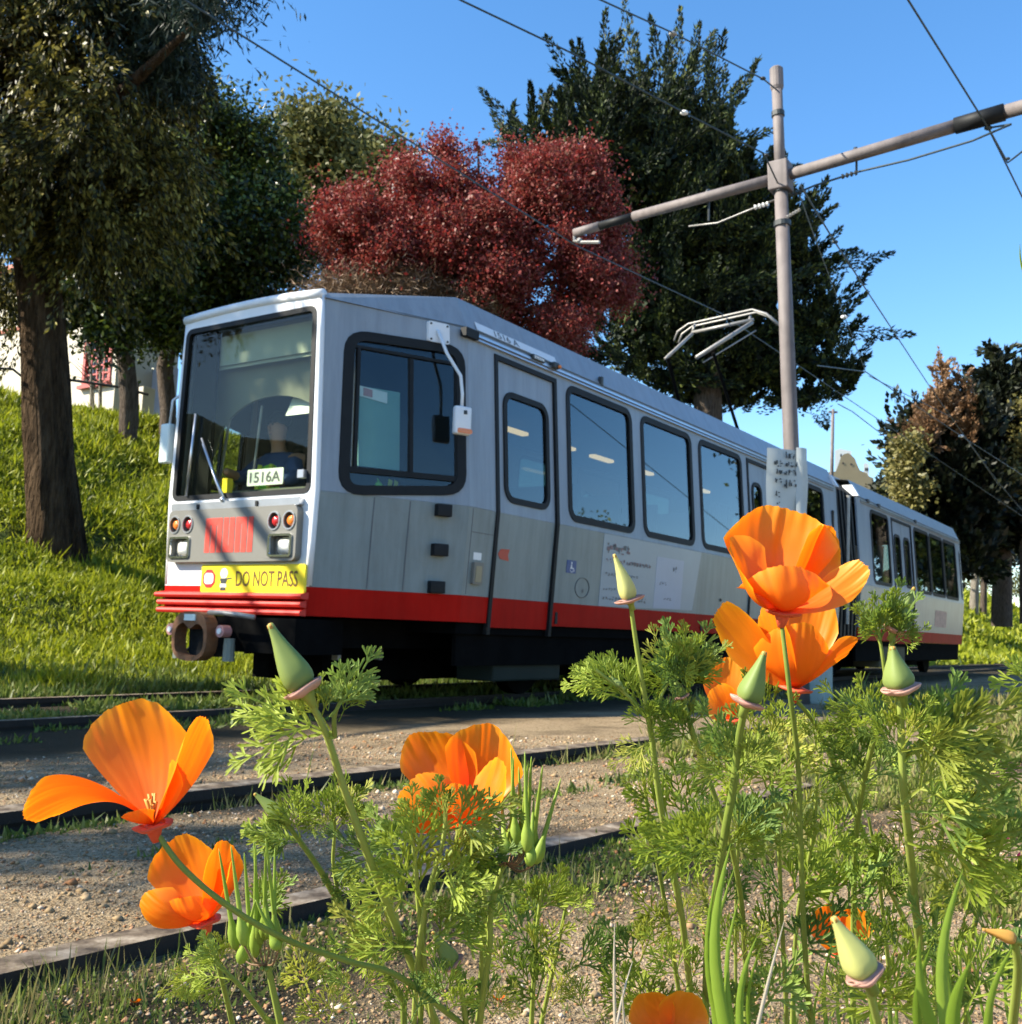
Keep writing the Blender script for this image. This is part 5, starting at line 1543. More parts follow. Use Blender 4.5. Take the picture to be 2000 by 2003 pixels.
cover('rail_side_grass', x, y, rg, 5, 0.035 + 0.010 * dist, 0.0030 + 0.0005 * dist, LM['dry'], 'thin dry grass blades standing along the near rails', 'grass', spread=0.02, lean=0.35)
# grassy patch to the right between the tracks and the camera
x, y, rg = scatter_ground(26000, 76, 2.0, 14, 8, 31)
s = nears(x, y); pn = vnoise(x, y, 0.5, 14)
k = (pn + 0.25 * sstep(np.degrees(np.arctan2(x, y)), 14, 26) > 0.72) & (s > -1.2) & (s < 5)
x, y = x[k], y[k]; dist = np.hypot(x, y)
cover('right_grass', x, y, rg, 6, 0.025 + 0.008 * dist, 0.004 + 0.0012 * dist, LM['dry'], 'pale grass tufts on the gravel at the right', 'grass', spread=0.03, lean=0.5)

# ------------------------------------------------------------------ house on the bank
M['stucco'] = mat('cream_stucco', (0.52, 0.47, 0.38), 0.8, var=0.05, scale=2, bmp=0.2)
M['redframe'] = mat('red_window_frame', (0.42, 0.08, 0.06), 0.5, var=0.1)
M['paneh'] = mat('dark_window_glass', (0.05, 0.05, 0.06), 0.1, var=0.2)
M['tile'] = mat('red_roof_tile', (0.38, 0.12, 0.07), 0.8, var=0.2, scale=6)
corner = at(220, 812, 27.0)
hz0 = corner.z - 0.6
hs = thing('house', Vector((corner.x, corner.y, hz0)), 'cream house with red framed windows on top of the bank at the left', 'house')
def hp(u, z, o=0.0):     # u metres left along the front, o proud of it
    return Vector((corner.x, corner.y, 0)) - TN * u - TD * o + Vector((0, 0, z))
zt_ = hz0 + 5.2
hwin = [(0.25, 1.35, corner.z + 0.95, corner.z + 2.05), (2.7, 3.9, corner.z + 0.8, corner.z + 2.3)]
add_plate('front_wall', [(0, hz0), (0, zt_), (9, zt_), (9, hz0)], [[(a, c_), (b_, c_), (b_, d_), (a, d_)] for a, b_, c_, d_ in hwin], hp, M['stucco'], hs, 0.0, -0.2)
mb = MB().hexa([hp(0, hz0, -0.201), hp(0, hz0, -1.9), hp(0.2, hz0, -1.9), hp(0.2, hz0, -0.201), hp(0, zt_, -0.201), hp(0, zt_, -1.9), hp(0.2, zt_, -1.9), hp(0.2, zt_, -0.201)])
mb.build('side_wall', M['stucco'], hs)
MB().hexa([hp(-0.3, zt_, 0.3), hp(9.2, zt_, 0.3), hp(9.2, zt_, -2.2), hp(-0.3, zt_, -2.2), hp(-0.1, zt_ + 0.25, 0.1), hp(9.2, zt_ + 0.25, 0.1), hp(9.2, zt_ + 0.7, -2.0), hp(0.1, zt_ + 0.7, -2.0)]).build('roof', M['tile'], hs)
for a, b_, c_, d_ in hwin:
    w_ = add_plate('window', [(a - .06, c_ - .06), (b_ + .06, c_ - .06), (b_ + .06, d_ + .06), (a - .06, d_ + .06)], [[(a + .05, c_ + .05), (b_ - .05, c_ + .05), (b_ - .05, d_ - .05), (a + .05, d_ - .05)]], hp, M['redframe'], hs, 0.04, -0.05)
    add_plate('pane', [(a, c_), (b_, c_), (b_, d_), (a, d_)], [], hp, M['paneh'], w_, -0.06, -0.08)
    mb = MB()
    for i in range(1, 4): mb.box(hp(a + (b_ - a) * i / 4, (c_ + d_) / 2, -0.01), TN * 0.02, TD * 0.02, Vector((0, 0, (d_ - c_) / 2)))
    for i in range(1, 5): mb.box(hp((a + b_) / 2, c_ + (d_ - c_) * i / 5, -0.012), TN * (b_ - a) / 2, TD * 0.015, Vector((0, 0, 0.02)))
    mb.build('glazing_bar', M['redframe'], w_)
    MB().box(hp((a + b_) / 2, c_ - 0.11, 0.06), TN * ((b_ - a) / 2 + 0.1), TD * 0.08, Vector((0, 0, 0.045))).build('sill', M['redframe'], w_)
ht = add_plate('trim_band', [(0.02, corner.z + 2.85), (8.9, corner.z + 2.85), (8.9, corner.z + 2.95), (0.02, corner.z + 2.95)], [], hp, M['tile'], hs, 0.05, 0.001)
# cream gate pillar and lavender wall right of the house
gp = at(280, 812, 25)
o = round_box('gate_pillar', gp + Vector((0, 0, 0.1)), TN * 0.17, TD * 0.17, Vector((0, 0, 0.55)), M['stucco'], None, 0.1)
tag(o, 'short cream pillar between the two smaller tree trunks', 'pillar')
gw = MB().box(at(305, 790, 28), TN * 0.7, TD * 0.1, Vector((0, 0, 0.9))).build('garden_wall', mat('lavender_wall', (0.40, 0.40, 0.48), 0.8, var=0.05))
tag(gw, 'pale lavender wall behind the cream pillar', 'wall')
# pavement edge and handrail on top of the bank
o = MB().hexa([at(125, 812, 24), at(240, 832, 24), at(240, 832, 24.6), at(125, 812, 24.6), at(125, 797, 24), at(240, 815, 24), at(240, 815, 24.6), at(125, 797, 24.6)]).build('kerb', M['dark'])
tag(o, 'dark kerb line along the top of the bank under the house', 'kerb')
hr = thing('handrail', at(60, 840, 23), 'thin dark handrail running across in front of the house', 'handrail')
MB().tube([at(-40, 718, 23), at(25, 722, 23), at(45, 738, 23), at(130, 742, 23), at(240, 758, 23), at(290, 772, 23)], 0.03, 6).build('rail', M['black'], hr)
for x_ in (60, 183, 270):
    MB().tube([at(x_, 745, 23.02), at(x_, 838, 23.02)], 0.022, 6).build('post', M['black'] if x_ != 183 else M['palebark'], hr)
# bare sapling in front of the window
sp = thing('sapling', at(192, 820, 24), 'pale bare sapling in front of the red framed window', 'tree')
rg3 = random.Random(9); mb = MB()
for x0_, x1_ in ((196, 188), (180, 168)):
    base = at(x0_, 815, 24); top = at(x1_, 645, 24)
    mb.tube([base, base.lerp(top, .5) + Vector((.05, 0, 0)), top], [0.05, 0.035, 0.012], 6)
    for k in range(12):
        p = base.lerp(top, rg3.uniform(0.25, 0.95)); q = p + Vector((rg3.choice((-1, 1)) * rg3.uniform(.2, .55), rg3.uniform(-.2, .2), rg3.uniform(.15, .5)))
        mb.tube([p, p.lerp(q, .5) + Vector((0, 0, .04)), q], [0.016, 0.01, 0.004], 4)
mb.build('branches', M['palebark'], sp)

# ------------------------------------------------------------------ far buildings
M['tan'] = mat('tan_stone', (0.30, 0.24, 0.15), 0.85, var=0.1, scale=0.4)
D_ = 150
out_ = [(1612, 1000), (1612, 925), (1636, 922), (1642, 905), (1646, 893), (1652, 888), (1660, 886), (1666, 890), (1673, 897), (1679, 912), (1683, 920), (1697, 926), (1699, 931), (1709, 935), (1711, 947), (1713, 1000)]
ctr = at(1660, 1000, D_)
gf = lambda a, b_, o: at(a, b_, D_ - o)
fb = thing('church_building', Vector((ctr.x, ctr.y, 0)), 'distant tan building with a curved stepped gable above the tram joint', 'building')
add_plate('gable_wall', [(p[0], 2200 - p[1] if False else p[1]) for p in out_], [], gf, M['tan'], fb, 0.0, -8.0)
for px, py in ((1650, 906), (1666, 908)):
    add_plate('window', disc((px, py), 2.2, 8), [], gf, M['paneh'], fb, 0.05, 0.01)
for k, (a, b_, c_, d_, lab) in enumerate(((1634, 878, 1668, 930, 'white tower showing left of the tan gable'), (1690, 905, 1702, 935, 'small white block behind the right step of the gable'), (1716, 940, 1738, 985, 'pale far house low beside the yellow green tree'), (1738, 962, 1760, 1000, 'second pale far house lower down to the right'))):
    D2 = 170 + 6 * k
    hb = thing('building', at((a + c_) / 2, 1100, D2), lab, 'building')
    add_plate('wall', [(a, d_ + 60), (a, b_ + 3), (a + (c_ - a) * .3, b_), (c_ - 2, b_ + 4), (c_, d_ + 60)], [], lambda u, v, o, D2=D2: at(u, v, D2 - o), M['purewhite'], hb, 0.0, -5.0)
    for i in range(2):
        u = a + (c_ - a) * (0.35 + 0.3 * i)
        add_plate('window', rr(u - 1.5, u + 1.5, b_ + 10, b_ + 16, 0.3), [], lambda u_, v, o, D2=D2: at(u_, v, D2 - o), M['paneh'], hb, 0.05, 0.01)
fp = thing('far_pole', at(1628, 1010, 48), 'thin distant pole rising beside the stepped gable building', 'pole')
MB().tube([at(1626, 1010, 48), at(1630, 800, 48)], [0.10, 0.07], 8).build('mast', M['pole'], fp, True)
MB().box(at(1630, 806, 48), Vector((0.2, 0, 0)), Vector((0, 0.05, 0)), Vector((0, 0, 0.04))).build('bracket', M['pole'], fp)
# far tree tufts on the skyline
tg = thing('tree', at(1725, 1010, 120), 'tiny dark green tree top on the skyline right of the gable', 'tree')
crown('crown', [B(1727, 958, 120, 14, 14, 2)], 40, 0.6, 30, 0.5, 0.3, LM['far'], tg, seed=91)

# ------------------------------------------------------------------ pole with crossarm
def pl(px, py, w):
    """point on the vertical plane at lateral w of the tram track, seen at a pixel"""
    v = at(px, py, 1) - CAM
    t = ((TO + TN * w) - CAM).dot(TN) / v.dot(TN)
    return CAM + v * t


def pn_(px, py, s):
    v = at(px, py, 1) - CAM
    t = s / (-(v.x * NN.x + v.y * NN.y))
    return CAM + v * t


pbase = tr(4.92, 2.85, -0.1); ptop = pl(1519, 135, 2.58)
pole = thing('line_pole', pbase, 'weathered grey pole with a long crossarm standing in front of the tram', 'pole')
axis = (ptop - pbase)
def pa(t): return pbase + axis * t
MB().tube([pa(0), pa(0.2), pa(0.56), pa(0.80)], [0.086, 0.083, 0.076, 0.070], 18).build('mast', M['pole'], pole, True)
MB().tube([pa(0.80), pa(0.97)], [0.058, 0.056], 18).build('upper_mast', M['pole'], pole, True)
MB().tube([pa(0.965), pa(0.970), pa(1.0), pa(1.003)], [0.060, 0.072, 0.072, 0.05], 16).build('cap', M['pole'], pole)
for t_, r_ in ((0.925, 0.064), (0.80, 0.078), (0.745, 0.084)):
    MB().tube([pa(t_ - 0.004), pa(t_ + 0.004)], r_ + 0.006, 16).build('band', M['textdark'], pole)
# where the arm crosses
tz = None
for k in range(1000):
    q = pa(k / 1000); v = q - CAM; py_ = 1001.5 - F_PX * v.dot(UP) / v.dot(FWD)
    if py_ < 347: tz = k / 1000; break
cross = pa(tz)
round_box('arm_clamp', cross, TN * 0.11, TD * 0.10, axis.normalized() * 0.16, M['pole'], pole, 0.2)
AL = tr(4.93, 0.02, 5.42); ARr = tr(4.93, 5.05, 5.74)
adir = (ARr - AL).normalized()
MB().tube([AL, AL + adir * 0.35], [0.052, 0.055], 14).build('crossarm', M['pole'], pole, True)
MB().tube([AL + adir * 0.35, AL + adir * 0.80], 0.049, 14).build('crossarm_sleeve', M['black'], pole, True)
MB().tube([AL + adir * 0.80, cross], [0.056, 0.060], 14).build('crossarm', M['pole'], pole, True)
slv = pl  # dark sleeve near the right end
MB().tube([cross, AL + adir * 4.35], [0.060, 0.066], 14).build('crossarm', M['pole'], pole, True)
MB().tube([AL + adir * 4.35, AL + adir * 4.80], [0.080, 0.084], 14).build('crossarm_sleeve', M['black'], pole, True)
MB().tube([AL + adir * 4.80, AL + adir * 6.2], [0.068, 0.070], 14).build('crossarm', M['pole'], pole, True)
mb = MB()
mb.tube([AL + Vector((0, 0, 0)), AL - Vector((0, 0, 0.10)), AL + adir * 0.1 - Vector((0, 0, 0.14)), AL + adir * 0.35 - Vector((0, 0, 0.20))], 0.020, 6)
mb.ico(AL + adir * 0.07 - Vector((0, 0, 0.11)), 0.04, 1)
mb.build('wire_clip', M['steel'], pole)
def A(t, dz): return AL + adir * t + Vector((0, 0, dz))
cr = (cross - AL).dot(adir)
# span rods under the arm with hangers and insulators
mb = MB().tube([A(cr + 0.08, -0.26), A(cr + 0.35, -0.22), A(cr + 0.8, -0.20), A(cr + 1.3, -0.22), A(cr + 1.9, -0.20), A(cr + 2.25, -0.14)], 0.011, 6)
mb.build('steady_rod', M['wire'], pole, True)
mb = MB().tube([A(cr - 0.08, -0.26), A(cr - 0.4, -0.30), A(cr - 0.75, -0.35), A(cr - 1.1, -0.30)], 0.010, 6)
mb.build('steady_rod', M['steel'], pole, True)
for t_ in (cr + 0.78, cr - 0.86):
    MB().tube([A(t_, 0.065), A(t_, -0.30 if t_ < cr else -0.20)], 0.012, 6).build('hanger', M['textdark'], pole)
    MB().tube([A(t_ - .012, 0), A(t_ + .012, 0)], 0.072, 12).build('band', M['textdark'], pole)
for t_, dz in ((cr + 0.70, -0.205), (cr + 0.16, -0.25), (cr - 0.25, -0.285)):
    mb = MB()
    for i in range(4): mb.tube([A(t_ - .07 + i * .045, dz), A(t_ - .05 + i * .045, dz)], [0.028, 0.022], 10)
    mb.build('insulator', M['textdark'] if t_ > cr else M['purewhite'], pole)
mb = MB()
for i in range(5): mb.tube([pa(0.745) + Vector((0.03 + i * .03, -0.06, 0.05 + i * 0.02)), pa(0.745) + Vector((0.05 + i * .03, -0.06, 0.06 + i * 0.02))], 0.018, 6)
mb.build('chain_link', M['steel'], pole)
# base block, pale green, beside the pole foot
bb = hit(1598, 1377)
o = round_box('concrete_block', bb + Vector((0, 0, 0.20)), TN * 0.13, TD * 0.13, Vector((0, 0, 0.21)), mat('green_grey_concrete', (0.30, 0.36, 0.33), 0.85, var=0.1, scale=8, bmp=0.3), None, 0.3)
tag(o, 'pale green concrete block at the foot of the pole behind the big poppies', 'block')
# notice boards fixed round the pole
nb = thing('notice', pa(0.3), 'weathered pale notice sheets with dark print strapped round the pole', 'notice')
pc_ = pl(1545, 940, 2.72)
def nf(c, du, wid, hei, bend, m_, name, parent=None, off=0.0, u0=-1, u1=1, v0=-1, v1=1):
    vs = []; fs = []; n = 8
    for i in range(n + 1):
        for j in range(n + 1):
            u = u0 + (u1 - u0) * i / n; v = v0 + (v1 - v0) * j / n
            vs.append(c + du * (u * wid) + Vector((0, 0, v * hei)) + du.cross(Vector((0, 0, 1))) * (-bend * u * u + off + 0.008 * math.sin(v * 4 + u * 2)))
    for i in range(n):
        for j in range(n): fs.append((i * (n + 1) + j, (i + 1) * (n + 1) + j, (i + 1) * (n + 1) + j + 1, i * (n + 1) + j + 1))
    k = len(vs); back = du.cross(Vector((0, 0, 1))) * -0.004
    vs += [v + back for v in vs]; fs += [tuple(q + k for q in reversed(f)) for f in fs]
    return mk(name, vs, fs, m_, parent, True)
M['sheet'] = mat('weathered_sheet', (0.42, 0.46, 0.45), 0.6, var=0.12, scale=4, dirt=0.3, dirtc=(0.3, 0.33, 0.36))
dl_ = (pl(1568, 880, 2.72) - pl(1502, 897, 2.86)); dl_.z = 0; du1 = Vector((0.96, 0.28, 0)).normalized()
c1 = at(1536, 955, 9.55); c2 = at(1577, 955, 9.60)
s1 = nf(c1, du1, 0.175, 0.36, 0.02, M['sheet'], 'sheet', nb)
s2 = nf(c2, Vector((0.75, 0.66, 0)).normalized(), 0.085, 0.37, 0.05, M['sheet'], 'sheet', nb)
fwd_n = du1.cross(Vector((0, 0, 1)))
prn = random.Random(11)
mb = MB()
def pr_sheet(u0, u1, v0, v1, k_=3):
    for _ in range(k_):
        a_, b_ = sorted((prn.uniform(u0, u1), prn.uniform(u0, u1))); c_, d_ = sorted((prn.uniform(v0, v1), prn.uniform(v0, v1)))
        b_ = max(b_, a_ + .012); d_ = max(d_, c_ + .010)
        pts = [(a_, c_), (b_, c_), (b_, d_), (a_, d_)]
        mb.add([c1 + du1 * u + Vector((0, 0, v)) + fwd_n * (0.017 - 0.02 * (u / 0.175) ** 2) for u, v in pts], [(0, 1, 2, 3)])
for (v0, v1, n_, u0, u1) in ((0.27, 0.34, 4, -0.02, 0.15), (0.19, 0.25, 5, -0.12, 0.15), (0.12, 0.175, 5, -0.12, 0.12), (-0.01, 0.085, 5, -0.12, 0.13), (-0.09, -0.02, 2, -0.11, -0.05), (-0.16, -0.135, 1, -0.09, -0.05)):
    for i in range(n_):
        a_ = u0 + (u1 - u0) * i / n_; b_ = u0 + (u1 - u0) * (i + 0.8) / n_
        pr_sheet(a_, b_, v0, v1)
o = mb.build('print', M['textdark'], nb); o['kind'] = 'stuff'
o['label'] = 'rows of dark weathered print'

# ------------------------------------------------------------------ wires
def wire(pts, r, label, name='overhead_wire', sag=0.0, group=None, ins=()):
    if 'top' in label:      # carries on out of the frame to the next pole
        a_, b_ = Vector(pts[0]), Vector(pts[1])
        pts = [a_ + (a_ - b_).normalized() * 22] + list(pts)
    P = []
    for i in range(len(pts) - 1):
        for k in range(10):
            t = k / 10; p = Vector(pts[i]).lerp(Vector(pts[i + 1]), t); p = p - Vector((0, 0, sag * 4 * t * (1 - t))); P.append(p)
    P.append(Vector(pts[-1]))
    if ins:
        t = thing(name, P[0], label, 'wire', group)
        MB().tube(P, r, 6).build('strand', M['wire'], t)
        for p, rr_, mm in ins:
            mb = MB().ico(p, rr_ * 0.6, 2, (1.5, 1.2, 0.9)); mb.build('insulator', M[mm], t, True)
        return t
    o = MB().tube(P, r, 6).build(name, M['wire'])
    return tag(o, label, 'wire', group)


wire([pl(330, -20, 0.02), pl(446, 52, 0.02), tr(4.95, 0.03, 5.27), tr(9.35, 0.05, 5.63), tr(30, 0, 5.7), tr(80, 0, 5.8)], 0.0085, 'contact wire running from the top left over the red tree to the pantograph', 'contact_wire')
wire([at(880, -12, 8.2), at(902, 0, 8.3), at(1120, 104, 9.2), at(1337, 219, 10.2), at(1495, 300, 10.85), pa(0.80)], 0.0085, 'guy wire from the top edge past the cypress to the pole at arm height', ins=[(at(1339, 220, 10.2), 0.045, 'purewhite'), (at(1500, 303, 10.8), 0.03, 'textdark')])
wire([at(1150, -12, 8.6), at(1177, 0, 8.7), at(1317, 64, 9.7), at(1495, 155, 10.9), pa(0.965)], 0.0085, 'guy wire from the top edge to the head of the pole', ins=[(at(1317, 66, 9.7), 0.045, 'steel'), (at(1493, 153, 10.85), 0.035, 'textdark')])
q0 = pn_(1770, -12, NS); q1 = pn_(1934, 250, NS); q2 = pn_(2000, 384, NS)
wire([q0 + (q0 - q1) * 0.4, q0, q1, q2, q2 + (q2 - q1) * 14], 0.0085, 'contact wire of the near track crossing under the crossarm at the right', 'contact_wire',
     ins=[(q1, 0.045, 'wire'), (pn_(1972, 310, NS), 0.03, 'wire')])
wire([A(cr + 2.25, -0.14), q1, pn_(1972, 318, NS), at(2060, 250, 10)], 0.010, 'short pull off rod hooking the near contact wire under the crossarm')
wire([at(1566, 362, 10.8), at(1633, 472, 13), at(1820, 757, 24), at(1955, 950, 40)], 0.010, 'steep wire dropping right from the pole with a bead on it', ins=[(at(1634, 473, 13), 0.045, 'wire')])
wire([at(1566, 385, 10.9), at(1600, 480, 14), at(1655, 625, 19), at(1694, 727, 24)], 0.008, 'faint wire dropping from the pole past the cypress edge', ins=[(at(1652, 620, 19), 0.07, 'purewhite')])
wire([at(1600, 715, 20), at(1694, 727, 24), at(1881, 853, 34), at(2010, 935, 44)], 0.013, 'wire slanting across the dark trees at the right with a white bead', ins=[(at(1881, 853, 34), 0.10, 'purewhite')])
wire([at(1640, 790, 26), at(1668, 805, 28), at(1750, 868, 36)], 0.013, 'short low wire running down to the yellow green tree')
wire([at(1700, 735, 24.2), at(1860, 815, 34.3), at(1955, 945, 40.2), at(2010, 1010, 44)], 0.010, 'thin second wire forking down across the dark trees')
# street lamp behind the red tree
slp = thing('street_lamp', Vector((at(790, 700, 27).x, at(790, 700, 27).y, 0)), 'white street lamp head peeking over the red tree', 'street lamp')
MB().tube([Vector((at(770, 700, 27).x, at(770, 700, 27).y, 0)), at(772, 400, 27), at(775, 312, 27)], [0.11, 0.09, 0.07], 10).build('post', M['pole'], slp, True)
MB().tube([at(775, 312, 27), at(800, 304, 27), at(838, 297, 27)], 0.035, 8).build('arm', M['card'], slp, True)
lh = MB().ico(at(860, 295, 27), 0.24, 2, (1.35, 0.7, 0.55)); lh.build('lamp_head', M['card'], slp, True)

# ------------------------------------------------------------------ poppies and their foliage
def petal_mat():
    mt, nt, b = nodes_of('poppy_petal')
    nt.nodes.remove(b)
    a = nt.nodes.new('ShaderNodeAttribute'); a.attribute_name = 'reach'
    n = tex(nt, 'ShaderNodeTexNoise', 160, 4, 0.6)
    a2 = nt.nodes.new('ShaderNodeAttribute'); a2.attribute_name = 'streak'
    st = ramp(nt, a2.outputs['Fac'], [(0.0, (0.86, 0.78, 0.7)), (0.5, (1, 1, 1))])
    dc = ramp(nt, a.outputs['Fac'], [(0.0, (0.85, 0.11, 0.003)), (0.4, (0.93, 0.20, 0.004)), (0.85, (0.96, 0.29, 0.006)), (1.0, (0.98, 0.42, 0.010))])
    tc = ramp(nt, a.outputs['Fac'], [(0.0, (0.80, 0.045, 0.002)), (0.4, (0.95, 0.115, 0.003)), (0.9, (0.98, 0.165, 0.004)), (1.0, (1.0, 0.36, 0.010))])
    def mul(x):
        mx = nt.nodes.new('ShaderNodeMix'); mx.data_type = 'RGBA'; mx.blend_type = 'MULTIPLY'; mx.inputs[0].default_value = 0.08
        nt.links.new(x, mx.inputs[6]); nt.links.new(st, mx.inputs[7]); return mx.outputs[2]
    d = nt.nodes.new('ShaderNodeBsdfDiffuse'); nt.links.new(mul(dc), d.inputs[0])
    t = nt.nodes.new('ShaderNodeBsdfTranslucent'); nt.links.new(mul(tc), t.inputs[0])
    g_ = nt.nodes.new('ShaderNodeBsdfGlossy'); g_.inputs['Roughness'].default_value = 0.45; g_.inputs[0].default_value = (1, 0.9, 0.7, 1)
    ms = nt.nodes.new('ShaderNodeMixShader'); ms.inputs[0].default_value = 0.52
    nt.links.new(d.outputs[0], ms.inputs[1]); nt.links.new(t.outputs[0], ms.inputs[2])
    m2_ = nt.nodes.new('ShaderNodeMixShader'); m2_.inputs[0].default_value = 0.03
    nt.links.new(ms.outputs[0], m2_.inputs[1]); nt.links.new(g_.outputs[0], m2_.inputs[2])
    nt.links.new(m2_.outputs[0], nt.nodes['Material Output'].inputs[0])
    bp = nt.nodes.new('ShaderNodeBump'); bp.inputs['Strength'].default_value = 0.10; bp.inputs['Distance'].default_value = 0.0006
    nt.links.new(a2.outputs['Fac'], bp.inputs['Height']); nt.links.new(bp.outputs[0], d.inputs['Normal'])
    return mt


M['petal'] = petal_mat()


def green(name, c0, c1, c2, transl=0.35, sc=30):
    mt, nt, b = nodes_of(name)
    oi = nt.nodes.new('ShaderNodeObjectInfo')
    n = tex(nt, 'ShaderNodeTexNoise', sc, 3, 0.6)
    ad = nt.nodes.new('ShaderNodeMath'); ad.operation = 'MULTIPLY_ADD'; ad.inputs[1].default_value = 0.45
    sc2 = nt.nodes.new('ShaderNodeMath'); sc2.operation = 'MULTIPLY'; sc2.inputs[1].default_value = 0.55
    nt.links.new(n.outputs[0], sc2.inputs[0])
    nt.links.new(oi.outputs['Random'], ad.inputs[0]); nt.links.new(sc2.outputs[0], ad.inputs[2])
    col = ramp(nt, ad.outputs[0], [(0.15, c0), (0.5, c1), (0.85, c2)])
    nt.links.new(col, b.inputs['Base Color']); b.inputs['Roughness'].default_value = 0.55; b.inputs['Specular IOR Level'].default_value = 0.35
    t = nt.nodes.new('ShaderNodeBsdfTranslucent'); nt.links.new(col, t.inputs[0])
    ms = nt.nodes.new('ShaderNodeMixShader'); ms.inputs[0].default_value = transl
    nt.links.new(b.outputs[0], ms.inputs[1]); nt.links.new(t.outputs[0], ms.inputs[2])
    nt.links.new(ms.outputs[0], nt.nodes['Material Output'].inputs[0])
    return mt


M['frond'] = green('poppy_leaf', (0.13, 0.19, 0.022), (0.28, 0.36, 0.036), (0.46, 0.54, 0.08), 0.45)
M['frond2'] = green('poppy_leaf_blue_green', (0.08, 0.14, 0.030), (0.17, 0.26, 0.045), (0.30, 0.40, 0.08), 0.4)
M['frond3'] = green('poppy_leaf_yellowing', (0.20, 0.24, 0.03), (0.34, 0.38, 0.05), (0.48, 0.46, 0.09), 0.45)
M['stem'] = green('poppy_stem', (0.17, 0.23, 0.04), (0.27, 0.34, 0.06), (0.38, 0.44, 0.10), 0.2)
M['bud'] = green('poppy_bud', (0.15, 0.22, 0.05), (0.21, 0.28, 0.07), (0.28, 0.34, 0.10), 0.2)
M['budy'] = green('pale_yellow_bud', (0.50, 0.52, 0.16), (0.58, 0.58, 0.20), (0.62, 0.60, 0.24), 0.25)
M['rim'] = green('pink_bud_rim', (0.62, 0.30, 0.24), (0.68, 0.38, 0.30), (0.72, 0.46, 0.36), 0.3)
M['rimred'] = green('red_flower_base', (0.70, 0.08, 0.03), (0.78, 0.11, 0.04), (0.80, 0.16, 0.08), 0.3)
M['tipo'] = green('orange_bud_tip', (0.55, 0.28, 0.05), (0.6, 0.32, 0.07), (0.65, 0.36, 0.09), 0.2)
M['bill'] = green('storksbill_beak', (0.24, 0.34, 0.04), (0.30, 0.42, 0.06), (0.36, 0.47, 0.09), 0.35)
M['stalk'] = green('brown_stalk', (0.14, 0.08, 0.04), (0.20, 0.12, 0.06), (0.26, 0.17, 0.08), 0.05)
M['straw'] = green('dry_straw', (0.42, 0.34, 0.22), (0.50, 0.42, 0.30), (0.58, 0.50, 0.38), 0.1)
M['grassb'] = green('fresh_grass_blade', (0.16, 0.26, 0.02), (0.24, 0.36, 0.03), (0.32, 0.44, 0.06), 0.45)


def catmull(P, k=8):
    P = [Vector(p) for p in P]
    if len(P) < 3: return [P[0].lerp(P[1], i / k) for i in range(k + 1)]
    Q = [P[0] * 2 - P[1]] + P + [P[-1] * 2 - P[-2]]
    out = []
    for i in range(1, len(Q) - 2):
        for j in range(k):
            t = j / k
            out.append(0.5 * ((2 * Q[i]) + (Q[i + 1] - Q[i - 1]) * t + (2 * Q[i - 1] - 5 * Q[i] + 4 * Q[i + 1] - Q[i + 2]) * t * t + (3 * Q[i] - Q[i - 1] - 3 * Q[i + 1] + Q[i + 2]) * t ** 3))
    out.append(P[-1])
    return out


def stem(pts, parent, r0=0.0013, r1=0.0017, m_='stem', ground=True, name='stem'):
    """ribbed stem; pts = (px, py, depth) from the flower down; ends in the ground"""
    P = [at(*p) if not isinstance(p, Vector) else p for p in pts]
    C_ = catmull(P, 8)
    if ground:
        e = P[-1]; d = (P[-1] - P[-2]); d.z = 0
        g_ = e + d * 1.2
        g_ = Vector((g_.x, g_.y, gz(g_.x, g_.y) - 0.01))
        C_ += [e.lerp(g_, f) for f in (0.25, 0.6, 1.0)]
    n = 12; vs = []; fs = []
    ref = None
    for i, q in enumerate(C_):
        t = (C_[min(i + 1, len(C_) - 1)] - C_[max(0, i - 1)]).normalized()
        if ref is None: ref = t.orthogonal().normalized()
        a = (ref - t * ref.dot(t)).normalized(); b_ = t.cross(a); ref = a
        r = r0 + (r1 - r0) * i / (len(C_) - 1)
        for k in range(n):
            an = 2 * math.pi * k / n; rk = r * (1.0 if k % 2 else 0.84)
            vs.append(q + (a * math.cos(an) + b_ * math.sin(an)) * rk)
    for i in range(len(C_) - 1):
        for k in range(n): fs.append((i * n + k, i * n + (k + 1) % n, (i + 1) * n + (k + 1) % n, (i + 1) * n + k))
    return mk(name, vs, fs, M[m_], parent, True)


def cam_vec(x, y, z):
    return RIGHT * x + UP * y - FWD * z


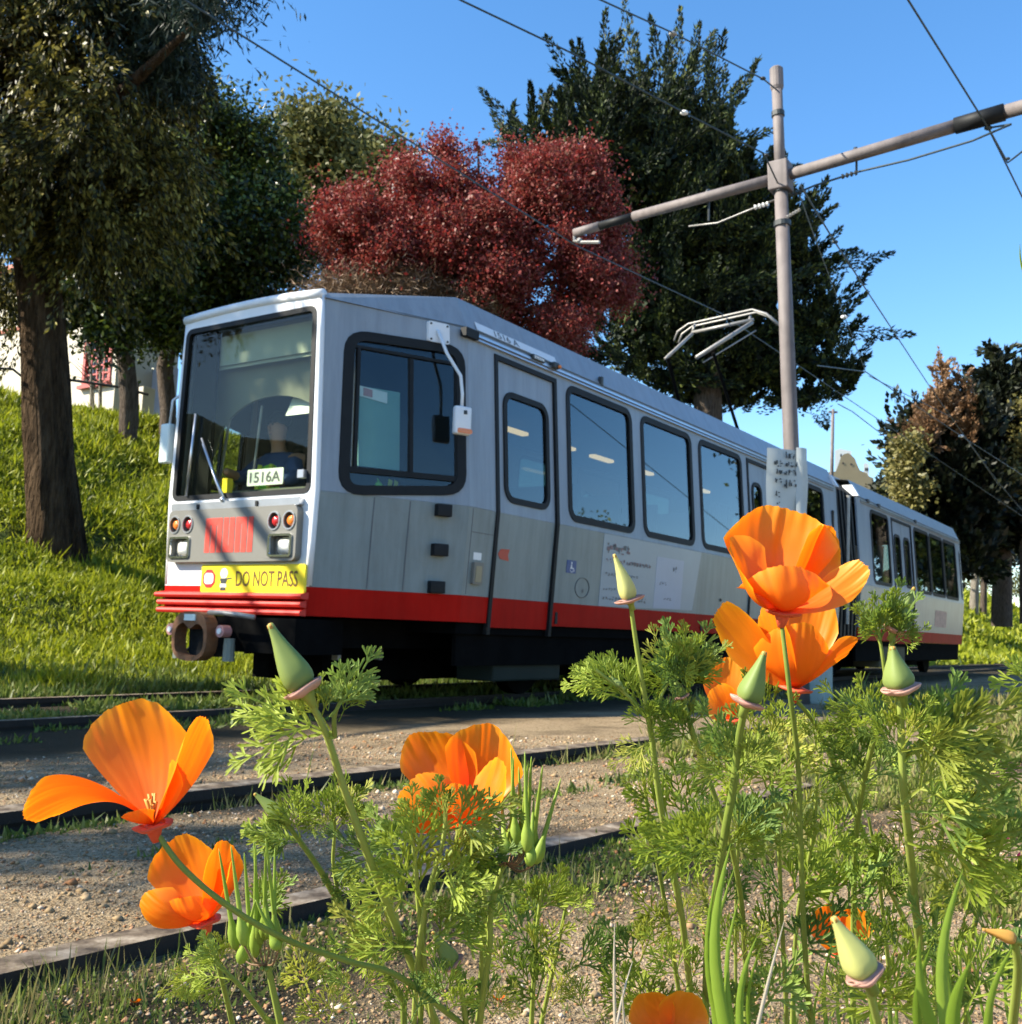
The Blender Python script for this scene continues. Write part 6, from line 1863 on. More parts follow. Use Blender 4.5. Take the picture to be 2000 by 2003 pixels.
def petal(base, k, T, Mm, side_v, W, cup, parent, seed=0, ruffle=1.0, curl=0.0):
    """fan shaped petal. all vectors in px of the 2000 px frame at the flower's depth; k = metres per px"""
    rg = random.Random(seed)
    T = Vector(T); Mm = Vector(Mm); S = Vector(side_v).normalized()
    NU, NV = 60, 26
    ph = [rg.uniform(0, 6.28) for _ in range(6)]
    vs = []; reach = []; streak = []
    for j in range(NV + 1):
        v0 = j / NV
        for i in range(NU + 1):
            u = -1 + 2 * i / NU
            jag = 0.010 * noise.noise(Vector((u * 14, ph[0], 0))) + 0.014 * noise.noise(Vector((u * 30, ph[1], 0))) + 0.014 * math.sin(u * 5 + ph[2])
            v = v0 * (1 - 0.30 * abs(u) ** 2.8 + jag * ruffle * v0 ** 4)
            c = Mm * 2 * v * (1 - v) + T * v * v
            tan = (Mm * 2 * (1 - 2 * v) + T * 2 * v).normalized()
            Nn = S.cross(tan).normalized()
            h = W * (0.10 + 0.90 * math.sin(min(1.0, v * 1.06 + 0.02) * math.pi / 2) ** 1.05) * (1 - 0.06 * v ** 6)
            p = c + S * (u * h) + Nn * (cup * u * u * h)
            pleat = (0.0022 * math.sin(u * 22 + ph[3] + v * 2) + 0.0016 * math.sin(u * 41 + ph[4])) * v * W * ruffle
            wav = (0.040 * math.sin(u * 5 + ph[5]) + 0.016 * math.sin(u * 15 + ph[1]) + 0.008 * math.sin(u * 33 + ph[2])) * v ** 4 * W * ruffle
            crum = noise.noise(Vector((u * 2.2 + seed, v * 2.5, ph[0]))) * 0.07 * v + noise.noise(Vector((u * 6 + seed, v * 4, ph[1]))) * 0.018 * v
            p += Nn * (crum * W * ruffle)
            p += Nn * (pleat + wav + curl * W * max(0, v - 0.72) ** 2 * 6)
            w = base + cam_vec(p.x, p.y, p.z) * k
            vs.append(w); reach.append(v0 * (0.92 + 0.08 * abs(u)))
            streak.append(0.6 + 0.55 * noise.noise(Vector((u * 9, v * 0.7, ph[2]))) + 0.4 * noise.noise(Vector((u * 26, v * 1.2, ph[0]))))
    fs = [(j * (NU + 1) + i, j * (NU + 1) + i + 1, (j + 1) * (NU + 1) + i + 1, (j + 1) * (NU + 1) + i) for j in range(NV) for i in range(NU)]
    o = mk('petal', vs, fs, M['petal'], parent, True)
    a = o.data.attributes.new('reach', 'FLOAT', 'POINT'); a.data.foreach_set('value', reach)
    a = o.data.attributes.new('streak', 'FLOAT', 'POINT'); a.data.foreach_set('value', streak)
    return o


def lathe_along(C_, rads, n=16, ridge=0.0, wob=0.0, closed=True):
    mb = MB(); ref = None; base = 0
    for i, q in enumerate(C_):
        t = (C_[min(i + 1, len(C_) - 1)] - C_[max(0, i - 1)]).normalized()
        if ref is None: ref = t.orthogonal().normalized()
        a = (ref - t * ref.dot(t)).normalized(); b_ = t.cross(a); ref = a
        for k in range(n):
            an = 2 * math.pi * k / n
            r = rads[i] * (1 + ridge * math.sin(an * 4)) + wob * math.sin(an * 5 + 1)
            mb.v.append(q + (a * math.cos(an) + b_ * math.sin(an)) * r + t * (wob * 0.8 * math.sin(an * 3)))
    for i in range(len(C_) - 1):
        for k in range(n): mb.f.append((i * n + k, i * n + (k + 1) % n, (i + 1) * n + (k + 1) % n, (i + 1) * n + k))
    if closed:
        mb.f.append(tuple(reversed(range(n)))); mb.f.append(tuple((len(C_) - 1) * n + k for k in range(n)))
    return mb


def bud(bx, by, tx, ty, d, wpx, parent, bend=0.0, rim=True, m_='bud', dz=0.0, rimw=1.2, tip='tipo', name='bud'):
    k = d / F_PX
    b_ = at(bx, by, d); t_ = at(tx, ty, d + dz)
    ax = t_ - b_; pv = ax.cross(FWD).normalized()
    C_ = []; R__ = []
    prof = [(0, .55), (.03, .78), (.08, .93), (.16, 1.0), (.26, .97), (.38, .85), (.52, .68), (.66, .50), (.80, .34), (.92, .24), (.985, .19), (1, .06)]
    for t, r in prof:
        C_.append(b_ + ax * t + pv * (bend * ax.length * math.sin(t * math.pi * 0.5) ** 2 * t)); R__.append(r * wpx * 0.5 * k)
    f = lathe_along(C_, R__, 24, 0.06).build(name, M[m_], parent, True)
    u = ax.normalized()
    lathe_along(C_[-3:], [r * 1.04 for r in R__[-3:]], 10).build('bud_tip', M[tip], f, True)
    # cone below, then the flared pink rim
    R0 = wpx * 0.5 * k
    lathe_along([b_ - u * R0 * 1.35, b_ - u * R0 * 0.7, b_ - u * R0 * 0.2, b_ + u * R0 * 0.02], [0.0014, R0 * 0.34, R0 * 0.66, R0 * 0.72], 16).build('receptacle', M['stem'], f, True)
    if rim:
        lathe_along([b_ - u * R0 * 0.42, b_ - u * R0 * 0.30, b_ - u * R0 * 0.12, b_ + u * R0 * 0.06, b_ + u * R0 * 0.10, b_ + u * R0 * 0.02], [R0 * 0.62, R0 * rimw * 0.82, R0 * rimw * 0.98, R0 * rimw * 1.05, R0 * rimw * 0.98, R0 * 0.80], 22, 0, R0 * 0.05, False).build('rim', M['rim'], f, True)
    return f


def flower(bx, by, d, petals, parent, seed=0, axis=(0, 1), rsz=26, rimc='rimred'):
    """petals: list of (T, M, side, W, cup, curl)"""
    k = d / F_PX; b_ = at(bx, by, d)
    u = cam_vec(axis[0], axis[1], 0).normalized()
    f = lathe_along([b_ - u * rsz * k * 1.2, b_ - u * rsz * k * 0.6, b_ - u * rsz * k * 0.1, b_], [0.0014, rsz * k * 0.45, rsz * k * 0.62, rsz * k * 0.5], 16).build('flower', M['stem' if rimc != 'rimred' else 'rimred'], parent, True)
    lathe_along([b_ - u * rsz * k * 0.35, b_ - u * rsz * k * 0.22, b_ - u * rsz * k * 0.05, b_ + u * rsz * k * 0.02], [rsz * k * 0.66, rsz * k * 1.15, rsz * k * 1.30, rsz * k * 0.8], 22, 0, rsz * k * 0.07, False).build('rim', M['rim'] if rimc == 'rim' else M['rimred'], f, True)
    mb = MB(); rg = random.Random(seed)
    for i in range(14):
        dr = (u + Vector((rg.uniform(-.3, .3), rg.uniform(-.3, .3), rg.uniform(-.3, .3)))).normalized()
        mb.tube([b_, b_ + dr * rsz * k * rg.uniform(1.3, 2.0)], [0.0003, 0.0006], 4)
    mb.build('stamens', M['vesty'] if False else M['tipo'], f, True)
    for i, (T, Mm, S, W, cup, curl) in enumerate(petals):
        petal(b_, k, T, Mm, S, W, cup, f, seed * 10 + i, 1.0, curl)
    return f


# finely cut leaves ----------------------------------------------------
def frond_mesh(seed, broad=1.0):
    rg = random.Random(seed); vs = []; fs = []
    def ribbon(p, q, w0, w1, up_, tip=True):
        d = (q - p); L = d.length
        if L < 1e-5: return
        t = d / L; s = t.cross(up_).normalized(); nn = s.cross(t)
        sag = nn * (-0.06 * L * rg.uniform(-1, 1))
        b0 = len(vs)
        rows = [(0.0, w0), (0.5, (w0 + w1) / 2 * 1.05), (0.85, w1)]
        for f, w in rows:
            c = p + d * f + sag * 4 * f * (1 - f)
            vs.extend([c - s * w, c - nn * w * 0.55, c + s * w])
        vs.append(q)
        for i in range(2):
            a = b0 + i * 3
            fs.extend([(a, a + 1, a + 4, a + 3), (a + 1, a + 2, a + 5, a + 4)])
        a = b0 + 6
        fs.extend([(a, a + 1, b0 + 9), (a + 1, a + 2, b0 + 9)])
    Z = Vector((0, 0, 1))
    lw = 0.0150 * broad
    def rot(v, a, tilt):
        return (Matrix.Rotation(a, 3, 'Z') @ Matrix.Rotation(tilt, 3, 'Y') @ v)
    def lobe(p, dr, L, lvl):
        q = p + dr * L
        up_ = (Z + Vector((rg.uniform(-.4, .4), rg.uniform(-.4, .4), 0))).normalized()
        if lvl == 0:
            ribbon(p, q, lw * 0.55, lw * 0.85, up_); return
        ribbon(p, q, lw * (0.45 + 0.1 * lvl), lw * 0.75, up_)
        n = 1 if lvl == 1 else 2
        for i in range(n):
            t = (0.42 if lvl == 1 else 0.30 + 0.32 * i) + rg.uniform(-.05, .05)
            for sgn in (-1, 1):
                if rg.random() < 0.06: continue
                a = sgn * R_(rg.uniform(18, 34)) * (1.1 - 0.25 * t)
                dd = (rot(dr, a, 0) + Vector((0, 0, rg.uniform(-.25, .30)))).normalized()
                lobe(p + dr * L * t, dd, L * (1 - t * 0.60) * rg.uniform(0.75, 1.0), lvl - 1)
    # rachis, gently arched
    pts = [Vector((0.05 * math.sin(t * 2 + seed), t, 0.12 * math.sin(t * math.pi * 0.8))) for t in np.linspace(0, 0.72, 7)]
    for i in range(6): ribbon(pts[i], pts[i + 1], lw * (0.85 - 0.05 * i), lw * (0.8 - 0.05 * i), Z)
    for i, t in enumerate((2, 3, 4, 5)):
        for sgn in (-1, 1):
            a = sgn * R_(rg.uniform(34, 52) - i * 3)
            d0 = (pts[t + 1] - pts[t]).normalized()
            dd = (rot(d0, a, 0) + Vector((0, 0, rg.uniform(-.25, .35)))).normalized()
            lobe(pts[t], dd, (0.46 - 0.065 * i) * rg.uniform(0.85, 1.1), 2 if i < 2 else 1)
    d0 = (pts[6] - pts[5]).normalized()
    lobe(pts[6], d0, 0.30, 2)
    me = bpy.data.meshes.new('leaf')
    me.from_pydata([tuple(v) for v in vs], [], fs)
    me.materials.append(M[('frond', 'frond', 'frond2', 'frond', 'frond3')[seed % 5]])
    me.polygons.foreach_set('use_smooth', [True] * len(me.polygons))
    me.update()
    return me


FR = [frond_mesh(i, 1.0 + 0.25 * (i % 3)) for i in range(10)]
frg = random.Random(21)
NLEAF = [0]


def leaf(parent, base, direction, size, face=None, var=None):
    """one leaf: an object of its own sharing one of ten meshes"""
    y = direction.normalized()
    z = (face if face is not None else -FWD)
    z = (z - y * z.dot(y))
    if z.length < 1e-4: z = y.orthogonal()
    z.normalize(); x = y.cross(z)
    mm = Matrix((x * size, y * size, z * size)).transposed().to_4x4()
    o = bpy.data.objects.new('leaf', FR[var if var is not None else frg.randrange(10)])
    COL.objects.link(o)
    o.parent = parent
    mm.translation = base - _org[parent.name]
    o.matrix_basis = mm
    NLEAF[0] += 1
    return o


def fan(parent, px, py, d, n, a0, a1, L, jl=0.25, tilt=0.5, spread=0.0):
    """n leaves from a node, fanned between screen angles a0..a1 (degrees, 90 = up), length L px"""
    for i in range(n):
        a = R_(a0 + (a1 - a0) * ((i + 0.5) / n) + frg.uniform(-8, 8))
        dr = cam_vec(math.cos(a), math.sin(a), frg.uniform(-tilt, tilt))
        fc = cam_vec(frg.uniform(-.6, .6), frg.uniform(-.3, .8), frg.uniform(0.3, 1))
        l_ = L * frg.uniform(1 - jl, 1 + jl) * d / F_PX
        leaf(parent, at(px + frg.uniform(-spread, spread), py + frg.uniform(-spread, spread), d + frg.uniform(-.01, .01)), dr, l_, fc)


def plant(px, py, d, label, name='poppy_plant', cat='poppy', group=None):
    p = at(px, py, d)
    return thing(name, Vector((p.x, p.y, gz(p.x, p.y))), label, cat, group)


# --- big poppy at the right (front)
D1 = 0.46
p1 = plant(1580, 2100, 0.55, 'largest orange poppy in full bloom overlapping the tram, on a tall straight stem')
flower(1532, 1196, D1, [
    ((22, 203, -75), (-5, 70, -105), (1, -.10, .10), 122, 0.42, -0.15),
    ((95, 170, -45), (60, 60, -75), (.75, -.25, -.65), 78, 0.35, 0.1),
    ((-88, 140, -5), (-95, 20, 25), (.35, .45, -.80), 82, 0.50, -0.5),
    ((-8, 92, 55), (8, 5, 88), (1, .02, -.05), 100, -0.55, 0.0),
    ((158, 92, 15), (75, 18, 20), (-.42, .72, -.55), 40, 0.15, -0.25)], p1, 1, (0.12, 1), 27)
stem([(1529, 1215, D1), (1545, 1350, D1), (1562, 1500, .48), (1568, 1700, .50), (1578, 1900, .53), (1592, 2040, .56)], p1, 0.0011, 0.0017)
# --- second poppy below it
D2_ = 0.53
p2 = plant(1840, 1960, 0.75, 'orange poppy hanging open just below the largest bloom, petals spread left and right')
flower(1556, 1345, D2_, [
    ((-145, 162, -10), (-60, 40, 0), (.42, .62, .45), 52, 0.30, 0.3),
    ((62, 190, -60), (40, 80, -70), (.80, -.45, .2), 62, 0.30, 0.0),
    ((-10, 130, 45), (-20, 20, 55), (1, .0, .1), 78, -0.45, 0.0),
    ((108, 88, 10), (45, 40, 30), (.30, .85, .30), 42, 0.25, -0.4),
    ((-62, 160, 20), (-30, 60, 45), (.55, .2, .8), 42, 0.2, 0.0)], p2, 2, (0.15, 1), 26)
stem([(1552, 1362, D2_), (1600, 1425, .54), (1660, 1560, .56), (1720, 1700, .60), (1765, 1790, .64), (1800, 1880, .68)], p2, 0.0013, 0.0017)
# --- large poppy at the left
D3 = 0.42
p3 = plant(1000, 2100, 0.60, 'large orange poppy at the far left with one petal drooping towards the corner')
flower(300, 1612, D3, [
    ((-72, 228, -55), (-25, 95, -70), (1, .16, .0), 112, 0.22, -0.1),
    ((92, 212, 10), (52, 88, 40), (.35, .02, -.93), 62, 0.45, 0.1),
    ((-228, 18, 40), (-118, 122, 45), (-.10, .62, .78), 74, -0.20, -0.2),
    ((40, 130, 20), (40, 40, 40), (.50, .3, .8), 48, -0.4, 0.0),
    ((-25, 35, 30), (-30, 5, 30), (1, .25, .1), 38, -0.4, 0.0)], p3, 3, (-0.15, 1), 30)
stem([(308, 1632, D3), (360, 1700, D3), (450, 1775, .43), (560, 1838, .45), (680, 1880, .48), (780, 1910, .50), (900, 2000, .54)], p3, 0.0011, 0.0017)
# --- small poppy below it
D4 = 0.55
p4 = plant(470, 2050, 0.62, 'smaller orange poppy at the lower left, half hidden behind a thick dark stem')
flower(402, 1800, D4, [
    ((-72, 148, -40), (-40, 50, -60), (.95, .35, .0), 78, 0.30, 0.0),
    ((28, 152, 0), (22, 60, 10), (.6, -.05, -.8), 52, 0.45, 0.1),
    ((-118, 52, 25), (-50, 10, 55), (.45, .85, .15), 50, -0.40, -0.1),
    ((52, 120, 20), (35, 40, 30), (.55, .15, .75), 42, 0.3, 0.0),
    ((-30, 60, 40), (-5, 5, 50), (1, .1, .0), 60, -0.4, 0.0)], p4, 4, (-0.2, 1), 24)
stem([(408, 1818, D4), (425, 1880, D4), (445, 1960, .57), (465, 2050, .6)], p4)
# --- middle poppy
D5 = 0.52
p5 = plant(930, 2080, 0.60, 'orange poppy in the middle of the foreground, its back petals lit yellow')
flower(908, 1612, D5, [
    ((-82, 172, -45), (-30, 70, -70), (.95, .22, .0), 82, 0.30, 0.0),
    ((45, 182, -40), (40, 70, -60), (.95, -.30, .0), 88, 0.32, -0.2),
    ((-112, 88, 45), (-35, 10, 75), (.62, .75, .05), 72, -0.40, -0.1),
    ((78, 128, 30), (48, 30, 45), (.45, -.2, .85), 62, 0.20, 0.1),
    ((0, 92, 55), (10, 5, 70), (1, -.12, .0), 62, -0.45, 0.0)], p5, 5, (0.1, 1), 28)
stem([(912, 1632, D5), (925, 1680, D5), (948, 1750, .53), (945, 1850, .54), (935, 2010, .57)], p5, 0.0013, 0.0017)
# --- half hidden small ones
p6 = plant(1700, 2050, 0.8, 'small orange poppy glimpsed behind a fat pale bud at the lower right')
flower(1650, 1870, 0.72, [((-30, 92, -20), (-20, 30, -30), (.9, .2, 0), 48, .3, 0), ((30, 88, -20), (15, 30, -30), (.9, -.2, 0), 48, .3, 0), ((-10, 52, 30), (0, 0, 40), (1, 0, 0), 46, -.4, 0)], p6, 6, (0, 1), 18)
stem([(1652, 1885, .72), (1670, 1960, .74), (1690, 2050, .76)], p6)
p7 = plant(1310, 2080, 0.55, 'orange poppy cut off by the bottom edge beneath dark leaves')
flower(1312, 2055, 0.50, [((-45, 100, -30), (-30, 40, -40), (.9, .3, 0), 52, .3, 0), ((40, 105, -20), (20, 40, -30), (.9, -.3, 0), 56, .3, 0), ((-10, 60, 30), (0, 0, 50), (1, 0, 0), 54, -.4, 0)], p7, 7, (0, 1), 20)
stem([(1312, 2070, .5), (1315, 2120, .5)], p7)
p8 = plant(1440, 2060, 0.95, 'small orange poppy half hidden behind the green bud left of the big blooms')
flower(1436, 1405, 0.72, [((-12, 118, -20), (-30, 40, -20), (.9, .2, 0), 44, .3, 0), ((-42, 62, 10), (-20, 10, 20), (.7, .7, 0), 38, .3, 0)], p8, 8, (0, 1), 18)
stem([(1437, 1420, .72), (1445, 1600, .78), (1440, 1800, .88), (1440, 2000, .95)], p8)

# --- buds
q1_ = plant(850, 2100, 0.58, 'tall green bud tilted left in front of the tram wheels, on a thick ribbed stem')
bud(594, 1345, 522, 1222, 0.45, 66, q1_, bend=-0.04)
stem([(602, 1362, .45), (640, 1440, .46), (672, 1540, .47), (708, 1640, .48), (748, 1745, .50), (800, 1870, .53), (860, 2020, .56)], q1_, 0.0014, 0.0024)
fan(q1_, 655, 1442, .46, 2, 150, 178, 195, tilt=.35); fan(q1_, 655, 1440, .46, 1, 195, 205, 185, tilt=.3)
fan(q1_, 642, 1400, .455, 2, 25, 62, 135, tilt=.3); fan(q1_, 640, 1390, .45, 2, 65, 110, 75)
fan(q1_, 650, 1425, .46, 1, 120, 130, 120); fan(q1_, 662, 1412, .455, 1, 70, 82, 120)
stem([(655, 1442, .46), (655, 1400, .455), (672, 1360, .455)], q1_, 0.0012, 0.0008, ground=False)
q2_ = plant(760, 2060, 0.66, 'small green bud with an orange tip nestled in feathery leaves left of the thick stem')
bud(552, 1598, 497, 1552, 0.52, 34, q2_, rim=False)
stem([(556, 1604, .52), (590, 1650, .525), (625, 1700, .53), (660, 1760, .54), (720, 1850, .56), (790, 1960, .60)], q2_, 0.0012, 0.0020)
fan(q2_, 588, 1650, .525, 4, 150, 195, 115); fan(q2_, 588, 1640, .52, 3, 70, 120, 105); fan(q2_, 600, 1640, .52, 2, 30, 70, 80)
stem([(648, 1560, .53), (655, 1620, .53), (652, 1690, .535), (665, 1765, .54)], q2_, 0.0008, 0.0010, ground=False)
fan(q2_, 650, 1630, .53, 4, 50, 135, 100); fan(q2_, 655, 1610, .53, 3, 20, 75, 105); fan(q2_, 662, 1750, .54, 2, 20, 60, 110)
q3_ = plant(1330, 2080, 0.75, 'pale yellow slender bud standing alone in front of the poster on the tram side')
bud(1232, 1172, 1207, 1082, 0.47, 34, q3_, bend=0.06, m_='budy', rimw=1.75)
stem([(1234, 1182, .47), (1245, 1260, .475), (1258, 1340, .48), (1275, 1440, .49), (1290, 1560, .50), (1312, 1680, .52), (1335, 1800, .55), (1350, 1930, .6)], q3_, 0.0010, 0.0021)
stem([(1165, 1310, .475), (1222, 1355, .48), (1264, 1402, .485)], q3_, 0.0009, 0.0009, ground=False)
fan(q3_, 1222, 1352, .48, 3, 138, 172, 110); fan(q3_, 1190, 1335, .478, 3, 120, 200, 85)
fan(q3_, 1262, 1398, .485, 2, 118, 140, 150); fan(q3_, 1290, 1360, .483, 2, 60, 80, 110)
bud(1215, 1342, 1193, 1322, 0.478, 14, q3_, rim=False)
stem([(1310, 1330, .487), (1290, 1370, .485), (1276, 1425, .488)], q3_, 0.0008, 0.0010, ground=False)
fan(q3_, 1308, 1330, .487, 5, 55, 115, 92); fan(q3_, 1275, 1440, .49, 3, 60, 100, 95); fan(q3_, 1278, 1450, .49, 2, 190, 240, 80)
q4_ = plant(1400, 2060, 0.66, 'fat green bud with a broad pink collar left of the second poppy stem')
bud(1462, 1372, 1500, 1275, 0.44, 50, q4_, bend=0.03, rimw=1.38)
stem([(1457, 1388, .44), (1445, 1450, .45), (1435, 1540, .46), (1420, 1620, .47), (1402, 1740, .49), (1385, 1860, .52), (1380, 2010, .57)], q4_, 0.0016, 0.0023)
fan(q4_, 1440, 1510, .455, 3, 20, 60, 130); fan(q4_, 1440, 1520, .455, 3, 110, 165, 150); fan(q4_, 1412, 1670, .475, 3, 130, 185, 170); fan(q4_, 1415, 1660, .475, 3, 10, 60, 130)
q5_ = plant(1800, 2060, 0.70, 'plump curved green bud with a pink collar near the right, on a tall straight stem')
bud(1762, 1345, 1742, 1265, 0.44, 58, q5_, bend=-0.05, rimw=1.28)
stem([(1762, 1360, .44), (1764, 1450, .445), (1768, 1540, .45), (1778, 1640, .47), (1790, 1760, .50), (1805, 1900, .55)], q5_, 0.0016, 0.0023)
fan(q5_, 1766, 1475, .447, 3, 12, 50, 190); fan(q5_, 1768, 1490, .447, 3, 5, 40, 210, tilt=.3); fan(q5_, 1765, 1465, .447, 3, 60, 110, 120)
fan(q5_, 1768, 1580, .455, 3, 5, 50, 180); fan(q5_, 1765, 1470, .447, 3, 120, 170, 125); fan(q5_, 1775, 1640, .47, 3, -10, 40, 190)
q6_ = plant(1745, 2060, 0.72, 'thin upright bud with an orange tip above a feathery tuft, right of the largest poppy')
bud(1750, 1232, 1790, 1148, 0.50, 34, q6_, rimw=1.3)
stem([(1748, 1245, .50), (1738, 1300, .50), (1735, 1370, .505), (1712, 1440, .51), (1690, 1530, .53), (1675, 1640, .56), (1670, 1800, .62)], q6_, 0.0013, 0.0018)
stem([(1718, 1230, .50), (1728, 1290, .50), (1735, 1350, .505)], q6_, 0.0009, 0.0010, ground=False)
fan(q6_, 1720, 1245, .50, 6, 60, 150, 98); fan(q6_, 1722, 1262, .50, 3, 85, 150, 110); fan(q6_, 1745, 1262, .50, 3, 15, 70, 95); fan(q6_, 1712, 1440, .51, 3, 110, 175, 120)
fan(q6_, 1690, 1530, .53, 4, 20, 150, 130)
q7_ = plant(1760, 2100, 0.35, 'large blurred yellow green bud close to the lens at the lower right')
bud(1692, 1905, 1632, 1792, 0.30, 66, q7_, bend=0.02, m_='budy', rimw=1.15)
stem([(1698, 1925, .30), (1720, 2010, .31), (1740, 2080, .32)], q7_, 0.0012, 0.0016)
q8_ = plant(930, 2070, 0.7, 'short green bud with a pale collar low between the middle stems')
bud(886, 1884, 846, 1822, 0.52, 38, q8_, rimw=1.3)
stem([(890, 1895, .52), (905, 1950, .53), (915, 2030, .55)], q8_)
q9_ = plant(1340, 2060, 0.8, 'green bud cupped in leaves below the fluffy leaf tuft, left of the fat green bud')
bud(1335, 1362, 1318, 1322, 0.49, 22, q9_, rimw=1.35)
stem([(1338, 1372, .49), (1352, 1420, .49), (1378, 1500, .50), (1410, 1590, .51), (1430, 1650, .52), (1450, 1760, .56), (1460, 1900, .62)], q9_, 0.0011, 0.0018)
fan(q9_, 1345, 1355, .49, 7, 45, 140, 118); fan(q9_, 1350, 1340, .49, 4, 50, 120, 110); fan(q9_, 1330, 1350, .49, 2, 140, 175, 100); fan(q9_, 1360, 1450, .495, 3, 100, 160, 110); fan(q9_, 1380, 1500, .50, 3, 20, 80, 110)
q10_ = plant(1990, 2050, 0.6, 'withered brown orange flower head blurred at the right edge')
bud(1985, 1838, 1925, 1812, 0.34, 26, q10_, rim=False, m_='tipo', tip='tipo', bend=0.1)
stem([(1985, 1838, .34), (1992, 1900, .35), (1980, 2020, .38)], q10_)

# leafy plants: feathery foliage without bloom, each rooted on its own
def leafy(px, py, d, label, stems_, fans):
    t = plant(px, py, d + 0.08, label, 'feathery_plant', 'foliage', 'feathery poppy foliage in the foreground')
    for s_ in stems_: stem(s_, t, 0.0009, 0.0016)
    for f in fans:
        f = list(f); f[3] = max(2, int(round(f[3] * 0.33))); fan(t, *f)
    return t


leafy(860, 2060, .56, 'dark feathery foliage in the middle, in front of the middle poppy',
      [[(872, 1560, .47), (868, 1640, .475), (840, 1740, .49), (820, 1850, .51), (810, 2000, .55)], [(800, 1600, .49), (812, 1680, .49), (818, 1760, .50), (830, 1880, .52), (850, 2020, .56)], [(960, 1600, .50), (900, 1650, .50), (850, 1720, .50), (830, 1800, .51), (825, 1950, .55)]],
      [(870, 1610, .47, 3, 60, 120, 90, .2, .3), (868, 1630, .475, 3, 10, 40, 130), (805, 1640, .49, 3, 70, 120, 100), (815, 1700, .49, 4, 60, 160, 130), (845, 1730, .49, 5, 0, 80, 150), (860, 1700, .49, 4, 0, 45, 130),
       (820, 1780, .50, 5, 100, 175, 150), (840, 1800, .50, 5, 5, 70, 150), (760, 1700, .50, 4, 90, 170, 120), (810, 1850, .51, 5, 150, 200, 150), (830, 1850, .51, 5, -10, 60, 150), (900, 1690, .50, 4, 10, 60, 100), (780, 1780, .52, 5, 60, 140, 120), (700, 1760, .54, 4, 80, 160, 100)])
leafy(1080, 2080, .60, 'low green foliage right of the middle poppy stem',
      [[(1060, 1740, .56), (1050, 1830, .57), (1040, 2000, .60)], [(1110, 1760, .58), (1090, 1860, .59), (1060, 2000, .62)]],
      [(1050, 1800, .56, 6, 30, 150, 110), (1110, 1790, .58, 5, 20, 120, 100), (1040, 1880, .57, 6, 20, 160, 120), (1100, 1900, .58, 6, 0, 150, 120), (1000, 1920, .56, 6, 20, 170, 110), (1060, 1990, .56, 6, 10, 170, 120), (960, 1990, .55, 5, 20, 160, 110), (1150, 1990, .57, 6, 20, 150, 120)])
leafy(560, 2060, .58, 'feathery leaves along the bottom left under the storksbill beaks',
      [[(420, 1880, .50), (480, 1940, .51), (540, 2020, .53)], [(520, 1990, .48), (600, 2040, .5)]],
      [(440, 1900, .50, 6, 110, 175, 110), (430, 1890, .50, 5, 80, 130, 90), (450, 1920, .50, 4, 175, 220, 90), (480, 1800, .50, 4, 20, 60, 110), (400, 1900, .51, 4, 180, 230, 80), (610, 1940, .52, 5, 30, 140, 110), (700, 1950, .50, 7, 40, 140, 120), (640, 2000, .50, 5, 30, 150, 110), (800, 2000, .50, 7, 20, 160, 120), (880, 1980, .50, 6, 20, 150, 110), (740, 1880, .52, 4, 20, 150, 110)])
leafy(1500, 2080, .62, 'dense bright foliage round the foot of the two right hand poppies',
      [[(1340, 1560, .55), (1360, 1680, .56), (1400, 1850, .6), (1420, 2000, .64)], [(1500, 1480, .54), (1520, 1600, .55), (1530, 1800, .58), (1540, 2000, .62)], [(1600, 1500, .55), (1590, 1640, .56), (1560, 1800, .6), (1550, 2000, .64)], [(1255, 1480, .56), (1270, 1600, .57), (1300, 1760, .60), (1330, 1950, .64)]],
      [(1505, 1440, .53, 5, 40, 150, 120), (1520, 1500, .54, 6, 10, 170, 130), (1600, 1470, .54, 4, 20, 120, 110), (1480, 1560, .54, 6, 20, 170, 130), (1560, 1580, .54, 6, 0, 120, 140), (1640, 1560, .56, 5, 30, 150, 130),
       (1430, 1600, .55, 5, 90, 180, 130), (1520, 1660, .55, 6, 0, 180, 140), (1450, 1700, .55, 6, 20, 170, 140), (1600, 1690, .56, 6, 10, 170, 140), (1540, 1780, .56, 6, 0, 180, 140), (1400, 1780, .56, 6, 20, 170, 130), (1640, 1790, .58, 6, 20, 160, 130),
       (1330, 1620, .56, 5, 60, 180, 120), (1310, 1720, .57, 5, 40, 170, 120), (1330, 1820, .58, 6, 20, 170, 130), (1280, 1560, .56, 4, 60, 170, 110), (1250, 1900, .57, 5, 30, 170, 110), (1340, 1930, .56, 6, 20, 170, 130), (1440, 1880, .56, 7, 10, 170, 140), (1540, 1880, .57, 7, 0, 180, 140), (1480, 1980, .55, 7, 10, 170, 140), (1590, 1980, .55, 7, 10, 170, 140), (1300, 2000, .54, 6, 20, 160, 130), (1400, 2010, .54, 6, 20, 160, 130), (1250, 1990, .55, 5, 30, 160, 120)])
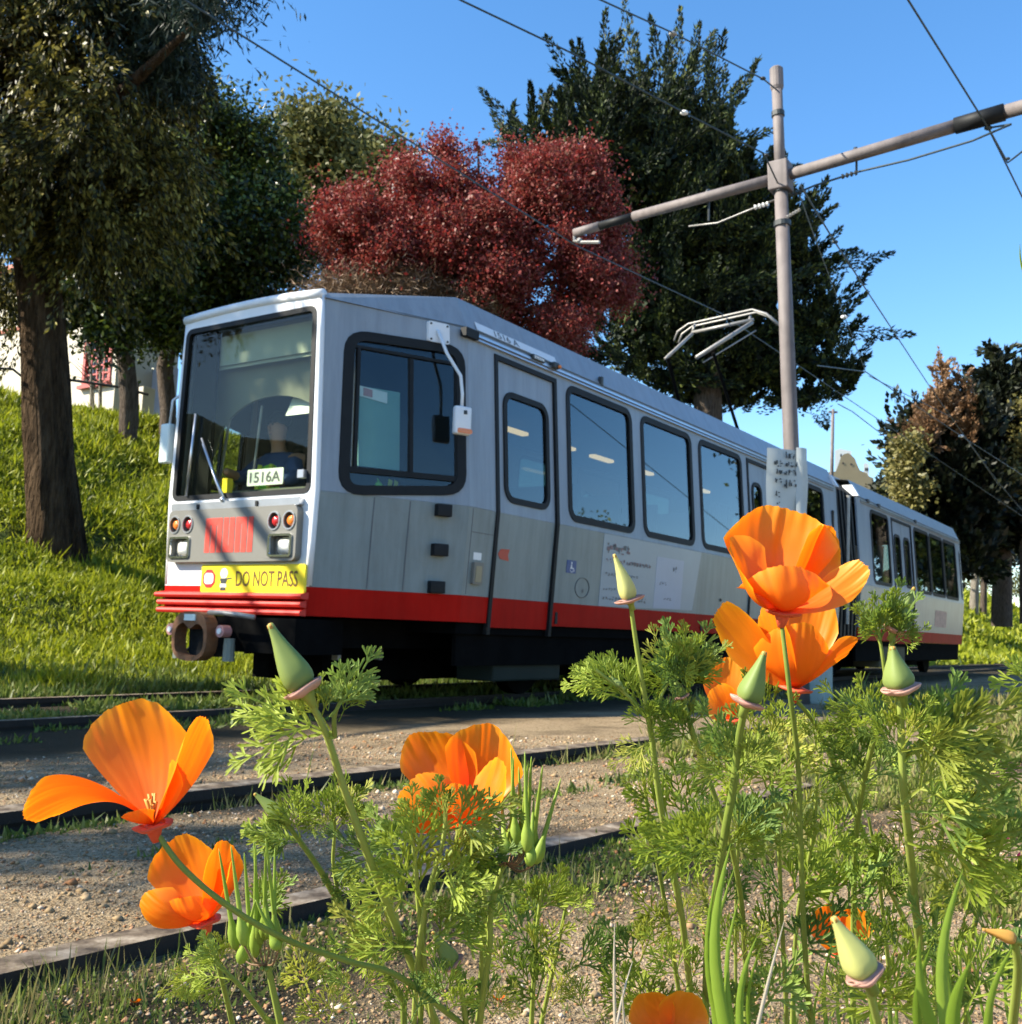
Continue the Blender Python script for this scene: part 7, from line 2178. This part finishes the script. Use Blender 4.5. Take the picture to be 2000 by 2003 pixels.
leafy(1850, 2080, .62, 'feathery foliage filling the lower right corner region behind the grass blades',
      [[(1880, 1500, .50), (1850, 1600, .52), (1830, 1750, .55), (1830, 1950, .60)], [(1960, 1620, .48), (1930, 1720, .50), (1900, 1850, .54), (1890, 2000, .6)], [(1700, 1600, .58), (1720, 1720, .6), (1740, 1900, .65)]],
      [(1850, 1560, .51, 5, 10, 130, 160), (1830, 1640, .53, 5, 10, 150, 150), (1940, 1690, .48, 5, 30, 100, 150), (1870, 1720, .48, 4, 60, 130, 130), (1900, 1780, .50, 6, 10, 170, 150), (1970, 1760, .50, 5, 20, 150, 130), (1750, 1700, .58, 5, 30, 150, 110), (1720, 1780, .58, 6, 20, 170, 120), (1800, 1790, .58, 6, 20, 160, 130),
       (1850, 1880, .50, 7, 20, 170, 150), (1950, 1880, .50, 7, 20, 170, 150), (1760, 1880, .54, 7, 20, 170, 140), (1680, 1990, .50, 6, 20, 170, 150), (1780, 1990, .46, 7, 20, 170, 170), (1880, 2000, .44, 7, 20, 170, 180), (1980, 1990, .46, 6, 40, 170, 160), (1700, 1870, .58, 5, 30, 150, 120), (1650, 1720, .60, 4, 20, 150, 110)])
leafy(1990, 1500, .5, 'leaf tip reaching in from the right edge beside the tram end', [[(2060, 1330, .50), (2070, 1500, .52), (2075, 1800, .55)]], [(2055, 1330, .50, 3, 150, 200, 110)])

# --- storksbill seed heads
def storksbill(cx, cy, d, beaks, stem_pts, label, seed):
    t = plant(stem_pts[-1][0], 2080, d + .08, label, 'storksbill', 'seed head', None)
    rg = random.Random(seed); hub = at(cx, cy, d)
    k = d / F_PX
    for (bx, by, tx, ty) in beaks:
        b_ = at(bx, by, d + rg.uniform(-.012, .012)); t_ = at(tx, ty, d + rg.uniform(-.012, .012))
        ax = t_ - b_
        C_ = [b_ + ax * f for f in (0, .04, .10, .18, .24, .30, .6, .95, 1)]
        o = lathe_along(C_, [x * k for x in (4, 9, 12.5, 11.5, 8, 5, 4.0, 1.8, .5)], 10, 0.06).build('beak', M['bill'], t, True)
        mid = hub.lerp(b_, .55) - UP * (14 * k)
        MB().tube(catmull([hub, mid, b_], 5), 0.00042, 5).build('stalk', M['stalk'], o, True)
    stem(stem_pts, t, 0.0013, 0.0018)
    mb = MB()
    for i in range(5): mb.ico(hub + cam_vec(rg.uniform(-8, 8), rg.uniform(-8, 2), rg.uniform(-8, 8)) * k, 5 * k, 1)
    mb.build('bracts', M['stem'], t, True)
    return t


storksbill(988, 1688, .50, [(988, 1672, 982, 1560), (1000, 1665, 1005, 1480), (1010, 1662, 1000, 1462), (1022, 1660, 1015, 1500), (1032, 1668, 1027, 1470), (1030, 1660, 1040, 1480), (1040, 1675, 1062, 1498), (1048, 1690, 1098, 1522), (950, 1672, 958, 1600), (1018, 1672, 1034, 1488), (1037, 1695, 1045, 1560)],
           [(988, 1690, .50), (975, 1720, .50), (960, 1790, .505), (958, 1850, .51), (945, 1950, .53), (935, 2040, .56)], 'upright cluster of pointed green beaks right of the middle poppy', 1)
storksbill(520, 1888, .46, [(462, 1858, 428, 1660), (478, 1850, 452, 1655), (492, 1860, 478, 1668), (500, 1872, 500, 1650), (508, 1850, 497, 1645), (518, 1838, 520, 1660), (528, 1836, 512, 1700), (536, 1855, 538, 1658), (545, 1862, 520, 1640), (470, 1885, 500, 1760), (545, 1858, 500, 1760)],
           [(525, 1892, .46), (535, 1940, .465), (548, 2000, .47), (560, 2060, .48)], 'clump of long yellow green beaks beside the lower left poppy', 2)

# --- grass blades, twigs, small things near the lens
def blade(px0, py0, px1, py1, d0, d1, wpx, parent, m_='grassb', name='blade', bend=0.08):
    a = at(px0, py0, d0); b_ = at(px1, py1, d1)
    if py0 > 1980:
        a = at(px0, py0, d0)
    ax = b_ - a; s = ax.cross(FWD).normalized()
    C_ = [a + ax * f + s * (bend * ax.length * math.sin(f * math.pi)) for f in np.linspace(0, 1, 9)]
    w = wpx * 0.5 * d0 / F_PX
    vs = []; fs = []
    for i, c in enumerate(C_):
        f = i / 8; ww = w * (1 - f ** 2.2) + 0.00008
        vs += [c - s * ww, c - FWD * ww * 0.5, c + s * ww]
    for i in range(8):
        q = i * 3; fs += [(q, q + 1, q + 4, q + 3), (q + 1, q + 2, q + 5, q + 4)]
    return mk(name, vs, fs, M[m_], parent, True)


def tuft(label, bl, m_='grassb', cat='grass', name='grass_tuft'):
    x_, y_ = bl[0][0], 2120; d = bl[0][4] + 0.06
    p = at(x_, y_, d)
    t = thing(name, Vector((p.x, p.y, gz(p.x, p.y))), label, cat)
    for b_ in bl:
        blade(*b_[:7], t, m_, bend=(b_[7] if len(b_) > 7 else 0.08))
        # sheath running on down to the soil
        a = at(b_[0], b_[1], b_[4]); g_ = Vector((a.x * 1.06, a.y * 1.06, gz(a.x * 1.06, a.y * 1.06)))
        MB().tube([a, a.lerp(g_, 0.5), g_], [b_[6] * .22 * b_[4] / F_PX] * 3, 5).build('sheath', M[m_], t, True)
    return t


tuft('blurred bright green grass blades close to the lens at the bottom right', [(1855, 2040, 1885, 1700, .30, .31, 26), (1840, 2040, 1800, 1830, .30, .30, 24), (1865, 2040, 1900, 1880, .29, .29, 30), (1800, 2040, 1822, 1850, .32, .32, 18), (1880, 2040, 1862, 1760, .31, .32, 18), (1930, 2040, 1990, 1840, .34, .34, 16)])
tuft('slim green grass blades left of the fat stem at the bottom', [(1425, 2040, 1430, 1650, .40, .42, 26), (1415, 2040, 1405, 1700, .41, .42, 14), (1440, 2040, 1445, 1760, .40, .42, 12), (1450, 2040, 1482, 1830, .40, .41, 16), (1405, 2040, 1440, 1690, .42, .43, 12), (1470, 2040, 1490, 1850, .41, .41, 8)])
tuft('two pale dry twigs standing at the bottom centre', [(1205, 2040, 1203, 1800, .40, .41, 6, 0.01), (1208, 2000, 1238, 1880, .40, .41, 4, 0.02), (1475, 2040, 1535, 1800, .36, .37, 7, 0.005), (1225, 2040, 1218, 1930, .40, .40, 5, 0.01)], 'straw', 'twig', 'dry_twig')
tuft('single blade of grass cut by the right edge against the sky', [(2016, 560, 1996, 476, .5, .5, 5)], 'grassb')
tg_ = []
rg4 = random.Random(33)
for i in range(16):
    x_ = 1560 + i * 30 + rg4.uniform(-12, 12)
    tg_.append((x_, 2040, x_ + rg4.uniform(-30, 30), 1850 + rg4.uniform(-90, 60), .55, .56, rg4.uniform(5, 9)))
tuft('scattered thin grass blades among the foliage at the lower right', tg_)
x, y, rg = scatter_ground(700, 83, 1.45, 2.2, -29, -8)
s = nears(x, y); k = (s > 1.5) & (s < 1.76); x, y = x[k], y[k]
cover('edge_grass', x, y, rg, 3, 0.055, 0.0026, LM['dry'], 'sparse thin grass blades standing against the nearest rail at the left', 'grass', spread=0.01, lean=0.3)
# pink flowers in the leaves at the right
pf = plant(1940, 2060, 0.62, 'tiny magenta flowers among the leaves at the right edge', 'small_flower', 'flower')
M['magenta'] = green('magenta_petal', (0.55, 0.02, 0.12), (0.65, 0.03, 0.16), (0.7, 0.05, 0.2), 0.3)
for x_, y_, a_ in ((1930, 1618, 70), (1945, 1632, 20), (1958, 1636, -10), (1990, 1680, 40)):
    mb = MB(); c = at(x_, y_, .52)
    for k in range(3):
        an = R_(a_ + k * 35 - 35); dr = cam_vec(math.cos(an), math.sin(an), .3); q = dr.cross(FWD).normalized()
        mb.add([c, c + dr * .002 + q * .0008, c + dr * .0042, c + dr * .002 - q * .0008], [(0, 1, 2, 3)])
    mb.build('petal', M['magenta'], pf)
stem([(1940, 1640, .52), (1945, 1750, .54), (1940, 1950, .58)], pf, 0.0005, 0.0008)
# fallen petals and a pale litter scrap on the soil
def fallen(px, py, sz, label, m_='petal'):
    c = hit(px, py); rg = random.Random(px)
    vs = []; n = 8; fs = []
    for i in range(n + 1):
        for j in range(n + 1):
            u = -1 + 2 * i / n; v = -1 + 2 * j / n; r = 1 - 0.3 * (u * u * v * v)
            vs.append(c + Vector((u * sz * r, v * sz * 0.7 * r, sz * (0.35 + 0.5 * u * u - 0.3 * v + rg.uniform(-.06, .06)))))
    fs = [(i * (n + 1) + j, (i + 1) * (n + 1) + j, (i + 1) * (n + 1) + j + 1, i * (n + 1) + j + 1) for i in range(n) for j in range(n)]
    o = mk('fallen_petal' if m_ == 'petal' else 'litter_scrap', vs, fs, M[m_], None, True)
    if m_ == 'petal':
        a = o.data.attributes.new('reach', 'FLOAT', 'POINT'); a.data.foreach_set('value', [0.7] * len(vs))
        a = o.data.attributes.new('streak', 'FLOAT', 'POINT'); a.data.foreach_set('value', [0.7] * len(vs))
    return tag(o, label, 'petal' if m_ == 'petal' else 'litter')
fallen(258, 1858, 0.012, 'fallen orange petal standing in the weeds just below the nearest rail')
fallen(262, 1966, 0.011, 'fallen orange red petal on dark soil at the bottom left')
fallen(975, 1960, 0.012, 'small fallen orange petal on the soil at the bottom centre')
fallen(1068, 1742, 0.014, 'white scrap of litter on the soil right of the middle poppy', 'purewhite')
fallen(625, 1602, 0.010, 'tiny white pebble like scrap between the rails left of the tall bud stem', 'purewhite')

# clover like weeds in the dark strip below the nearest rail, lower left
x, y, rg = scatter_ground(40000, 81, 1.45, 3.4, -30, 22)
s = nears(x, y); pn = vnoise(x, y, 0.22, 15)
k = (s > 0.95) & (s < 1.76) & (pn + 0.35 * sstep(np.degrees(np.arctan2(x, y)), 2, -12) > 0.5)
x, y = x[k], y[k]
cover('soil_weeds', x, y, rg, 12, 0.010 + 0.012 * vnoise(x, y, 0.15, 16), 0.0075, LM['weed'], 'dark clover like weeds in the shaded strip under the nearest rail', 'weeds', spread=0.018, lean=1.6)
x, y, rg = scatter_ground(9000, 82, 1.3, 2.6, 4, 31)
k = vnoise(x, y, 0.3, 21) + 0.3 * sstep(np.degrees(np.arctan2(x, y)), 8, 22) > 0.62
x, y = x[k], y[k]
cover('low_litter_leaves', x, y, rg, 8, 0.022, 0.007, LM['weed'], 'low green growth on the soil under the right hand poppies', 'weeds', spread=0.02, lean=0.7)
print('leaves', NLEAF[0])
